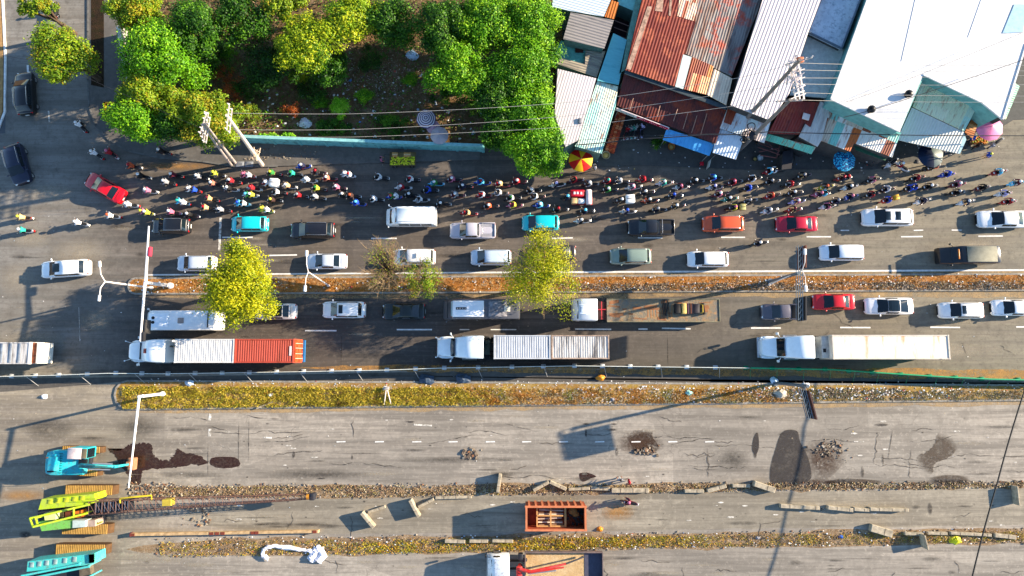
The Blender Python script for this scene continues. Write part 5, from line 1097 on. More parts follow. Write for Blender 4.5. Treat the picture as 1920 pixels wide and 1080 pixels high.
roof(o, [(1281, 102), (1297, 107), (1281, 167), (1266, 162)], rz+.02, plain('#cfdcd6', .6, dirt=.3, name='pale_sheet'), wall=False); roof(o, [(1298, 107), (1338, 124), (1324, 177), (1282, 167)], rz+.02, patch(['#a8481c', '#c87838', '#7a2c18', '#d8a070', '#8a3a1c'], RB, .5, name='orange_rust_sheets'), wall=False, lab='orange rust sheets with pale stripes')
roof(o, [(1339, 129), (1373, 147), (1362, 197), (1325, 177)], rz+.02, corr('#d9c3a8', '#c8a288', RB, .3, .3, name='cream_tin'), wall=False)
for pp in ([(1214, 12), (1223, 12), (1183, 131), (1174, 129)], [(1236, -20), (1246, -20), (1242, 22), (1228, 20)], [(1275, -10), (1310, -10), (1303, 40), (1270, 30)], [(1258, -30), (1262, -30), (1258, 30), (1254, 29)]): roof(o, pp, rz+.03, plain('#c9a48c', .6, dirt=.7, name='pink_worn_sheet') if pp[0][0] != 1275 else patch(['#d8b8a0', '#9a4a2c', '#c8a088'], RB, .35), 'roof_sheet', .03, wall=False)
roof(o, [(1201, -40), (1212, -40), (1172, 131), (1161, 138)], 4.2, plain('#7ba898', .8, dirt=.4, name='green_ledge'), 'ledge', wall=True)
roof(o, [(1172, 131.5), (1363, 197.5), (1361, 205), (1171, 138)], 5.0, plain('#3c4a50', .6, dirt=.4, name='gutter'), 'gutter', .15, wall=False)
roof(o, [(1170, 138.5), (1361, 205.5), (1354, 232), (1342, 269), (1257, 237), (1157, 198)], 3.9, corr('#5c2420', '#48201e', RB, .32, .55, '#7c3018', name='maroon_tin', rough=.6), 'porch_roof', zs=[4.4, 4.4, 4.0, 3.4, 3.4, 3.4], wall=False, lab='dark maroon porch roof')
mb = MB()
for x0, y0, x1, y1 in ((1187, 185, 1180, 208), (1237, 199, 1232, 220), (1297, 187, 1280, 243), (1314, 193, 1296, 250), (1325, 213, 1313, 254), (1341, 215, 1334, 240), (1270, 205, 1262, 228)):
    a, b = P(x0, y0, 4.0)-o.location, P(x1, y1, 3.6)-o.location; mb.tube([(a.x, a.y, 4.12), (b.x, b.y, 3.74)], .035, 4)
mb.build('roof_rib', plain('#b8907c', .7, dirt=.3), o)
sp = MB()
for x, y in ((1160, 203), (1255, 241), (1338, 268)): q = P(x, y, 3.3)-o.location; sp.tube([(q.x, q.y, 0), (q.x, q.y, 3.3)], .06, 6)
sp.build('post', plain('#7a746c', .8), o)
# shop sign along the porch
a, b = P(1156, 202, 3.5), P(1255, 239.5, 3.5); ln = (b-a).length; an = math.atan2(b.y-a.y, b.x-a.x)
s = thing('shop_sign', 'long narrow white and red shop sign along the edge of the maroon porch roof', 'sign', (a.x, a.y, 2.75), an)
MB().box((ln*.5, 0, .42), (ln, .08, .62), mi=0).build('frame', plain('#e8d4d4', .6), s)
def tilt(nm, x0, x1, m): return MB().add([(x0, -.06, .14), (x1, -.06, .14), (x1, -.045, .70), (x0, -.045, .70)], [(0, 1, 2, 3)]).build(nm, m, s)
tilt('white_panel', .05, ln*.385, plain('#e4e2e0', .5)); tilt('red_panel', ln*.40, ln-.06, plain('#b00c30', .5))
mb = MB(); rs = random.Random(9); x = ln*.42
for wd in (6, 1, 5, 1, 4):
    for k in range(wd):
        if wd == 1: x += .12; break
        h = rs.uniform(.18, .3); mb.box((x, -.075, .42+rs.uniform(-.03, .03)), (rs.uniform(.05, .12), .012, h)); x += .2
    x += .05
mb.build('lettering', plain('#f0a8c0', .5), s); mb = MB(); x = .6
for k in range(11): mb.box((x, -.075, .42), (rs.uniform(.04, .1), .012, rs.uniform(.1, .22))); x += .13 if k != 5 else .35
mb.build('lettering', plain('#8a8a90', .5), s)
# blue awning
s = thing('awning', 'bright blue ribbed awning sheet in front of the maroon porch', 'awning', P(1290, 265, 2.6).to_tuple()[:2]+(0,)); roof(s, [(1250, 241), (1340, 270), (1330, 292), (1243, 262)], 2.7, corr('#4aa0dc', '#3a86c8', RB, .5, .15, name='blue_tin', rough=.4), 'sheet', zs=[2.9, 2.9, 2.5, 2.5], wall=False)
sp = MB()
for x, y in ((1246, 262), (1328, 290), (1338, 272)): q = P(x, y, 2.45)-s.location; sp.tube([(q.x, q.y, 0), (q.x, q.y, 2.45)], .04, 6)
sp.build('post', plain('#8a8a8a', .7), s)
# white corrugated shed
o = building('white_shed', 'long shed with pale pink white ribbed roof behind the leaning poles', (1455, 100), 6)
roof(o, [(1442, -40), (1556, -40), (1515, 62), (1480, 175), (1472, 187), (1445, 226), (1370, 197)], 6.0, corr('#c8bebe', '#b0a4a4', RC, .36, .15, name='white_shed_tin', rough=.55, bump=.8), wm=M_wallg)
roof(o, [(1366, 198), (1440, 226), (1445, 229), (1433, 268), (1350, 240)], 4.2, patch(['#cfd8dc', '#dcd4cc', '#c8d4da', '#d8c8c0', '#c4d4d4'], RC, 1.2, name='white_patch_tin'), 'porch_roof', zs=[4.6, 4.6, 4.6, 4.0, 4.0], wall=False)
roof(o, [(1366, 198), (1383, 205), (1371, 234), (1357, 229)], 4.65, corr('#8a3a1e', '#6a2416', RC, .3, .5, name='rust_scrap'), 'roof_sheet', wall=False)
roof(o, [(1348, 240), (1392, 257), (1391, 270), (1380, 299), (1336, 286)], 3.2, corr('#cbd8e4', '#b8cadb', RC, .32, .2, name='pale_blue_awning'), 'awning_sheet', zs=[3.5, 3.5, 3.4, 3.0, 3.0], wall=False, lab='pale blue white awning sheet')
roof(o, [(1412, 255), (1436, 262), (1432, 267), (1408, 258)], 3.8, plain('#c8c4c0', .7), 'roof_sheet', wall=False)
# rust shed
o = building('rust_roof_house', 'small house with dark rust red roof right of the leaning poles', (1495, 220), 4)
roof(o, [(1473, 188), (1537, 192), (1519, 238), (1508, 230), (1500, 252), (1440, 250)], 4.3, corr('#7c2418', '#5a1c16', RC, .3, .5, '#8c3a20', name='dark_red_tin'), zs=[4.8, 4.8, 4.4, 4.4, 4.1, 4.1], wm=M_wallg)
roof(o, [(1538, 190), (1557, 197), (1541, 262), (1533, 275), (1498, 256), (1510, 232), (1520, 238)], 4.35, corr('#c9c4bc', '#a8a09a', RC, .3, .5, name='grey_white_tin'), wm=M_wallg)
q = P(1511, 219, 4.7)-o.location; MB().box((q.x, q.y, 4.75), (.75, .7, .12), rz=-.3, bev=.02).build('roof_patch', plain('#dcd0c8', .7), o)
roof(o, [(1440, 251), (1490, 265), (1530, 276), (1522, 289), (1488, 278), (1433, 262)], 3.5, patch(['#5ab098', '#6abca4', '#8a7a70', '#4ca08c', '#b8a898'], RC, 1.5, name='teal_awning'), 'awning_sheet', zs=[3.7, 3.7, 3.7, 3.3, 3.3, 3.3], wall=False)
mb = MB()
for k, (x0, y0, x1, y1) in enumerate(((1424, 268, 1462, 283), (1422, 276, 1462, 290), (1424, 284, 1460, 278), (1426, 291, 1456, 296), (1432, 262, 1448, 275), (1462, 272, 1456, 296))):
    a, b = P(x0, y0, 2.3)-o.location, P(x1, y1, 2.3)-o.location; mb.tube([(a.x, a.y, 2.2+.1*(k % 2)), (b.x, b.y, 2.3)], .06, 5)
mb.build('timber_frame', plain('#6a3f3c', .8, dirt=.4), o)
roof(o, [(1468, 284), (1488, 280), (1484, 316), (1466, 318)], 1.9, plain('#23232a', .6, dirt=.3, name='tarpaulin'), 'tarpaulin', wall=True, wm=M_wallg)
# grey concrete block between the sheds
o = building('concrete_building', 'blue grey flat concrete roof between the two white roofs', (1560, 60), 5)
BGR = NT('stained_concrete_roof'); f_ = BGR.ramp(BGR.noise(.5, 6, None, .7), .4, .65); f2 = BGR.ramp(BGR.noise(3, 6), .5, .7); M_cr = BGR.out(BGR.mix(f2, BGR.mix(f_, hexc('#c0ccd6'), hexc('#a4b2c0')), hexc('#8494a4')), .8)
roof(o, [(1557, -40), (1628, -40), (1612, 0), (1577, 92), (1516, 62)], 5.2, M_cr, th=.2, wm=M_wallg); roof(o, [(1515, 64), (1582, 93), (1573, 122), (1557, 184), (1481, 178)], 4.4, plain('#c4ccc6', .8, dirt=.3, name='pale_concrete'), th=.2, wm=M_wallg)
mb = MB(); 
for (xa_, ya_, xb_, yb_) in ((1516, 62, 1577, 92), (1612, 0, 1577, 92)):
    a, b = P(xa_, ya_, 5.2)-o.location, P(xb_, yb_, 5.2)-o.location; mb.box(((a.x+b.x)/2, (a.y+b.y)/2, 5.32), ((b-a).length, .14, .24), math.atan2(b.y-a.y, b.x-a.x))
mb.build('parapet', plain('#5f6f80', .8), o)
roof(o, [(1630, -40), (1648, -40), (1634, 0), (1560, 183), (1557, 184), (1584, 95)], 2.8, plain('#4c524c', .8, dirt=.5, name='gutter_alley'), 'alley_roof', wall=True, wm=M_wallg)
# large white roof
o = building('warehouse_building', 'largest building, plain bright white roof with two round black vents', (1760, 80), 7)
WS = NT('white_painted_tin'); v_ = WS.mapping(rz=RC); w_ = WS.n('ShaderNodeTexWave', wave_type='BANDS', bands_direction='X'); w_.inputs['Scale'].default_value = .314/.75; WS.l(v_, w_.inputs['Vector'])
mp = WS.n('ShaderNodeMapping'); mp.inputs['Scale'].default_value = (.5, .08, 1); WS.l(v_, mp.inputs[0]); n_ = WS.ramp(WS.noise(1, 6, mp.outputs[0], .7), .5, .75)
M_ws = WS.out(WS.mix(WS.ramp(WS.noise(3, 6, mp.outputs[0], .8), .5, .7, 0, .5), WS.mix(n_, hexc('#cfcfcf'), hexc('#a4acb4')), hexc('#a09c94')), .5, w_.outputs[1], .12, .03)
E_ = [(1648, -60), (1980, -60), (1960, -10), (1924, 82), (1880, 224), (1841, 192), (1731, 140), (1687, 247), (1558, 186)]
roof(o, E_, 7.0, M_ws, th=.18, wm=plain('#6fa8a4', .8, dirt=.3, name='teal_wall'), inset=.25)
mb = MB()
for i, (x0, y0, x1, y1) in enumerate(((1648, -60, 1558, 186), (1558, 186, 1687, 247), (1731, 140, 1841, 192), (1924, 82, 1880, 224), (1725, -40, 1690, 115), (1850, -30, 1815, 70))):
    a, b = P(x0, y0, 7)-o.location, P(x1, y1, 7)-o.location; mb.box(((a.x+b.x)/2, (a.y+b.y)/2, 7.02), ((b-a).length, .16 if i < 4 else .04, .14 if i < 4 else .04), math.atan2(b.y-a.y, b.x-a.x))
mb.build('edge_flashing', plain('#dcdcdc', .5), o)
for x, y in ((1704.5, 175.5), (1634.5, 204.5)):
    q = P(x, y, 7.4)-o.location; MB().tube([(q.x, q.y, 6.9), (q.x, q.y, 7.15)], .3, 14).sphere((q.x, q.y, 7.4), .42, 16, 8, sc=(1, 1, .7)).build('turbine_vent', plain('#17181a', .35, .3), o)
roof(o, [(1902, 8), (1926, 8), (1918, 60), (1880, 62)], 7.06, plain('#9cc4dc', .5), 'skylight', .03, wall=False)
# striped green and cream roofs
o = building('green_roof_house', 'house with cream and green ribbed roof tucked into the notch of the big white roof', (1775, 210), 4.5)
roof(o, [(1733, 143), (1835, 195), (1808, 246), (1711, 200)], 4.9, patch(['#c4cfa8', '#a9cdbd', '#cdd3b0', '#b8ccb4', '#d6d8ba'], RC, 1.7, name='cream_green_tin'), zs=[5.4, 5.4, 4.6, 4.6], wm=M_wallg)
roof(o, [(1733, 142), (1836, 194), (1832, 203), (1729, 152)], 5.45, plain('#4e9a98', .6, dirt=.2), 'ridge_sheet', .05, wall=False)
roof(o, [(1710, 201.5), (1808, 248), (1797, 288), (1682, 262)], 4.3, corr('#c9cac2', '#b0b4ac', RC, .3, .2, name='greywhite_tin'), 'porch_roof', zs=[4.5, 4.5, 3.9, 3.9], wall=False, lab='grey white ribbed lower roof')
roof(o, [(1808, 249), (1812, 262), (1800, 288), (1797, 288)], 3.9, plain('#9cc0cc', .7), 'side_sheet', wall=False); roof(o, [(1836, 196), (1844, 202), (1824, 260), (1809, 248)], 4.0, patch(['#a05a20', '#c88850', '#7a3c18', '#b8702c'], RC+math.pi/2, .7, name='orange_sheets'), 'side_roof', wall=True, wm=M_wallg, lab='orange rust side roof')
sp = MB()
for x, y in ((1686, 262), (1795, 286)): q = P(x, y, 3.8)-o.location; sp.tube([(q.x, q.y, 0), (q.x, q.y, 3.8)], .06, 6)
sp.build('post', plain('#7a746c', .8), o)
o = building('patchwork_roof_house', 'long low roof of rust, turquoise and white ribbed sheets below the big white roof', (1615, 245), 4)
roof(o, [(1560, 192), (1688, 250), (1673, 295), (1602, 268), (1594, 284), (1535, 262)], 4.0, patch(['#d4c8b8', '#7cc0b4', '#a84a28', '#d8d4cc', '#8a4a34', '#c8b8a4', '#9cc8bc', '#b8602c', '#e0dcd4'], RC, .95, name='patchwork_tin'), zs=[4.4, 4.4, 3.8, 3.8, 3.6, 3.6], wm=M_wallg, lab='patchwork of rusty, turquoise and white sheets')
roof(o, [(1557, 188), (1690, 249), (1688, 253), (1559, 194)], 4.5, plain('#58a09c', .7, dirt=.3), 'ridge_sheet', .05, wall=False); roof(o, [(1602, 270), (1664, 294), (1660, 301), (1604, 281)], 3.0, plain('#2c5a44', .7), 'awning_sheet', .05, wall=False)
o = building('narrow_shed', 'narrow cream and green sheet roof at the right edge of the big white building', (1890, 185), 4); roof(o, [(1895, 148), (1912, 162), (1886, 224), (1868, 210)], 4.6, patch(['#d8e0b0', '#a8d4b8', '#e0e4c0'], RC+math.pi/2, 1.2, name='cream_green_strip'), wm=M_wallg)
# boundary walls
def wallpx(name, label, a, b, h, th, mat, capm, cat='wall'):
    A_, B_ = P(*a, h), P(*b, h); o = thing(name, label, cat, (A_.x, A_.y, 0), math.atan2(B_.y-A_.y, B_.x-A_.x)); L = (B_-A_).length
    MB().box((L/2, 0, h/2), (L, th, h)).build('wall_face', mat, o, smooth=False); MB().box((L/2, 0, h+.05), (L+.05, th+.12, .1)).build('coping', capm, o, smooth=False)
    mb = MB(); n = int(L/3)
    for k in range(n+1): mb.box((L*k/n, 0, h/2+.03), (.3, th+.14, h+.06))
    mb.build('pillar', mat, o, smooth=False); return o
tw = NT('turquoise_wall'); f_ = tw.ramp(tw.noise(1.5, 6, None, .7), .5, .62); M_tw = tw.out(tw.mix(f_, hexc('#6fb4b4'), hexc('#4d7f80')), .8)
wallpx('boundary_wall', 'long turquoise wall along the front of the empty lot', (456, 256), (905, 273), 2.0, .22, M_tw, plain('#8cc8c8', .7, dirt=.3))
wallpx('boundary_wall', 'broken white wall beside the side road pavement left of the trees', (222, 50), (238, 150), 1.8, .3, plain('#b8b4b0', .9, dirt=.6), plain('#d8d4ce', .8, dirt=.5))
MBp = thing('planter', 'yellow painted square planter kerb on the corner pavement', 'planter', P(206, 210).to_tuple()); mb = MB()
for (x0, y0, x1, y1) in ((196, 193, 216, 193), (196, 193, 200, 226), (200, 226, 218, 226), (216, 193, 218, 226)):
    a, b = P(x0, y0, .3)-MBp.location, P(x1, y1, .3)-MBp.location; mb.box(((a.x+b.x)/2, (a.y+b.y)/2, .26), ((b-a).length+.15, .2, .26), math.atan2(b.y-a.y, b.x-a.x))
mb.build('kerb_frame', plain('#d8a010', .6, dirt=.2), MBp, smooth=False); q = P(208, 210, .15)-MBp.location; MB().box((q.x, q.y, .2), (1.0, 1.6, .1)).build('soil', plain('#8a8070', .9), MBp)
# ================================================================ UMBRELLAS, STALLS, SMALL THINGS
def umbrella(label, x, y, rpx, cols, z=2.3, n=8, pole=True, pat=None, tilt=0, hub='#c8c8c8', stripes=None):
    w = P(x, y, z); r = rpx*(CH-z)/FPX; o = thing('umbrella', label, 'umbrella', (w.x, w.y, 0), 0); mb = MB(); V = []; rings = 5 if not stripes else stripes
    for j in range(1, rings+1):
        rr = r*j/rings
        for k in range(n*2):
            a = math.pi*k/n; sc = 1 if k % 2 == 0 else (1-.05*j/rings); V.append((rr*sc*math.cos(a+.2), rr*sc*math.sin(a+.2), z+.45*(1-(j/rings)**1.6)-(0.03 if k % 2 else 0)))
    V.append((0, 0, z+.47)); m = 2*n; F = []; MI = []
    for k in range(m): F.append((len(V)-1, k, (k+1) % m)); MI.append(0 if not stripes else 0) if stripes else MI.append((k//2) % len(cols))
    for j in range(rings-1):
        for k in range(m): F.append((j*m+k, (j+1)*m+k, (j+1)*m+(k+1) % m, j*m+(k+1) % m)); MI.append(((j+1) % 2) if stripes else (k//2) % len(cols))
    o1 = len(V); mb.v = V; mb.f = F; mb.m = MI; mats = [(c if not isinstance(c, str) else leafmat(c, 'canopy_cloth', .15)) for c in cols]
    mb.build('canopy', mats, o); rb = MB()
    for k in range(n): a = 2*math.pi*k/n+.2; rb.tube([(0, 0, z+.42), (r*.98*math.cos(a), r*.98*math.sin(a), z-.03)], .012, 4)
    rb.build('rib', CHR, o); MB().tube([(0, 0, 0), (0, 0, z+.55)], .025, 8).sphere((0, 0, z+.55), .05).build('pole', CHR, o); MB().box((0, 0, .06), (.45, .45, .12), bev=.04).build('base', plain('#6a6a6a', .8), o)
    return o
umbrella('red and yellow panelled umbrella between the rounded tree and the pale green roof', 1089, 300, 24, ['#d01c18', '#f0c020'], n=8)
umbrella('plain pink umbrella at the right by the fruit stall, largest of all', 1855, 239, 27, ['#e878b0', '#f088bc'], n=10)
umbrella('half dark blue half grey umbrella under the grey white roof', 1745, 291, 25, ['#5c6a6c', '#60706e', '#10203c', '#10203c', '#182a48', '#10203c', '#5c6a6c', '#6a7878'], n=8)
PT = NT('blue_print_cloth'); vv = PT.n('ShaderNodeTexVoronoi'); vv.inputs['Scale'].default_value = 6; PT.l(PT.tc, vv.inputs['Vector']); M_pt = PT.out(PT.mix(PT.ramp(vv.outputs['Distance'], .3, .5), hexc('#38c0e0'), hexc('#0c4878')), .7)
umbrella('bright blue patterned umbrella at the kerb in front of the patchwork roof', 1583, 301, 22, [M_pt], n=8)
umbrella('striped white and violet parasol in the empty lot behind the wall', 799, 223, 20, ['#d8d0dc', '#5c4c6c'], n=8, stripes=10)
umbrella('small pinkish grey umbrella beside the striped parasol', 812, 238, 14, ['#b090a8'], n=8, z=1.9); umbrella('plain pale grey umbrella touching the turquoise wall', 824, 254, 18, ['#b8aeb8', '#aca4b0'], n=8)
# fruit cart
w = P(755, 298, .9); o = thing('fruit_cart', 'wooden cart of yellow green fruit and cardboard boxes by the kerb', 'cart', (w.x, w.y, 0)); MB().box((0, 0, .75), (2.9, 1.55, .12), bev=.02).build('tray', plain('#8a7a50', .8), o)
mb = MB(); 
for s in (-1, 1): mb.box((0, s*.78, .85), (2.95, .06, .22)); mb.box((s*1.46, 0, .85), (.06, 1.55, .22))
mb.build('side_board', plain('#6a5a3c', .8), o); 
for x, y in ((-1.0, .75), (-1.0, -.75), (1.0, .75), (1.0, -.75)): link('wheel', wheel, o, (x, y, .29))
MB().tube([(-1.45, -.5, .8), (-2.1, -.5, 1.0), (-2.1, .5, 1.0), (-1.45, .5, .8)], .03, 6).build('handle', BLK, o)
rf = random.Random(5); FG = 'heap of fruit on the cart'
fm = MB()
for k in range(150):
    x, y = rf.uniform(-1.35, 1.35), rf.uniform(-.72, .2); fm.sphere((x, y, .86+rf.random()*.22), .085, 8, 6, mi=rf.randrange(3))
tag(fm.build('fruit', [plain(c, .5, dirt=.1) for c in ('#d8d828', '#b8c820', '#e8dc3c')], loc=(w.x, w.y, 0)), 'heap of round yellow green fruit on the wooden cart', 'fruit', kind='stuff')
for x, y, s, lb in ((-.85, .45, .62, 'cardboard box on the left back corner of the fruit cart'), (.55, .42, .8, 'larger cardboard box on the right back of the fruit cart')):
    b = thing('cardboard_box', lb, 'box', (w.x+x, w.y+y, .82)); MB().box((0, 0, .17), (s, .5, .34), bev=.01).build('carton', plain('#b88a50', .8), b); MB().box((0, 0, .345), (s*.9, .07, .01)).build('tape', plain('#d8c090', .5), b)
# fruit stall under the pink umbrella
w = P(1838, 262, .8); o = thing('fruit_stall', 'low stall heaped with yellow and orange produce beside the pink umbrella', 'stall', (w.x, w.y, .05)); MB().box((0, 0, .55), (2.0, 1.0, .1)).build('table', plain('#7a5a3c', .8), o)
for x in (-.9, .9):
    for y in (-.4, .4): MB().box((x, y, .27), (.07, .07, .5)).build('leg', plain('#6a4a30', .8), o)
fm = MB()
for k in range(90): fm.sphere((rf.uniform(-.9, .9), rf.uniform(-.42, .42), .66+rf.random()*.12), .08, 7, 5, mi=rf.randrange(3))
tag(fm.build('produce', [plain(c, .5, dirt=.1) for c in ('#e0a820', '#d87a1c', '#8a9a20')], loc=(w.x, w.y, .05)), 'yellow and orange produce heaped on the stall by the pink umbrella', 'produce', kind='stuff')
def basket(x, y, r, c, lb, nm='basket', h=.35):
    w = P(x, y, .3); o = thing(nm, lb, nm.replace('_', ' '), (w.x, w.y, .05)); m = MB(); n = 14
    for i, (rr, z) in enumerate(((r*.75, 0), (r, h), (r*.9, h), (r*.66, .05))): m.v += [(rr*math.cos(6.283*k/n), rr*math.sin(6.283*k/n), z) for k in range(n)]
    m.f = [(i*n+k, i*n+(k+1) % n, (i+1)*n+(k+1) % n, (i+1)*n+k) for i in range(3) for k in range(n)]+[tuple(range(3*n, 4*n))]; m.m = [0]*len(m.f); m.build('bowl', plain(c, .7), o); MB().sphere((0, 0, h*.55), r*.7, 10, 6, sc=(1, 1, .35)).build('filling', plain('#c8a860' if c != '#b0b8b8' else '#e0e4e4', .7), o); return o
basket(1259, 275, .42, '#c87a30', 'round orange basket in front of the blue awning'); basket(1136, 291, .5, '#b8a888', 'round tan basket at the end of the pale green roof'); basket(1425, 296, .35, '#b0b8b8', 'round metal basin on the ground beside the timber frame', 'basin'); basket(1416, 298, .3, '#3c4a3c', 'small round dark basin with white filling left of the metal basin', 'basin'); basket(1754, 312, .3, '#c04030', 'small red basin under the dark umbrella', 'basin')
# orange brick stack beside the roof
w = P(1155, 245, .8); o = thing('brick_stack', 'long stack of orange hollow bricks beside the pale green roof', 'brick stack', (w.x, w.y, .05), math.atan2(P(1165, 205).y-P(1140, 285).y, P(1165, 205).x-P(1140, 285).x))
cols = [plain(c, .8, dirt=.3) for c in ('#d8663a', '#c8502c', '#e88a5c', '#b8442c')]
for r_ in range(2):
    m = MB()
    for i in range(20):
        for j in range(3): m.box((-2.35+i*.245, -.42+j*.38+(i % 2)*.05, .18+r_*.36), (.21, .33, .32), rz=rf.uniform(-.12, .12), mi=rf.randrange(4))
    m.build('brick_layer', cols, o, smooth=False)
w = P(1317, 306, .6); o = thing('red_chair', 'small red plastic stool by the white board', 'stool', (w.x, w.y, .05)); MB().box((0, 0, .42), (.42, .42, .06), bev=.02).build('seat', plain('#d01830', .4), o)
for x in (-.16, .16):
    for y in (-.16, .16): MB().box((x, y, .2), (.05, .05, .4)).build('leg', plain('#d01830', .4), o)
w = P(1329, 308, .7); o = thing('advert_board', 'leaning white board on a thin post at the shop corner', 'sign', (w.x, w.y, .05), R(75)); MB().box((0, 0, .6), (.9, .05, 1.1), ry=.0).build('board', plain('#d8dcd4', .6), o); MB().tube([(.45, 0, 0), (.45, 0, 2.6)], .03, 6).build('post', CHR, o)
w = P(1487, 314, .3); o = thing('tarpaulin_cover', 'black tarpaulin covered pile by the kerb under the rust red roof', 'pile', (w.x-.7, w.y+1.0, .05)); m = MB(); m.sphere((0, 0, .3), 1.0, 14, 8, sc=(.9, 1.1, .9)); m.build('cover', plain('#191b20', .5), o)
def pieces(name, label, cat, pts, mat, z=0):
    o = thing(name, label, cat, (P(*pts[0][:2]).x, P(*pts[0][:2]).y, z)); return o
# ---------------------------------------------------------------- lamps, gantries, signal arms
M_ste = plain('#e8ddd4', .5, dirt=.15, name='pale_steel'); M_gal = plain('#66727c', .5, .3, dirt=.2, name='galvanised')
def lamp(label, base, joint, heads, z, r=.09, m=M_ste):
    b = P(*base); j = P(*joint, z-.6); o = thing('street_lamp', label, 'street lamp', (b.x, b.y, 0)); J = j-b; J.z = z-.6
    MB().tube([(0, 0, 0), (J.x*.5, J.y*.5, J.z*.5), tuple(J)], [r*1.4, r*1.1, r*.8], 10).build('pole', m, o); MB().tube([(0, 0, 0), (0, 0, .4)], r*2.2, 10).build('base', m, o)
    for h in heads:
        H_ = P(*h, z)-b; H_.z = z; d = (H_-J).normalized(); mid = J.lerp(H_, .4)+Vector((0, 0, .35))
        MB().tube([tuple(J), tuple(mid), tuple(H_)], r*.6, 8).build('arm', m, o); MB().box((H_.x, H_.y, z), (.62, .3, .14), rz=math.atan2(d.y, d.x), bev=.06).build('lamp_head', plain('#f4ece4', .4), o)
lamp('double headed pale street lamp at the nose of the upper median', (286, 540), (197, 528), [(187, 495), (186, 559)], 9)
lamp('double headed street lamp on the dry median over the silver sedan', (617, 536), (578, 510), [(575, 475), (572, 541)], 8.6, .07)
lamp('double headed street lamp right beside the dark gantry', (1441, 534), (1504, 507), [(1509.5, 472), (1511, 541)], 9, .06)
def mastarm(label, base, top, tip, z, r, m, lights=True, tipz=None, name='signal_mast'):
    b = P(*base); T = P(*top, z)-b; T.z = z; E_ = P(*tip, tipz or z+.2)-b; E_.z = tipz or z+.2; o = thing(name, label, 'signal mast', (b.x, b.y, 0))
    MB().tube([(0, 0, 0), (T.x*.5, T.y*.5, z/2), tuple(T)], [r*1.2, r*1.1, r], 12).build('post', m, o); MB().tube([(0, 0, 0), (0, 0, .35)], r*2, 10).build('base', m, o); MB().tube([tuple(T+Vector((0, 0, -.1))), tuple(E_)], [r*.9, r*.45], 10).build('arm', m, o); return o, b, T, E_
o, b, T, E_ = mastarm('white traffic signal arm crossing the upper carriageway at the stop line', (322, 536), (272, 530), (279, 424), 5.8, .17, plain('#f0ece8', .4, dirt=.1))
E2 = P(263, 640, 6.2)-b; E2.z = 6.2; MB().tube([tuple(T), tuple(E2)], [.15, .08], 10).build('arm', plain('#f0ece8', .4, dirt=.1), o)
for t, e in ((.55, E_), (.92, E2)):
    q = T.lerp(e, t); MB().box((q.x+.25, q.y, q.z-.1), (.3, 1.0, .4), bev=.06).build('signal_housing', plain('#2a2a2c' if t > .6 else '#c83a50', .5), o)
q = T.lerp(E2, .75); MB().box((q.x+.35, q.y, q.z-.5), (.12, 1.4, 1.0)).build('sign_back', plain('#3c3a38', .6), o)
o, b, T, E_ = mastarm('white traffic signal arm reaching down over the teal excavator bucket', (308, 738), (260, 744), (241, 915), 6.2, .14, plain('#eceae6', .4, dirt=.1))
MB().tube([tuple(T+Vector((0, 0, .05))), tuple(T+Vector((.5, .1, .05)))], .15, 10).build('cap', plain('#eceae6', .4, dirt=.1), o)
def gantry(label, base, a, b_, z, sign=None, dark='#2c3a44', wpx=5):
    bb = P(*base); A_, B_ = P(*a, z)-bb, P(*b_, z)-bb; A_.z = B_.z = z; o = thing('sign_gantry', label, 'sign gantry', (bb.x, bb.y, 0)); M = A_.lerp(B_, .5)
    Mx = P((a[0]+b_[0])/2, base[1], z)-bb; MB().tube([(0, 0, 0), (0, 0, z)], .17, 10).build('post', M_gal, o); MB().tube([(0, 0, 0), (0, 0, .3)], .35, 10).build('base', M_gal, o)
    d = (B_-A_).normalized(); n = Vector((-d.y, d.x, 0)); L = (B_-A_).length; mb = MB()
    for s in (-.22, .22):
        for dz in (-.25, .25): mb.tube([tuple(A_+n*s+Vector((0, 0, dz))), tuple(B_+n*s+Vector((0, 0, dz)))], .04, 6)
    mb.build('chord', M_gal, o); mb = MB(); k_ = int(L/.55)
    for k in range(k_): p = A_+d*L*k/k_; q = A_+d*L*(k+1)/k_; mb.tube([tuple(p+n*.22+Vector((0, 0, .25))), tuple(q-n*.22+Vector((0, 0, .25)))], .028, 4); mb.tube([tuple(p+n*.22+Vector((0, 0, -.25))), tuple(p+n*.22+Vector((0, 0, .25)))], .028, 4)
    mb.build('bracing', M_gal, o)
    for t0, t1, c in sign:
        p, q = A_+d*L*t0, A_+d*L*t1; c_ = (p+q)/2; MB().box((c_.x+.5, c_.y, z-.55), ((q-p).length, .12, 1.9), rz=math.atan2(d.y, d.x)).build('sign_panel', plain(c, .6, dirt=.3), o); MB().box((c_.x+.3, c_.y, z-.5), ((q-p).length*.95, .3, .08), rz=math.atan2(d.y, d.x)).build('bracket', plain(dark, .5), o)
    return o
gantry('dark galvanised sign gantry crossing the upper median on the right', (1443, 528), (1499, 461), (1499, 601), 7.4, [(.0, .3, '#6a3a2c'), (.68, 1.0, '#2a2c30')])
gantry('striped sign gantry arm reaching from the lower median over the closed road', (1453, 718), (1503, 726), (1519, 786), 8, [(.1, 1.0, '#4a2c28')])
o = bpy.context.scene.objects
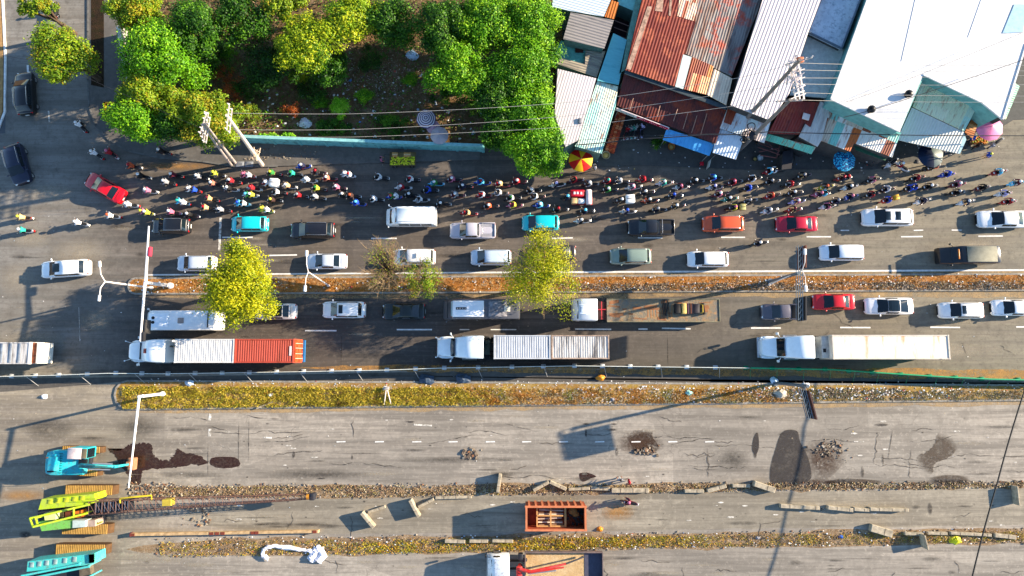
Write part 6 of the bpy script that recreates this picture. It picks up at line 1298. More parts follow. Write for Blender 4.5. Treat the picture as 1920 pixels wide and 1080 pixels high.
# ---------------------------------------------------------------- utility poles and wires
M_con = plain('#c9bcae', .85, dirt=.25, name='pole_concrete'); M_pol = plain('#7a7470', .8, dirt=.3, name='weathered_pole')
def pole(label, base, top, z, r, m, arms=(), bands=True, twin=0.0, z0=0):
    b = P(*base, z0); b.z = 0; T = P(*top, z)-b; T.z = z; o = thing('utility_pole', label, 'utility pole', (b.x, b.y, 0))
    for s in ((-twin, twin) if twin else (0,)): MB().tube([(s, s*.5, 0), (T.x+s*.6, T.y+s*.3, z)], [r*1.35, r*.8], 10).build('pole', m, o)
    for i, (t, dx, dy, ln) in enumerate(arms):
        q = T*t; d = Vector((dx, dy, 0)).normalized()*ln/2; MB().box(tuple(q), (ln, .1, .1), rz=math.atan2(d.y, d.x)).build('crossarm', plain('#bdb0a6', .7, dirt=.3), o)
        mb = MB()
        for u in (-.9, -.45, .45, .9): p = q+d*u; mb.tube([(p.x, p.y, p.z+.05), (p.x, p.y, p.z+.38)], [.07, .05], 8)
        mb.build('insulator', plain('#e0d8d4', .3), o)
    return o
pole('left twin concrete pole with pale crossarms in front of the lot', (438, 308), (381, 232), 10, .13, plain('#b0a29a', .85, dirt=.3), [(.86, .1, 1, 2.8), (.92, .1, 1, 3.2), (.97, .1, 1, 2.8), (1.0, .25, 1, 2.2)], twin=.22)
pole('right stouter concrete pole with two crossarms in front of the lot', (492, 310), (425, 216), 11, .2, M_con, [(.90, .05, 1, 2.6), (.97, .05, 1, 2.8)], twin=.0)
w = P(478, 290, 3); q_ = P(492, 310); o = thing('guy_bracket', 'bundle of pale clamps and cable coils on the stout concrete pole', 'cable bundle', (w.x, w.y, 3))
mb = MB()
for k in range(7): mb.tube([(rf.uniform(-.6, .6), rf.uniform(-.9, .9), rf.uniform(-.4, .4)) for _ in range(3)], .045, 5)
mb.build('cable', plain('#cdb8a0', .7), o)
pole('taller weathered pole leaning over the white shed roof', (1399, 224), (1500, 112), 16.8, .2, M_pol, [(.86, .2, 1, 2.4), (.92, .25, 1, 2.4), (.985, .9, .25, 2.6)], z0=4.2)
pole('shorter weathered pole leaning beside the rust red roof', (1407, 262), (1482, 187), 13.6, .19, M_pol, [(.98, 1, .05, 2.6)], z0=3.6)
w = P(1493, 150, 14.5); o = thing('transformer_frame', 'pale switchgear frame with insulators at the top of the leaning poles', 'switchgear', (w.x, w.y, 13.5)); mb = MB()
for k in range(3): mb.box((-.35+k*.4, 0, 1), (.12, 3.8, .12), rz=.1)
for k in range(5): mb.box((.1, -1.6+k*.8, 1.05), (1.5, .08, .08), rz=.35)
mb.build('frame', M_ste, o); mb = MB()
for k in range(14): mb.tube([(rf.uniform(-.8, .8), rf.uniform(-1.8, 1.8), 1), (rf.uniform(-.8, .8), rf.uniform(-1.8, 1.8), 1.45)], [.07, .04], 6)
mb.build('insulator', plain('#d8d0d0', .3), o); MB().box((.4, 1.9, 1.1), (.6, .5, .4), bev=.05).build('switch_box', plain('#c8724c', .6), o)
w = P(1410, 250, 5); o = thing('cable_coils', 'black cable coils hanging on the shorter leaning pole', 'cable coil', (w.x, w.y, 5)); 
for cx_, cy_, r_ in ((-.05, .75, .42), (-.75, -.1, .3), (-1.0, -.75, .28), (-.3, -.2, .5)):
    MB().tube([(cx_+r_*math.cos(t), cy_+r_*math.sin(t), .1*math.sin(t*2)) for t in np.linspace(0, 6.283, 16)], .06, 6).build('coil', BLK, o)
MB().sphere((.1, -.2, 0), .45, 10, 7, sc=(1, 1.2, .7)).build('cable_knot', plain('#2a2a30', .7), o)
def wire(label, pts, r, m, sag=.25, group=None):
    w = [P(x, y, z) for x, y, z in pts]; o = MB(); P_ = []
    for a, b in zip(w, w[1:]):
        for k in range(8): t = k/8; q = a.lerp(b, t); q.z -= 4*sag*t*(1-t); P_.append(tuple(q))
    P_.append(tuple(w[-1])); x = o.tube(P_, r, 5).build('overhead_wire', m); tag(x, label, 'wire', group); return x
M_wp = plain('#aaa49c', .6, name='pale_wire'); M_wd = plain('#2c2c30', .6, name='dark_wire'); WG = 'overhead wires'
wire('top one of three pale wires running over the lot from the concrete poles', [(436, 212, 10.3), (660, 213.5, 9.3), (905, 203, 9.3), (1100, 189, 9.5), (1385, 146, 12.5), (1478, 122, 15.5)], .02, M_wp, .12, WG)
wire('middle one of three pale wires running over the lot from the concrete poles', [(438, 243, 10), (660, 243, 9), (905, 230, 9), (1100, 214, 9.3), (1440, 163, 12.5), (1482, 152, 14.5)], .02, M_wp, .12, WG)
wire('lowest of three pale wires running over the lot from the concrete poles', [(440, 256, 9.6), (660, 257, 8.6), (905, 247, 8.6), (1100, 235, 9), (1440, 190, 11.5), (1484, 185, 13.5)], .02, M_wp, .12, WG)
for i, (y0, y1) in enumerate(((118, 122), (131, 132), (146, 140), (157, 158), (173, 180), (187, 191))): wire('pale wire %s of six running right from the leaning poles over the white roof' % ['topmost', 'second', 'third', 'fourth', 'fifth', 'lowest'][i], [(1498-3*i, y0, 15.0-.3*i), (1700, (y0+y1)/2+2, 11.2-.3*i), (1990, y1, 11.5-.3*i)], .02, M_wp, .1, WG)
wire('thin dark wire crossing the big white roof, upper of two', [(1585, 192, 8), (1700, 150, 8.5), (1925, 58, 9)], .02, M_wd, .1, WG)
wire('dark wire crossing the big white roof past the two round vents', [(1582, 220, 7.6), (1642, 204, 8.2), (1760, 166, 8.4), (1925, 110, 9)], .035, M_wd, .1, WG)
wire('thick black cable along the shop fronts left of the cable coils', [(1080, 272, 5), (1200, 260, 4.6), (1330, 252, 4.8), (1404, 251, 5.2)], .06, M_wd, .15, WG)
wire('thin black cable just above the thick one along the shop fronts', [(1080, 263, 5), (1200, 255, 4.8), (1400, 248, 5.3)], .025, M_wd, .1, WG)
wire('long black cable running right from the cable coils to the edge', [(1406, 250, 5.2), (1440, 247, 5.6), (1600, 251, 5.2), (1760, 254, 5.1), (1990, 254, 5.4)], .05, M_wd, .08, WG)
wire('very thick black cable hanging across the lower right corner', [(1945, 640, 7), (1920, 735, 6.8), (1870, 905, 6.5), (1822, 1085, 6.5), (1780, 1240, 7)], .075, plain('#0e0c0c', .5), .1)
wire('thin wire crossing the side road at the top left', [(-60, 92, 9), (60, 113, 8.6), (150, 140, 8.8), (375, 240, 9.2)], .018, M_wd, .1, WG)
# ---------------------------------------------------------------- construction fence
def fence(label, pts, m, h, posts, braces, seg=3.1, foot='#c8ccd0'):
    w = [P(*p, h) for p in pts]; o = thing('construction_fence', label, 'fence', (w[0].x, w[0].y, 0)); L = o.location; mb = MB(); tp = MB()
    for a, b in zip(w, w[1:]):
        c = (a+b)/2-L; ln = (b-a).length; an = math.atan2(b.y-a.y, b.x-a.x); mb.box((c.x, c.y, h/2+.04), (ln, .03, h-.1), an); tp.tube([tuple(Vector((a.x, a.y, h))-L), tuple(Vector((b.x, b.y, h))-L)], .035 if posts else .08, 6)
    mb.build('panel', m, o, smooth=False); tp.build('top_rail', plain('#dfe4dc' if posts else '#169c68', .5), o); tot = 0; pm = None; bm_ = None
    for a, b in zip(w, w[1:]):
        n = max(1, round((b-a).length/seg))
        for k in range(n):
            p = a.lerp(b, k/n)-L
            if pm is None:
                pm = MB(); pm.tube([(0, 0, 0), (0, 0, h+.05)], .035, 6); pm = pm.mesh('post', plain('#c8ccc8' if posts else '#147a54', .5)); ft = MB().box((0, .0, .07), (.5, .45, .14), bev=.03).mesh('foot', plain(foot, .8)); bb = MB(); bb.tube([(0, 0, h*.9), (.45, -1.15, .03)], .025, 5); bb = bb.mesh('brace', plain('#a8a8a8' if posts else '#157a52', .6))
            q = link('post', pm, o, (p.x, p.y, 0)); link('foot', ft, o, (p.x, p.y, 0))
            if (tot % 2 == 0) or not posts: link('brace', bb, o, (p.x, p.y, 0))
            tot += 1
    return o
MG1 = plain('#7c9484', .6, dirt=.4, name='pale_green_panel'); MG2 = plain('#0f9a68', .5, dirt=.2, name='green_panel')
fence('pale construction fence with square feet between the lorries and the grassy median', [(-60, 708), (0, 706), (90, 704), (200, 700), (300, 701), (560, 697), (720, 694), (830, 690), (960, 688), (1080, 686), (1240, 688), (1405, 690)], MG1, 1.7, True, True)
fence('bright green construction fence on the right behind the cream trailer', [(1408, 690), (1560, 693), (1650, 699), (1760, 706), (1860, 711), (2000, 714)], MG2, 1.6, False, False, 3.3, foot='#147a54')
# ================================================================ CONSTRUCTION SITE
TEAL = '#16b4c0'; M_trkd = plain('#5a4026', .85, dirt=.4, name='track_base_steel')  # dark brown track base steel under the tan plates
def paint(c, rough=.45, name='machine_paint'):
    k = ('mpaint', str(c))
    if k in MC: return MC[k]
    t = NT(name); c = hexc(c); a = t.ramp(t.noise(1.1, 6, None, .7), .46, .62, 0, .5); b = t.ramp(t.noise(4, 6, None, .75), .54, .62, 0, .55)
    q = t.mix(a, c, tuple(x*.55+.10 for x in c)); MC[k] = t.out(t.mix(b, q, hexc('#6b563e')), .5, spec=.4); return MC[k]
M_trk = plain('#b8904c', .8, dirt=.4, name='rusty_track'); M_mach = plain('#2a2c34', .6, dirt=.3, name='machine_dark')
def track(o, x0, x1, y, w, h=.85, n=30, m=None):
    mb = MB(); L = x1-x0; r = h/2
    pr = [(x0+r-r*math.sin(t), r+r*math.cos(t)) for t in np.linspace(0, math.pi, 8)][::1]; pr2 = [(x1-r+r*math.sin(t), r-r*math.cos(t)) for t in np.linspace(0, math.pi, 8)]
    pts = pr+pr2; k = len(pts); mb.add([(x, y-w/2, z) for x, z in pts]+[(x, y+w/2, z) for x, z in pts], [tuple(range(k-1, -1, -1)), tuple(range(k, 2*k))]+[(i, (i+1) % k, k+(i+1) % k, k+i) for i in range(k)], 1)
    for i in range(n): mb.box((x0+r*.6+(L-r*1.2)*(i+.5)/n, y, h+.03), (L/n*.58, w+.06, .06), bev=.01)
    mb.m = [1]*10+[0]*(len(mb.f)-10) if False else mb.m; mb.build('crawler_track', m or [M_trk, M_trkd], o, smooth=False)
# teal excavator
c = P(135, 868, 1.5); o = thing('excavator', 'teal excavator with white cab roof working beside the muddy puddle', 'excavator', (c.x, c.y, 0), R(-1)); s = 1/16.9
def loc(x, y, z): q = P(x, y, z)-c; return Vector((q.x, q.y, z))
for yy, xx0, xx1 in ((843, 112, 192), (886, 112, 188)):
    a, b = loc(xx0, yy, .9), loc(xx1, yy, .9); track(o, a.x, b.x, a.y, .62, .9, 20)
MB().box((.4, 0, .75), (2.6, 1.6, .5), bev=.1).build('undercarriage', M_mach, o)
a, b = loc(86, 868, 2), loc(155, 868, 2); xl, xr = a.x, b.x; yc_ = a.y
m = MB(); m.loft([(xr, 1.25, 1.9, 1.1, .1), (xr-.6, 1.3, 2.0, 1.1, .12), (xl+1.9, 1.32, 2.25, 1.1, .15), (xl+.8, 1.3, 2.35, 1.1, .2), (xl+.25, 1.15, 2.3, 1.1, .25), (xl, .8, 2.05, 1.15, .25)]); m.build('body', paint('#18b0bc', .35), o, loc=(0, yc_, 0))
MB().box((xl+1.1, yc_-.05, 2.42), (1.2, 1.5, .16), bev=.05).box((xl+1.15, yc_+.85, 2.4), (1.1, .25, .06), bev=.02).build('engine_hood', paint('#27c4cc', .35), o); MB().box((xl+.9, yc_-.75, 2.47), (.7, .35, .05)).build('grille', BLK, o)
a = loc(136, 850, 2.9); MB().box((a.x+.45, a.y, 2.0), (1.9, 1.15, 1.75), bev=.12).build('cab', paint('#17a8b4', .35), o); MB().box((a.x+.2, a.y, 2.92), (1.5, 1.15, .1), bev=.04).build('cab_roof', plain('#d8c8c4', .6, dirt=.3), o); MB().box((a.x+1.15, a.y, 2.9), (.65, 1.0, .08), bev=.02).build('roof_window', plain('#6c6450', .3), o)
MB().box((a.x+1.42, a.y, 2.1), (.04, .95, 1.2)).build('windscreen', GL, o)
p1, p2, p3, p4 = loc(150, 872, 1.9), loc(180, 873, 3.4), loc(222, 873, 2.6), loc(241, 869, 1.3)
MB().tube([p1, p1.lerp(p2, .6)+Vector((0, 0, .3)), p2, p2.lerp(p3, .5), p3], [.26, .26, .22, .18, .13], 8).build('boom', paint('#1fb0b8', .4), o)
MB().tube([p2+Vector((-.3, .3, .1)), p3.lerp(p2, .2)+Vector((0, .3, .3))], .08, 8).tube([p2+Vector((-.6, -.3, .2)), p3.lerp(p2, .3)+Vector((0, -.3, .2))], .07, 8).build('hydraulic_ram', CHR, o)
MB().tube([p3+Vector((-.3, 0, .3)), p4], [.16, .1], 8).build('dipper_arm', paint('#1fb0b8', .4), o)
m = MB(); m.box((p4.x+.1, p4.y, .75), (.75, 1.3, .75), bev=.1).box((p4.x-.1, p4.y+.0, 1.15), (.4, .5, .2)).build('bucket', plain('#a87858', .7, dirt=.4), o)
MB().box((a.x+.6, a.y-1.0, 2.0), (.9, .6, .3), bev=.05).build('hose_box', BLK, o)
mb = MB()
for k in range(4): mb.tube([p1+Vector((.1, -.12+.08*k, .35)), p1.lerp(p2, .5)+Vector((0, -.12+.08*k, .62)), p2+Vector((0, -.12+.08*k, .3)), p3+Vector((-.5, -.1+.06*k, .35))], .022, 5)
mb.build('hydraulic_hose', BLK, o); mb = MB()
for k in range(9): mb.box((xl+1.75+.0*k, yc_-1.0+k*.25, 2.30), (.35, .04, .02))
mb.build('vent_slot', BLK, o); MB().tube([(xl+.5, yc_+.6, 2.35), (xl+.5, yc_+.6, 2.75)], .07, 8).build('exhaust', plain('#5a3a28', .8), o)
MB().tube([(xr-.2, yc_-1.2, 1.95), (xr-.2, yc_-1.2, 2.5), (xl+.6, yc_-1.2, 2.7), (xl+.4, yc_-1.2, 2.3)], .025, 5).build('handrail', BLK, o); MB().box((xl+.08, yc_, 1.7), (.3, 1.7, .5), bev=.08).build('counterweight', plain('#3a4a50', .6, dirt=.5), o)
# crawler crane
def crane(label, c0, colr, tr, bodypx, H, full=True):
    c = P(*c0, 1.5); o = thing('crawler_crane', label, 'crane', (c.x, c.y, 0)); lc = lambda x, y, z: Vector((P(x, y, z).x-c.x, P(x, y, z).y-c.y, z))
    for (x0, x1, y) in tr: a, b = lc(x0, y, 1.0), lc(x1, y, 1.0); track(o, a.x, b.x, (a.y+b.y)/2, .95, 1.05, 27)
    return o, lc
o, lc = crane('lime green crawler crane with long brown lattice boom lying along the verge', (150, 960), '#a4c41c', [(118, 217, 919), (112, 208, 992)], None, 3)
GRN = paint('#a8c018', .4, 'crane_paint'); GRN2 = paint('#6cae4c', .4, 'crane_paint')
def slab(o, lc, pts, z0, z1, m, nm, lab=None):
    q = [lc(x, y, z1) for x, y in pts]; return MB().prism([(p.x, p.y) for p in q], z0, z1).build(nm, m, o, smooth=False, label=lab)
MB().box(tuple(lc(165, 955, .8)), (3.6, 3.2, .6), bev=.1).build('undercarriage', M_mach, o)
slab(o, lc, [(78, 936), (176, 926), (179, 937), (160, 947), (72, 956)], 1.1, 3.0, GRN, 'engine_housing'); slab(o, lc, [(72, 978), (135, 976), (135, 990), (78, 996)], 1.1, 2.8, GRN2, 'side_housing'); slab(o, lc, [(136, 976), (160, 976), (160, 988), (136, 990)], 1.2, 2.9, plain('#b8c8c4', .5), 'cab_roof')
slab(o, lc, [(161, 976), (178, 975), (178, 987), (161, 988)], 1.2, 2.6, plain('#a89488', .6, dirt=.3), 'cab'); slab(o, lc, [(82, 963), (104, 961), (104, 974), (84, 976)], 1.1, 3.3, plain('#d8e090', .5), 'counterweight'); slab(o, lc, [(70, 958), (176, 946), (178, 972), (74, 980)], .9, 1.9, M_mach, 'deck')
slab(o, lc, [(105, 962), (118, 961), (118, 972), (105, 973)], 1.9, 2.7, plain('#3a3424', .6), 'winch'); slab(o, lc, [(122, 960), (134, 959), (134, 971), (122, 972)], 1.9, 2.6, plain('#6a3420', .6), 'winch'); slab(o, lc, [(140, 959), (152, 957), (152, 970), (140, 971)], 1.9, 2.8, plain('#c86a20', .6), 'winch')
mb = MB()
for (x0, y0, x1, y1) in ((56, 972, 168, 946), (62, 988, 165, 962), (56, 972, 62, 988), (66, 970, 71, 986), (138, 953, 138, 970)): mb.tube([lc(x0, y0, 4.2), lc(x1, y1, 3.2)], .11, 6)
for x0, y0, z0_ in ((60, 973, 4.1), (66, 986, 4.1), (160, 948, 3.3), (158, 963, 3.3)): q = lc(x0, y0, z0_); mb.tube([(q.x+.8 if x0 < 100 else q.x, q.y, 1.2), tuple(q)], .08, 6)
mb.build('gantry_frame', GRN, o)
# vents and hatches on the housings
mb = MB()
for x in (94, 108, 124, 140, 154): q = lc(x, 941-(x-90)*.11, 3.0); MB().box((q.x, q.y, 3.02), (.5, .45, .06), bev=.02).build('hatch', plain('#b4bc2c', .5), o)
M_bm = plain('#6a4c42', .7, dirt=.4, name='boom_steel'); b0a, b0b, b1a, b1b = lc(166, 941, 3.2), lc(166, 966, 3.2), lc(590, 927, 2.4), lc(590, 935, 2.4)
def lattice(nm, A0, A1, B0, B1, dep, n, m):
    mb = MB()
    for a, b in ((A0, B0), (A1, B1)):
        for dz in (0, -dep): mb.tube([a+Vector((0, 0, dz)), b+Vector((0, 0, dz*.5))], .042, 5)
    for k in range(n):
        t, u = k/n, (k+1)/n; p, q, r, s_ = A0.lerp(B0, t), A1.lerp(B1, t), A0.lerp(B0, u), A1.lerp(B1, u); dt, du = Vector((0, 0, -dep*(1-.5*t))), Vector((0, 0, -dep*(1-.5*u)))
        mb.tube([p, s_], .02, 4); mb.tube([p+dt, s_+du], .02, 4); mb.tube([p, r+du], .022, 4); mb.tube([q, s_+du], .022, 4); mb.tube([p, q], .03, 4)
    mb.build(nm, m, o)
lattice('lattice_boom', b0a, b0b, b1a, b1b, 1.1, 34, M_bm)
slab(o, lc, [(176, 944), (244, 938), (244, 956), (176, 962)], 2.2, 2.9, M_mach, 'boom_foot'); mb = MB()
for k in range(12): q = lc(180+k*5.4, 952-k*.5, 3.0); mb.box((q.x, q.y, 3.0), (.08, 1.0, .12), bev=.02)
mb.build('boom_rib', plain('#4c5566', .6), o); slab(o, lc, [(304, 937), (320, 936), (320, 949), (304, 950)], 2.3, 3.15, plain('#b8a43c', .6, dirt=.3), 'boom_joint')
mb = MB(); mb.tube([lc(225, 943, 3.1), lc(225, 935, 3.2), lc(262, 931, 3.2), lc(284, 929, 2.9), lc(284, 938, 2.8)], .1, 6).build('pulley_arm', plain('#c8b428', .6), o)
mb = MB(); q = lc(586, 931, 2.4); mb.box((q.x, q.y, 2.3), (.5, .7, .8), bev=.05).build('boom_head', M_mach, o); q = lc(577, 931, 2.6); MB().box((q.x, q.y, 2.6), (.25, .5, .2)).build('sheave', plain('#c88828', .6), o)
mb = MB(); 
for y0, y1 in ((936, 925), (958, 933), (966, 936)): mb.tube([lc(160, y0, 3.8), lc(588, y1, 2.9)], .022, 4)
mb.build('hoist_rope', plain('#3a2c2c', .6), o); mb = MB(); mb.tube([lc(176, 985, 2.2), lc(192, 978, 2.4)], .07, 6).build('boarding_rail', plain('#c8c42c', .6), o)
o, lc = crane('turquoise crawler crane cut by the bottom left corner', (120, 1062), TEAL, [(100, 203, 1030)], None, 3)
TQ = paint('#3cb8b4', .4, 'crane_paint2'); slab(o, lc, [(52, 1053), (176, 1038), (177, 1055), (160, 1060), (50, 1072)], 1.0, 2.9, TQ, 'engine_housing'); mb = MB()
for x in (60, 74, 88, 104, 122, 140): q = lc(x, 1059-(x-60)*.13, 2.9); MB().box((q.x, q.y, 2.93), (.42, .5, .06), bev=.02).build('hatch', plain('#86a0a0', .5), o); slab(o, lc, [(166, 1040), (177, 1039), (177, 1055), (167, 1056)], 2.9, 3.1, plain('#64d0c0', .5), 'roof_cap'); mb = MB()
for a in ((40, 1080, 150, 1058), (20, 1092, 168, 1062), (60, 1100, 170, 1082)): mb.tube([lc(a[0], a[1], 3.6), lc(a[2], a[3], 3.3)], .11, 6); q = lc(a[2]-4, a[3], 3.3); mb.tube([(q.x, q.y, 1.2), tuple(q)], .08, 6); q = lc(a[0]+14, a[1]-2, 3.55); mb.tube([(q.x+.6, q.y, 1.2), tuple(q)], .08, 6)
mb.build('gantry_frame', TQ, o); slab(o, lc, [(60, 1074), (150, 1062), (170, 1100), (60, 1110)], .9, 2.0, M_mach, 'deck'); slab(o, lc, [(148, 1064), (168, 1060), (172, 1090), (150, 1092)], 2.0, 2.6, plain('#6a6050', .6, dirt=.5), 'cab')
# orange skip
c = P(1042, 968, 2.4); o = thing('skip_container', 'tall open orange skip full of timber and scrap on the service lane', 'skip', (c.x, c.y, 0)); lc = lambda x, y, z: Vector((P(x, y, z).x-c.x, P(x, y, z).y-c.y, z)); a, b = lc(987, 950, 2.7), lc(1098, 994, 2.7); hx, hy = (b.x-a.x)/2, (a.y-b.y)/2; M_or = plain('#ac5434', .7, dirt=.5, name='orange_skip'); cx_, cy_ = (a.x+b.x)/2, (a.y+b.y)/2
mb = MB()
for sx in (-1, 1): mb.box((cx_+sx*hx, cy_, 1.6), (.12, 2*hy, 2.2))
for sy in (-1, 1): mb.box((cx_, cy_+sy*hy, 1.6), (2*hx+.12, .12, 2.2))
mb.box((cx_, cy_, .5), (2*hx, 2*hy, .1)); mb.build('wall', M_or, o, smooth=False); mb = MB()
for k in range(9): mb.box((cx_-hx+.3+k*(2*hx-.6)/8, cy_+hy+.12, 1.6), (.2, .12, 2.0)); mb.box((cx_-hx+.3+k*(2*hx-.6)/8, cy_-hy-.12, 1.6), (.2, .12, 2.0))
for sy in (-1, 1): mb.box((cx_, cy_+sy*hy, 2.73), (2*hx+.3, .2, .12))
for sx in (-1, 1): mb.box((cx_+sx*hx, cy_, 2.735), (.2, 2*hy, .12))
mb.build('rim_rib', plain('#c87850', .6, dirt=.3), o, smooth=False); bigwheels(o, [cx_-hx+1, cx_+hx-1.2, cx_+hx-2.4], hy, .4) if False else None
mb = MB()
for k in (-1, 1): mb.box((cx_, cy_+k*hy*.6, .22), (2*hx*.9, .2, .4))
mb.build('skid', M_mach, o)
l = thing('timber_frame', 'pale timber frame of beams lying inside the orange skip', 'timber', (c.x+cx_-.35, c.y+cy_, 1.4)); wd = plain('#c89860', .8, dirt=.3)
for k, (x, y, dx, dy) in enumerate(((-.1, -1.0, 3.1, .14), (-.1, 1.0, 3.1, .14), (-1.6, 0, .14, 2.0), (1.4, 0, .2, 2.1), (-.15, 0, .14, 2.0), (-.2, .1, 2.8, .12))): MB().box((x, y, .45+.02*k), (dx, dy, .14)).build('beam', wd, l, smooth=False)
for k in range(9): MB().box((-.2+rf.uniform(-.15, .15), -.85+k*.21, .25+rf.random()*.1), (2.6, .13, .12), rz=rf.uniform(-.06, .06)).build('plank', plain(['#8a6a50', '#d8c8b4', '#6a4a38', '#b8a090'][k % 4], .8), l, smooth=False)
l = thing('scrap_pile', 'dark scrap and tan sacks at the right end inside the orange skip', 'scrap', (c.x+cx_+2.1, c.y+cy_, .9)); MB().sphere((-.2, .45, .6), .5, 10, 7, sc=(1, .8, .5)).sphere((.1, .1, .5), .35, 8, 6, sc=(1.2, .8, .6)).build('sack', plain('#b07a40', .8, dirt=.5), l); mb = MB()
for k in range(22): mb.box((rf.uniform(-.9, .9), rf.uniform(-1, .9), .2+rf.random()*.3), (rf.uniform(.2, .6), rf.uniform(.1, .3), .1), rz=rf.random()*3)
mb.build('scrap', plain('#2c2828', .7), l)
# crane lorry at the bottom
c = P(1020, 1062, 1.5); o = thing('crane_lorry', 'white cab lorry with folded red loading crane and sandy bed at the bottom edge', 'lorry', (c.x, c.y, 0), math.pi); LX = lambda px, z: c.x-P(px, 1062, z).x
cabover(o, LX(914, 2.5), 0, 2.3, 2.35, 2.7, '#e4e8ea'); xa, xb = LX(985, 1.6), LX(1130, 1.6); MB().box(((xa+xb)/2, 0, 1.2), (xa-xb, 2.9, .14)).build('cargo_deck', soil('sandy_deck', '#c8b088', '#b89868', '#a88a64', 1.5), o, smooth=False); MB().box((xb+.95, 0, 1.285), (1.9, 2.75, .02)).build('tail_plate', plain('#4c4c5c', .6, dirt=.3), o)
mb = MB()
for s_ in (-1, 1): mb.box(((xa+xb)/2, s_*1.48, 1.5), (xa-xb, .07, .6))
mb.box((xb, 0, 1.5), (.08, 2.9, .6)).box((xa, 0, 1.5), (.1, 2.9, .7)); mb.build('side_board', plain('#7c6c68', .7, dirt=.4), o, smooth=False)
RD = paint('#c82018', .35); MB().tube([(xa+.55, .1, .9), (xa+.55, .1, 2.6)], .25, 10).box((xa+.65, .3, 2.2), (.6, 1.0, .5), bev=.1).build('crane_column', RD, o); MB().tube([(xa+.6, .0, 2.5), (xa-.6, .15, 2.75), (xa-4.2, -.6, 2.6)], [.2, .18, .12], 8).tube([(xa-.2, .35, 2.5), (xa-4.0, -.2, 2.45)], .09, 8).build('crane_boom', RD, o)
MB().tube([(xa-.3, .5, 2.3), (xa-3.2, .1, 2.5)], .07, 8).build('hydraulic_ram', CHR, o); MB().tube([(xa-4.2, -.6, 2.6), (xa-5.6, -.9, 2.0), (xa-6.1, -1.0, 1.6)], [.1, .08, .12], 7).build('grapple', M_mach, o); MB().box((xa+.5, -1.05, 1.5), (.5, .6, .7), bev=.06).box((xa+.2, -.7, 1.6), (.8, .3, .3), bev=.05).build('control_box', M_mach, o); MB().sphere((xa+.6, 1.35, 1.3), .35, 8, 6, sc=(1.3, .8, .5)).build('hose_reel', plain('#e07030', .6), o)
mb = MB()
for s_ in (-.4, .4): mb.box((0, s_, .9), (LX(940, 1)-xb, .16, .3))
mb.build('chassis', M_chas, o); bigwheels(o, [xb+1.2, xb+2.4], 1.3, .48)
# steel pile, plastic sheet, kerb blocks
def beam(name, label, cat, a, b, wpx, h, m, m2=None, zt=None, ends=None):
    A_, B_ = P(*a, h), P(*b, h); o = thing(name, label, cat, (A_.x, A_.y, 0), math.atan2(B_.y-A_.y, B_.x-A_.x)); L = (B_-A_).length; w = wpx*(CH-h)/FPX; MB().box((L/2, 0, h/2+.01), (L, w, h), bev=.04 if m2 is None else .02).build('block', m, o, smooth=False)
    return o, L, w
M_kb = plain('#b3a790', .85, dirt=.55, name='old_concrete')
o, L, w = beam('steel_pile', 'long rusty cream pile lying on the service lane below the crane', 'steel pile', (245, 1003), (597, 997), 5, .5, plain('#c8a87c', .8, dirt=.5)); m = MB()
for t in (.0, .42, .45, .48, .64, .66, .97): m.box((L*t+.2, 0, .53), (.45, w*1.02, .03))
m.build('rust_band', plain('#7a3828', .8, dirt=.4), o, smooth=False); MB().box((-.06, 0, .26), (.12, w+.1, .6)).build('end_plate', plain('#5a2c30', .8), o)
KG = 'loose concrete barrier blocks on the closed road'
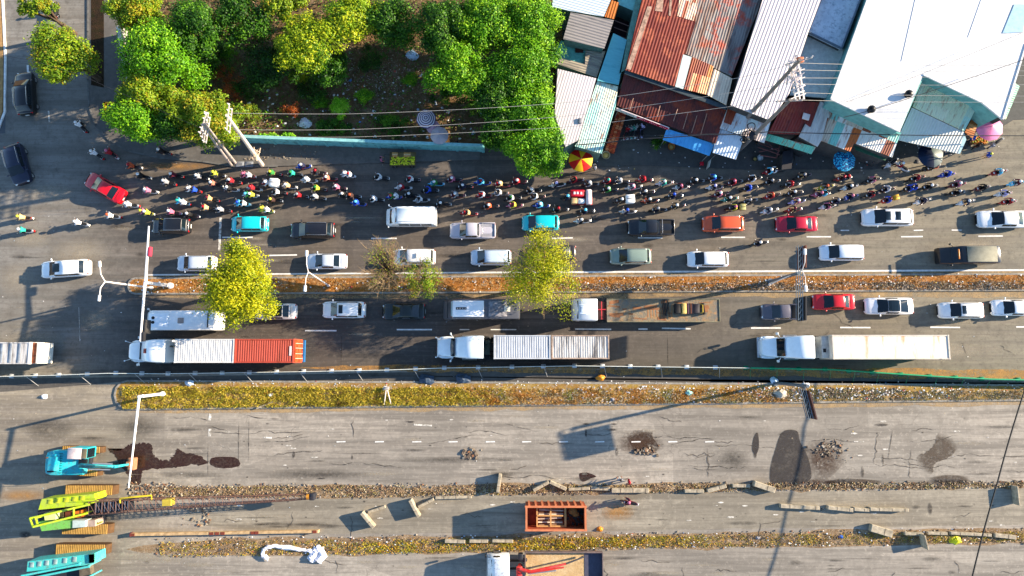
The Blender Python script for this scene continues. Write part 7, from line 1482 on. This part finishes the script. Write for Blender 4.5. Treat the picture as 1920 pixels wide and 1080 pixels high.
BK = [((677, 962), (700, 990), 6, .9, 'tilted pale barrier slab standing below the crane boom tip'), ((768, 938), (785, 970), 6, .9, 'second tilted pale barrier slab right of the crane boom tip'), ((784, 951), (813, 936), 5, .45, 'short barrier block leaning against the second tilted slab'), ((690, 961), (722, 950), 5, .35, 'short barrier block beside the first tilted slab'), ((938, 890), (933, 924), 6, .9, 'upright barrier slab on the verge above the orange skip'), ((816, 934), (884, 932), 5, .3, 'row of flat kerb blocks left of the upright slab'),
      ((1000, 920), (1029, 904), 6, .5, 'left half of the roof shaped pair of kerb blocks'), ((1031, 904), (1062, 918), 6, .5, 'right half of the roof shaped pair of kerb blocks'), ((1066, 918), (1106, 916), 5, .35, 'flat kerb block after the roof shaped pair'), ((1108, 916), (1144, 917), 6, .35, 'flat kerb block between the roof shaped pair and the person in red'), ((1147, 920), (1217, 920), 8, .5, 'long pale barrier block under the person in red'), ((1284, 921), (1320, 921), 6, .4, 'single flat kerb block right of the long barrier'), ((1327, 921), (1362, 911), 7, .5, 'slanted kerb block right of the single flat one'), ((1374, 911), (1407, 911), 6, .4, 'flat kerb block left of the dark box'), ((1415, 907), (1454, 920), 10, .7, 'grey green slanted slab at the edge of the damp mud'),
      ((1464, 949), (1537, 953), 7, .55, 'thin pale row of blocks on the service lane, left row'), ((1553, 952), (1600, 957), 7, .6, 'first part of the longer row of blocks on the service lane'), ((1602, 955), (1630, 957), 6, .6, 'second part of the longer row of blocks on the service lane'), ((1632, 955), (1704, 957), 6, .6, 'last part of the longer row of blocks on the service lane'),
      ((1634, 990), (1674, 1002), 13, .6, 'thick double slab on the lowest verge'), ((1697, 1001), (1732, 1002), 5, .4, 'kerb block on the lowest verge left of the upright panel'), ((1740, 1000), (1777, 1001), 5, .4, 'kerb block on the lowest verge right of the upright panel'), ((1783, 1000), (1860, 1004), 5, .4, 'long kerb block on the lowest verge near the black cable'), ((1866, 1004), (1906, 1008), 7, .4, 'last kerb block on the lowest verge at the right'), ((1734, 1004), (1741, 1031), 3, 1.1, 'thin upright panel with triangular shadow on the lowest verge'),
      ((834, 1015), (872, 1016), 6, .5, 'first of three kerb blocks left of the crane lorry'), ((880, 1015), (915, 1015), 6, .5, 'second of three kerb blocks left of the crane lorry'), ((923, 1014), (962, 1015), 6, .5, 'third of three kerb blocks above the crane lorry cab'), ((1908, 912), (1912, 948), 3, .9, 'thin panel standing at the right edge'), ((480, 766), (512, 753), 3, .3, 'pale plank lying on the lower median edge')]
for a, b, w_, h, lb in BK: 
    o, L, w = beam('barrier_block' if 'plank' not in lb else 'plank', lb, 'concrete block' if 'plank' not in lb else 'plank', a, b, w_, h, M_kb, group if False else None) if False else beam('barrier_block' if 'plank' not in lb else 'plank', lb, 'concrete block' if 'plank' not in lb else 'plank', a, b, w_, h, M_kb)
    if 'plank' not in lb: o['group'] = KG
    m = MB()
    for k in range(max(1, int(L/1.3))): m.box((L*(k+.5)/max(1, int(L/1.3))+.3, 0, h+.015), (.05, w*.9, .02))
    m.build('joint', plain('#7c6c58', .9), o, smooth=False)
def cloth(name, label, cat, pts, wid, z, m, seed=1, kind=None):
    rr = random.Random(seed); w = [P(*p) for p in smoothopen(pts)]; V = []; n = 6
    for i, p in enumerate(w):
        d = (w[min(i+1, len(w)-1)]-w[max(i-1, 0)]).normalized(); nrm = Vector((-d.y, d.x, 0)); wd = wid*rr.uniform(.7, 1.3)
        for k in range(n+1): t = k/n*2-1; V.append(p+nrm*t*wd+Vector((rr.uniform(-.08, .08), rr.uniform(-.08, .08), z+.3*(1-t*t)+rr.uniform(0, .12))))
    x = MB().add(V, [(i*(n+1)+k, i*(n+1)+k+1, (i+1)*(n+1)+k+1, (i+1)*(n+1)+k) for i in range(len(w)-1) for k in range(n)]).build(name, m); tag(x, label, cat, kind=kind); return x
def smoothopen(pts, n=5):
    o = []; P_ = [pts[0]]+list(pts)+[pts[-1]]
    for i in range(1, len(P_)-2):
        p0, p1, p2, p3 = [Vector(q) for q in P_[i-1:i+3]]
        for j in range(n): t = j/n; o.append(tuple(.5*((2*p1)+(p2-p0)*t+(2*p0-5*p1+4*p2-p3)*t*t+(3*p1-p0-3*p2+p3)*t**3)))
    o.append(tuple(pts[-1])); return o
M_pl = plain('#e4e4ec', .5, dirt=.15, name='white_plastic')
cloth('plastic_sheet', 'long white crumpled plastic sheet curled on the lowest verge', 'plastic sheet', [(505, 1048), (494, 1040), (497, 1028), (512, 1024), (545, 1027), (575, 1031), (590, 1032)], .2, .03, M_pl, 2); cloth('plastic_sheet', 'bunched white plastic heap at the right end of the curled sheet', 'plastic sheet', [(582, 1050), (588, 1042), (592, 1032), (600, 1030), (606, 1040), (596, 1051)], .42, .06, M_pl, 3)
for i, (x, y, r_, lb) in enumerate(((588, 724, .0, ''), (357, 718, .5, 'pale blue plastic bag caught on the lower median near the fence'), (723, 728, .35, 'small white bag at the sign posts on the lower median'), (1463, 738, .75, 'cream white sack heap on the lower median right part'), (1450, 713, .5, 'pale blue bag heap behind the green fence'), (1510, 722, .4, 'white bag bundle beside the lower gantry'), (1291, 736, .45, 'pale teal bag on the lower median'), (83, 743, .4, 'white bag lying alone on the dusty site road'), (774, 106, .9, 'pale blue plastic bag heap in the rubbish clearing'), (573, 232, .9, 'pale grey sheet lying in the lot left of the lime bush'), (1126, 708, .5, 'orange bundle on the upper edge of the lower median'), (1148, 749, .35, 'grey bag at the lower edge of the lower median'), (868, 710, .9, 'dark blue grey tarpaulin heap by the fence, right one'), (800, 711, .9, 'dark blue grey tarpaulin heap by the fence, left one'), (1125, 992, .4, 'pale lilac bag right of the orange skip'), (508, 741, .3, 'small white box on the lower median'), (559, 754, .25, 'white tile on the lower median near the kerb'), (1576, 1006, .3, 'bright blue bag on the lowest verge'), (1791, 1012, .7, 'bright yellow bag on the lowest verge beside the kerb blocks'), (1420, 1008, .3, 'pale grey bag on the lowest verge'))):
    if not lb: continue
    w = P(x, y); m = MB(); rr = random.Random(i); n = 12
    mm = {'orange': '#d88a28', 'pale blue': '#c4d8ec', 'dark blue': '#3c4c60', 'cream': '#b8b0a0', 'bright blue': '#1c58b0', 'bright yellow': '#dcd81c', 'pale teal': '#9cd8cc', 'grey bag': '#8a8a90'}
    cc = next((v for k, v in mm.items() if k in lb), '#e8e8ec'); V = []
    for k in range(5):
        for j in range(n): a = 6.283*j/n; q = r_*(1-k/4.4)*rr.uniform(.75, 1.25); V.append((q*math.cos(a), q*.7*math.sin(a), .18+k*.11*min(1, r_*1.6)+rr.uniform(-.03, .03)))
    m.add(V, [(k*n+j, k*n+(j+1) % n, (k+1)*n+(j+1) % n, (k+1)*n+j) for k in range(4) for j in range(n)]+[tuple(range(4*n, 5*n))]); x_ = m.build('bag' if 'tarp' not in lb else 'tarpaulin', plain(cc, .5, dirt=.2), smooth=False, loc=(w.x, w.y, -.15 if y > 760 or x < 100 else 0)); tag(x_, lb, 'bag' if 'tarp' not in lb else 'tarpaulin')
# small sign legs on the lower median, sewer covers, kerbside bin
w = P(728, 758); o = thing('fallen_sign', 'fallen two legged sign on the grassy median', 'sign', (w.x, w.y, .15)); MB().tube([(-.4, 0, .1), (-.15, 1.6, .5)], .05, 6).build('leg', M_ste, o); MB().tube([(.35, 0, .1), (.0, 1.6, .5)], .05, 6).build('leg', M_ste, o); MB().box((-.1, 1.8, .5), (.6, .35, .1), bev=.04).build('head', plain('#a8a4a0', .6), o)
for x, lb in ((450, 'left'), (467, 'right')):
    w = P(x, 308, .14); o = thing('drain_cover', '%s one of two grey concrete drain covers at the foot of the poles' % lb, 'drain cover', (w.x, w.y, .12)); MB().box((0, 0, .03), (.95, .65, .06), bev=.015).build('slab', plain('#8c9096', .85), o); MB().box((0, 0, .065), (.5, .3, .01)).build('plate', plain('#6c7076', .8), o)
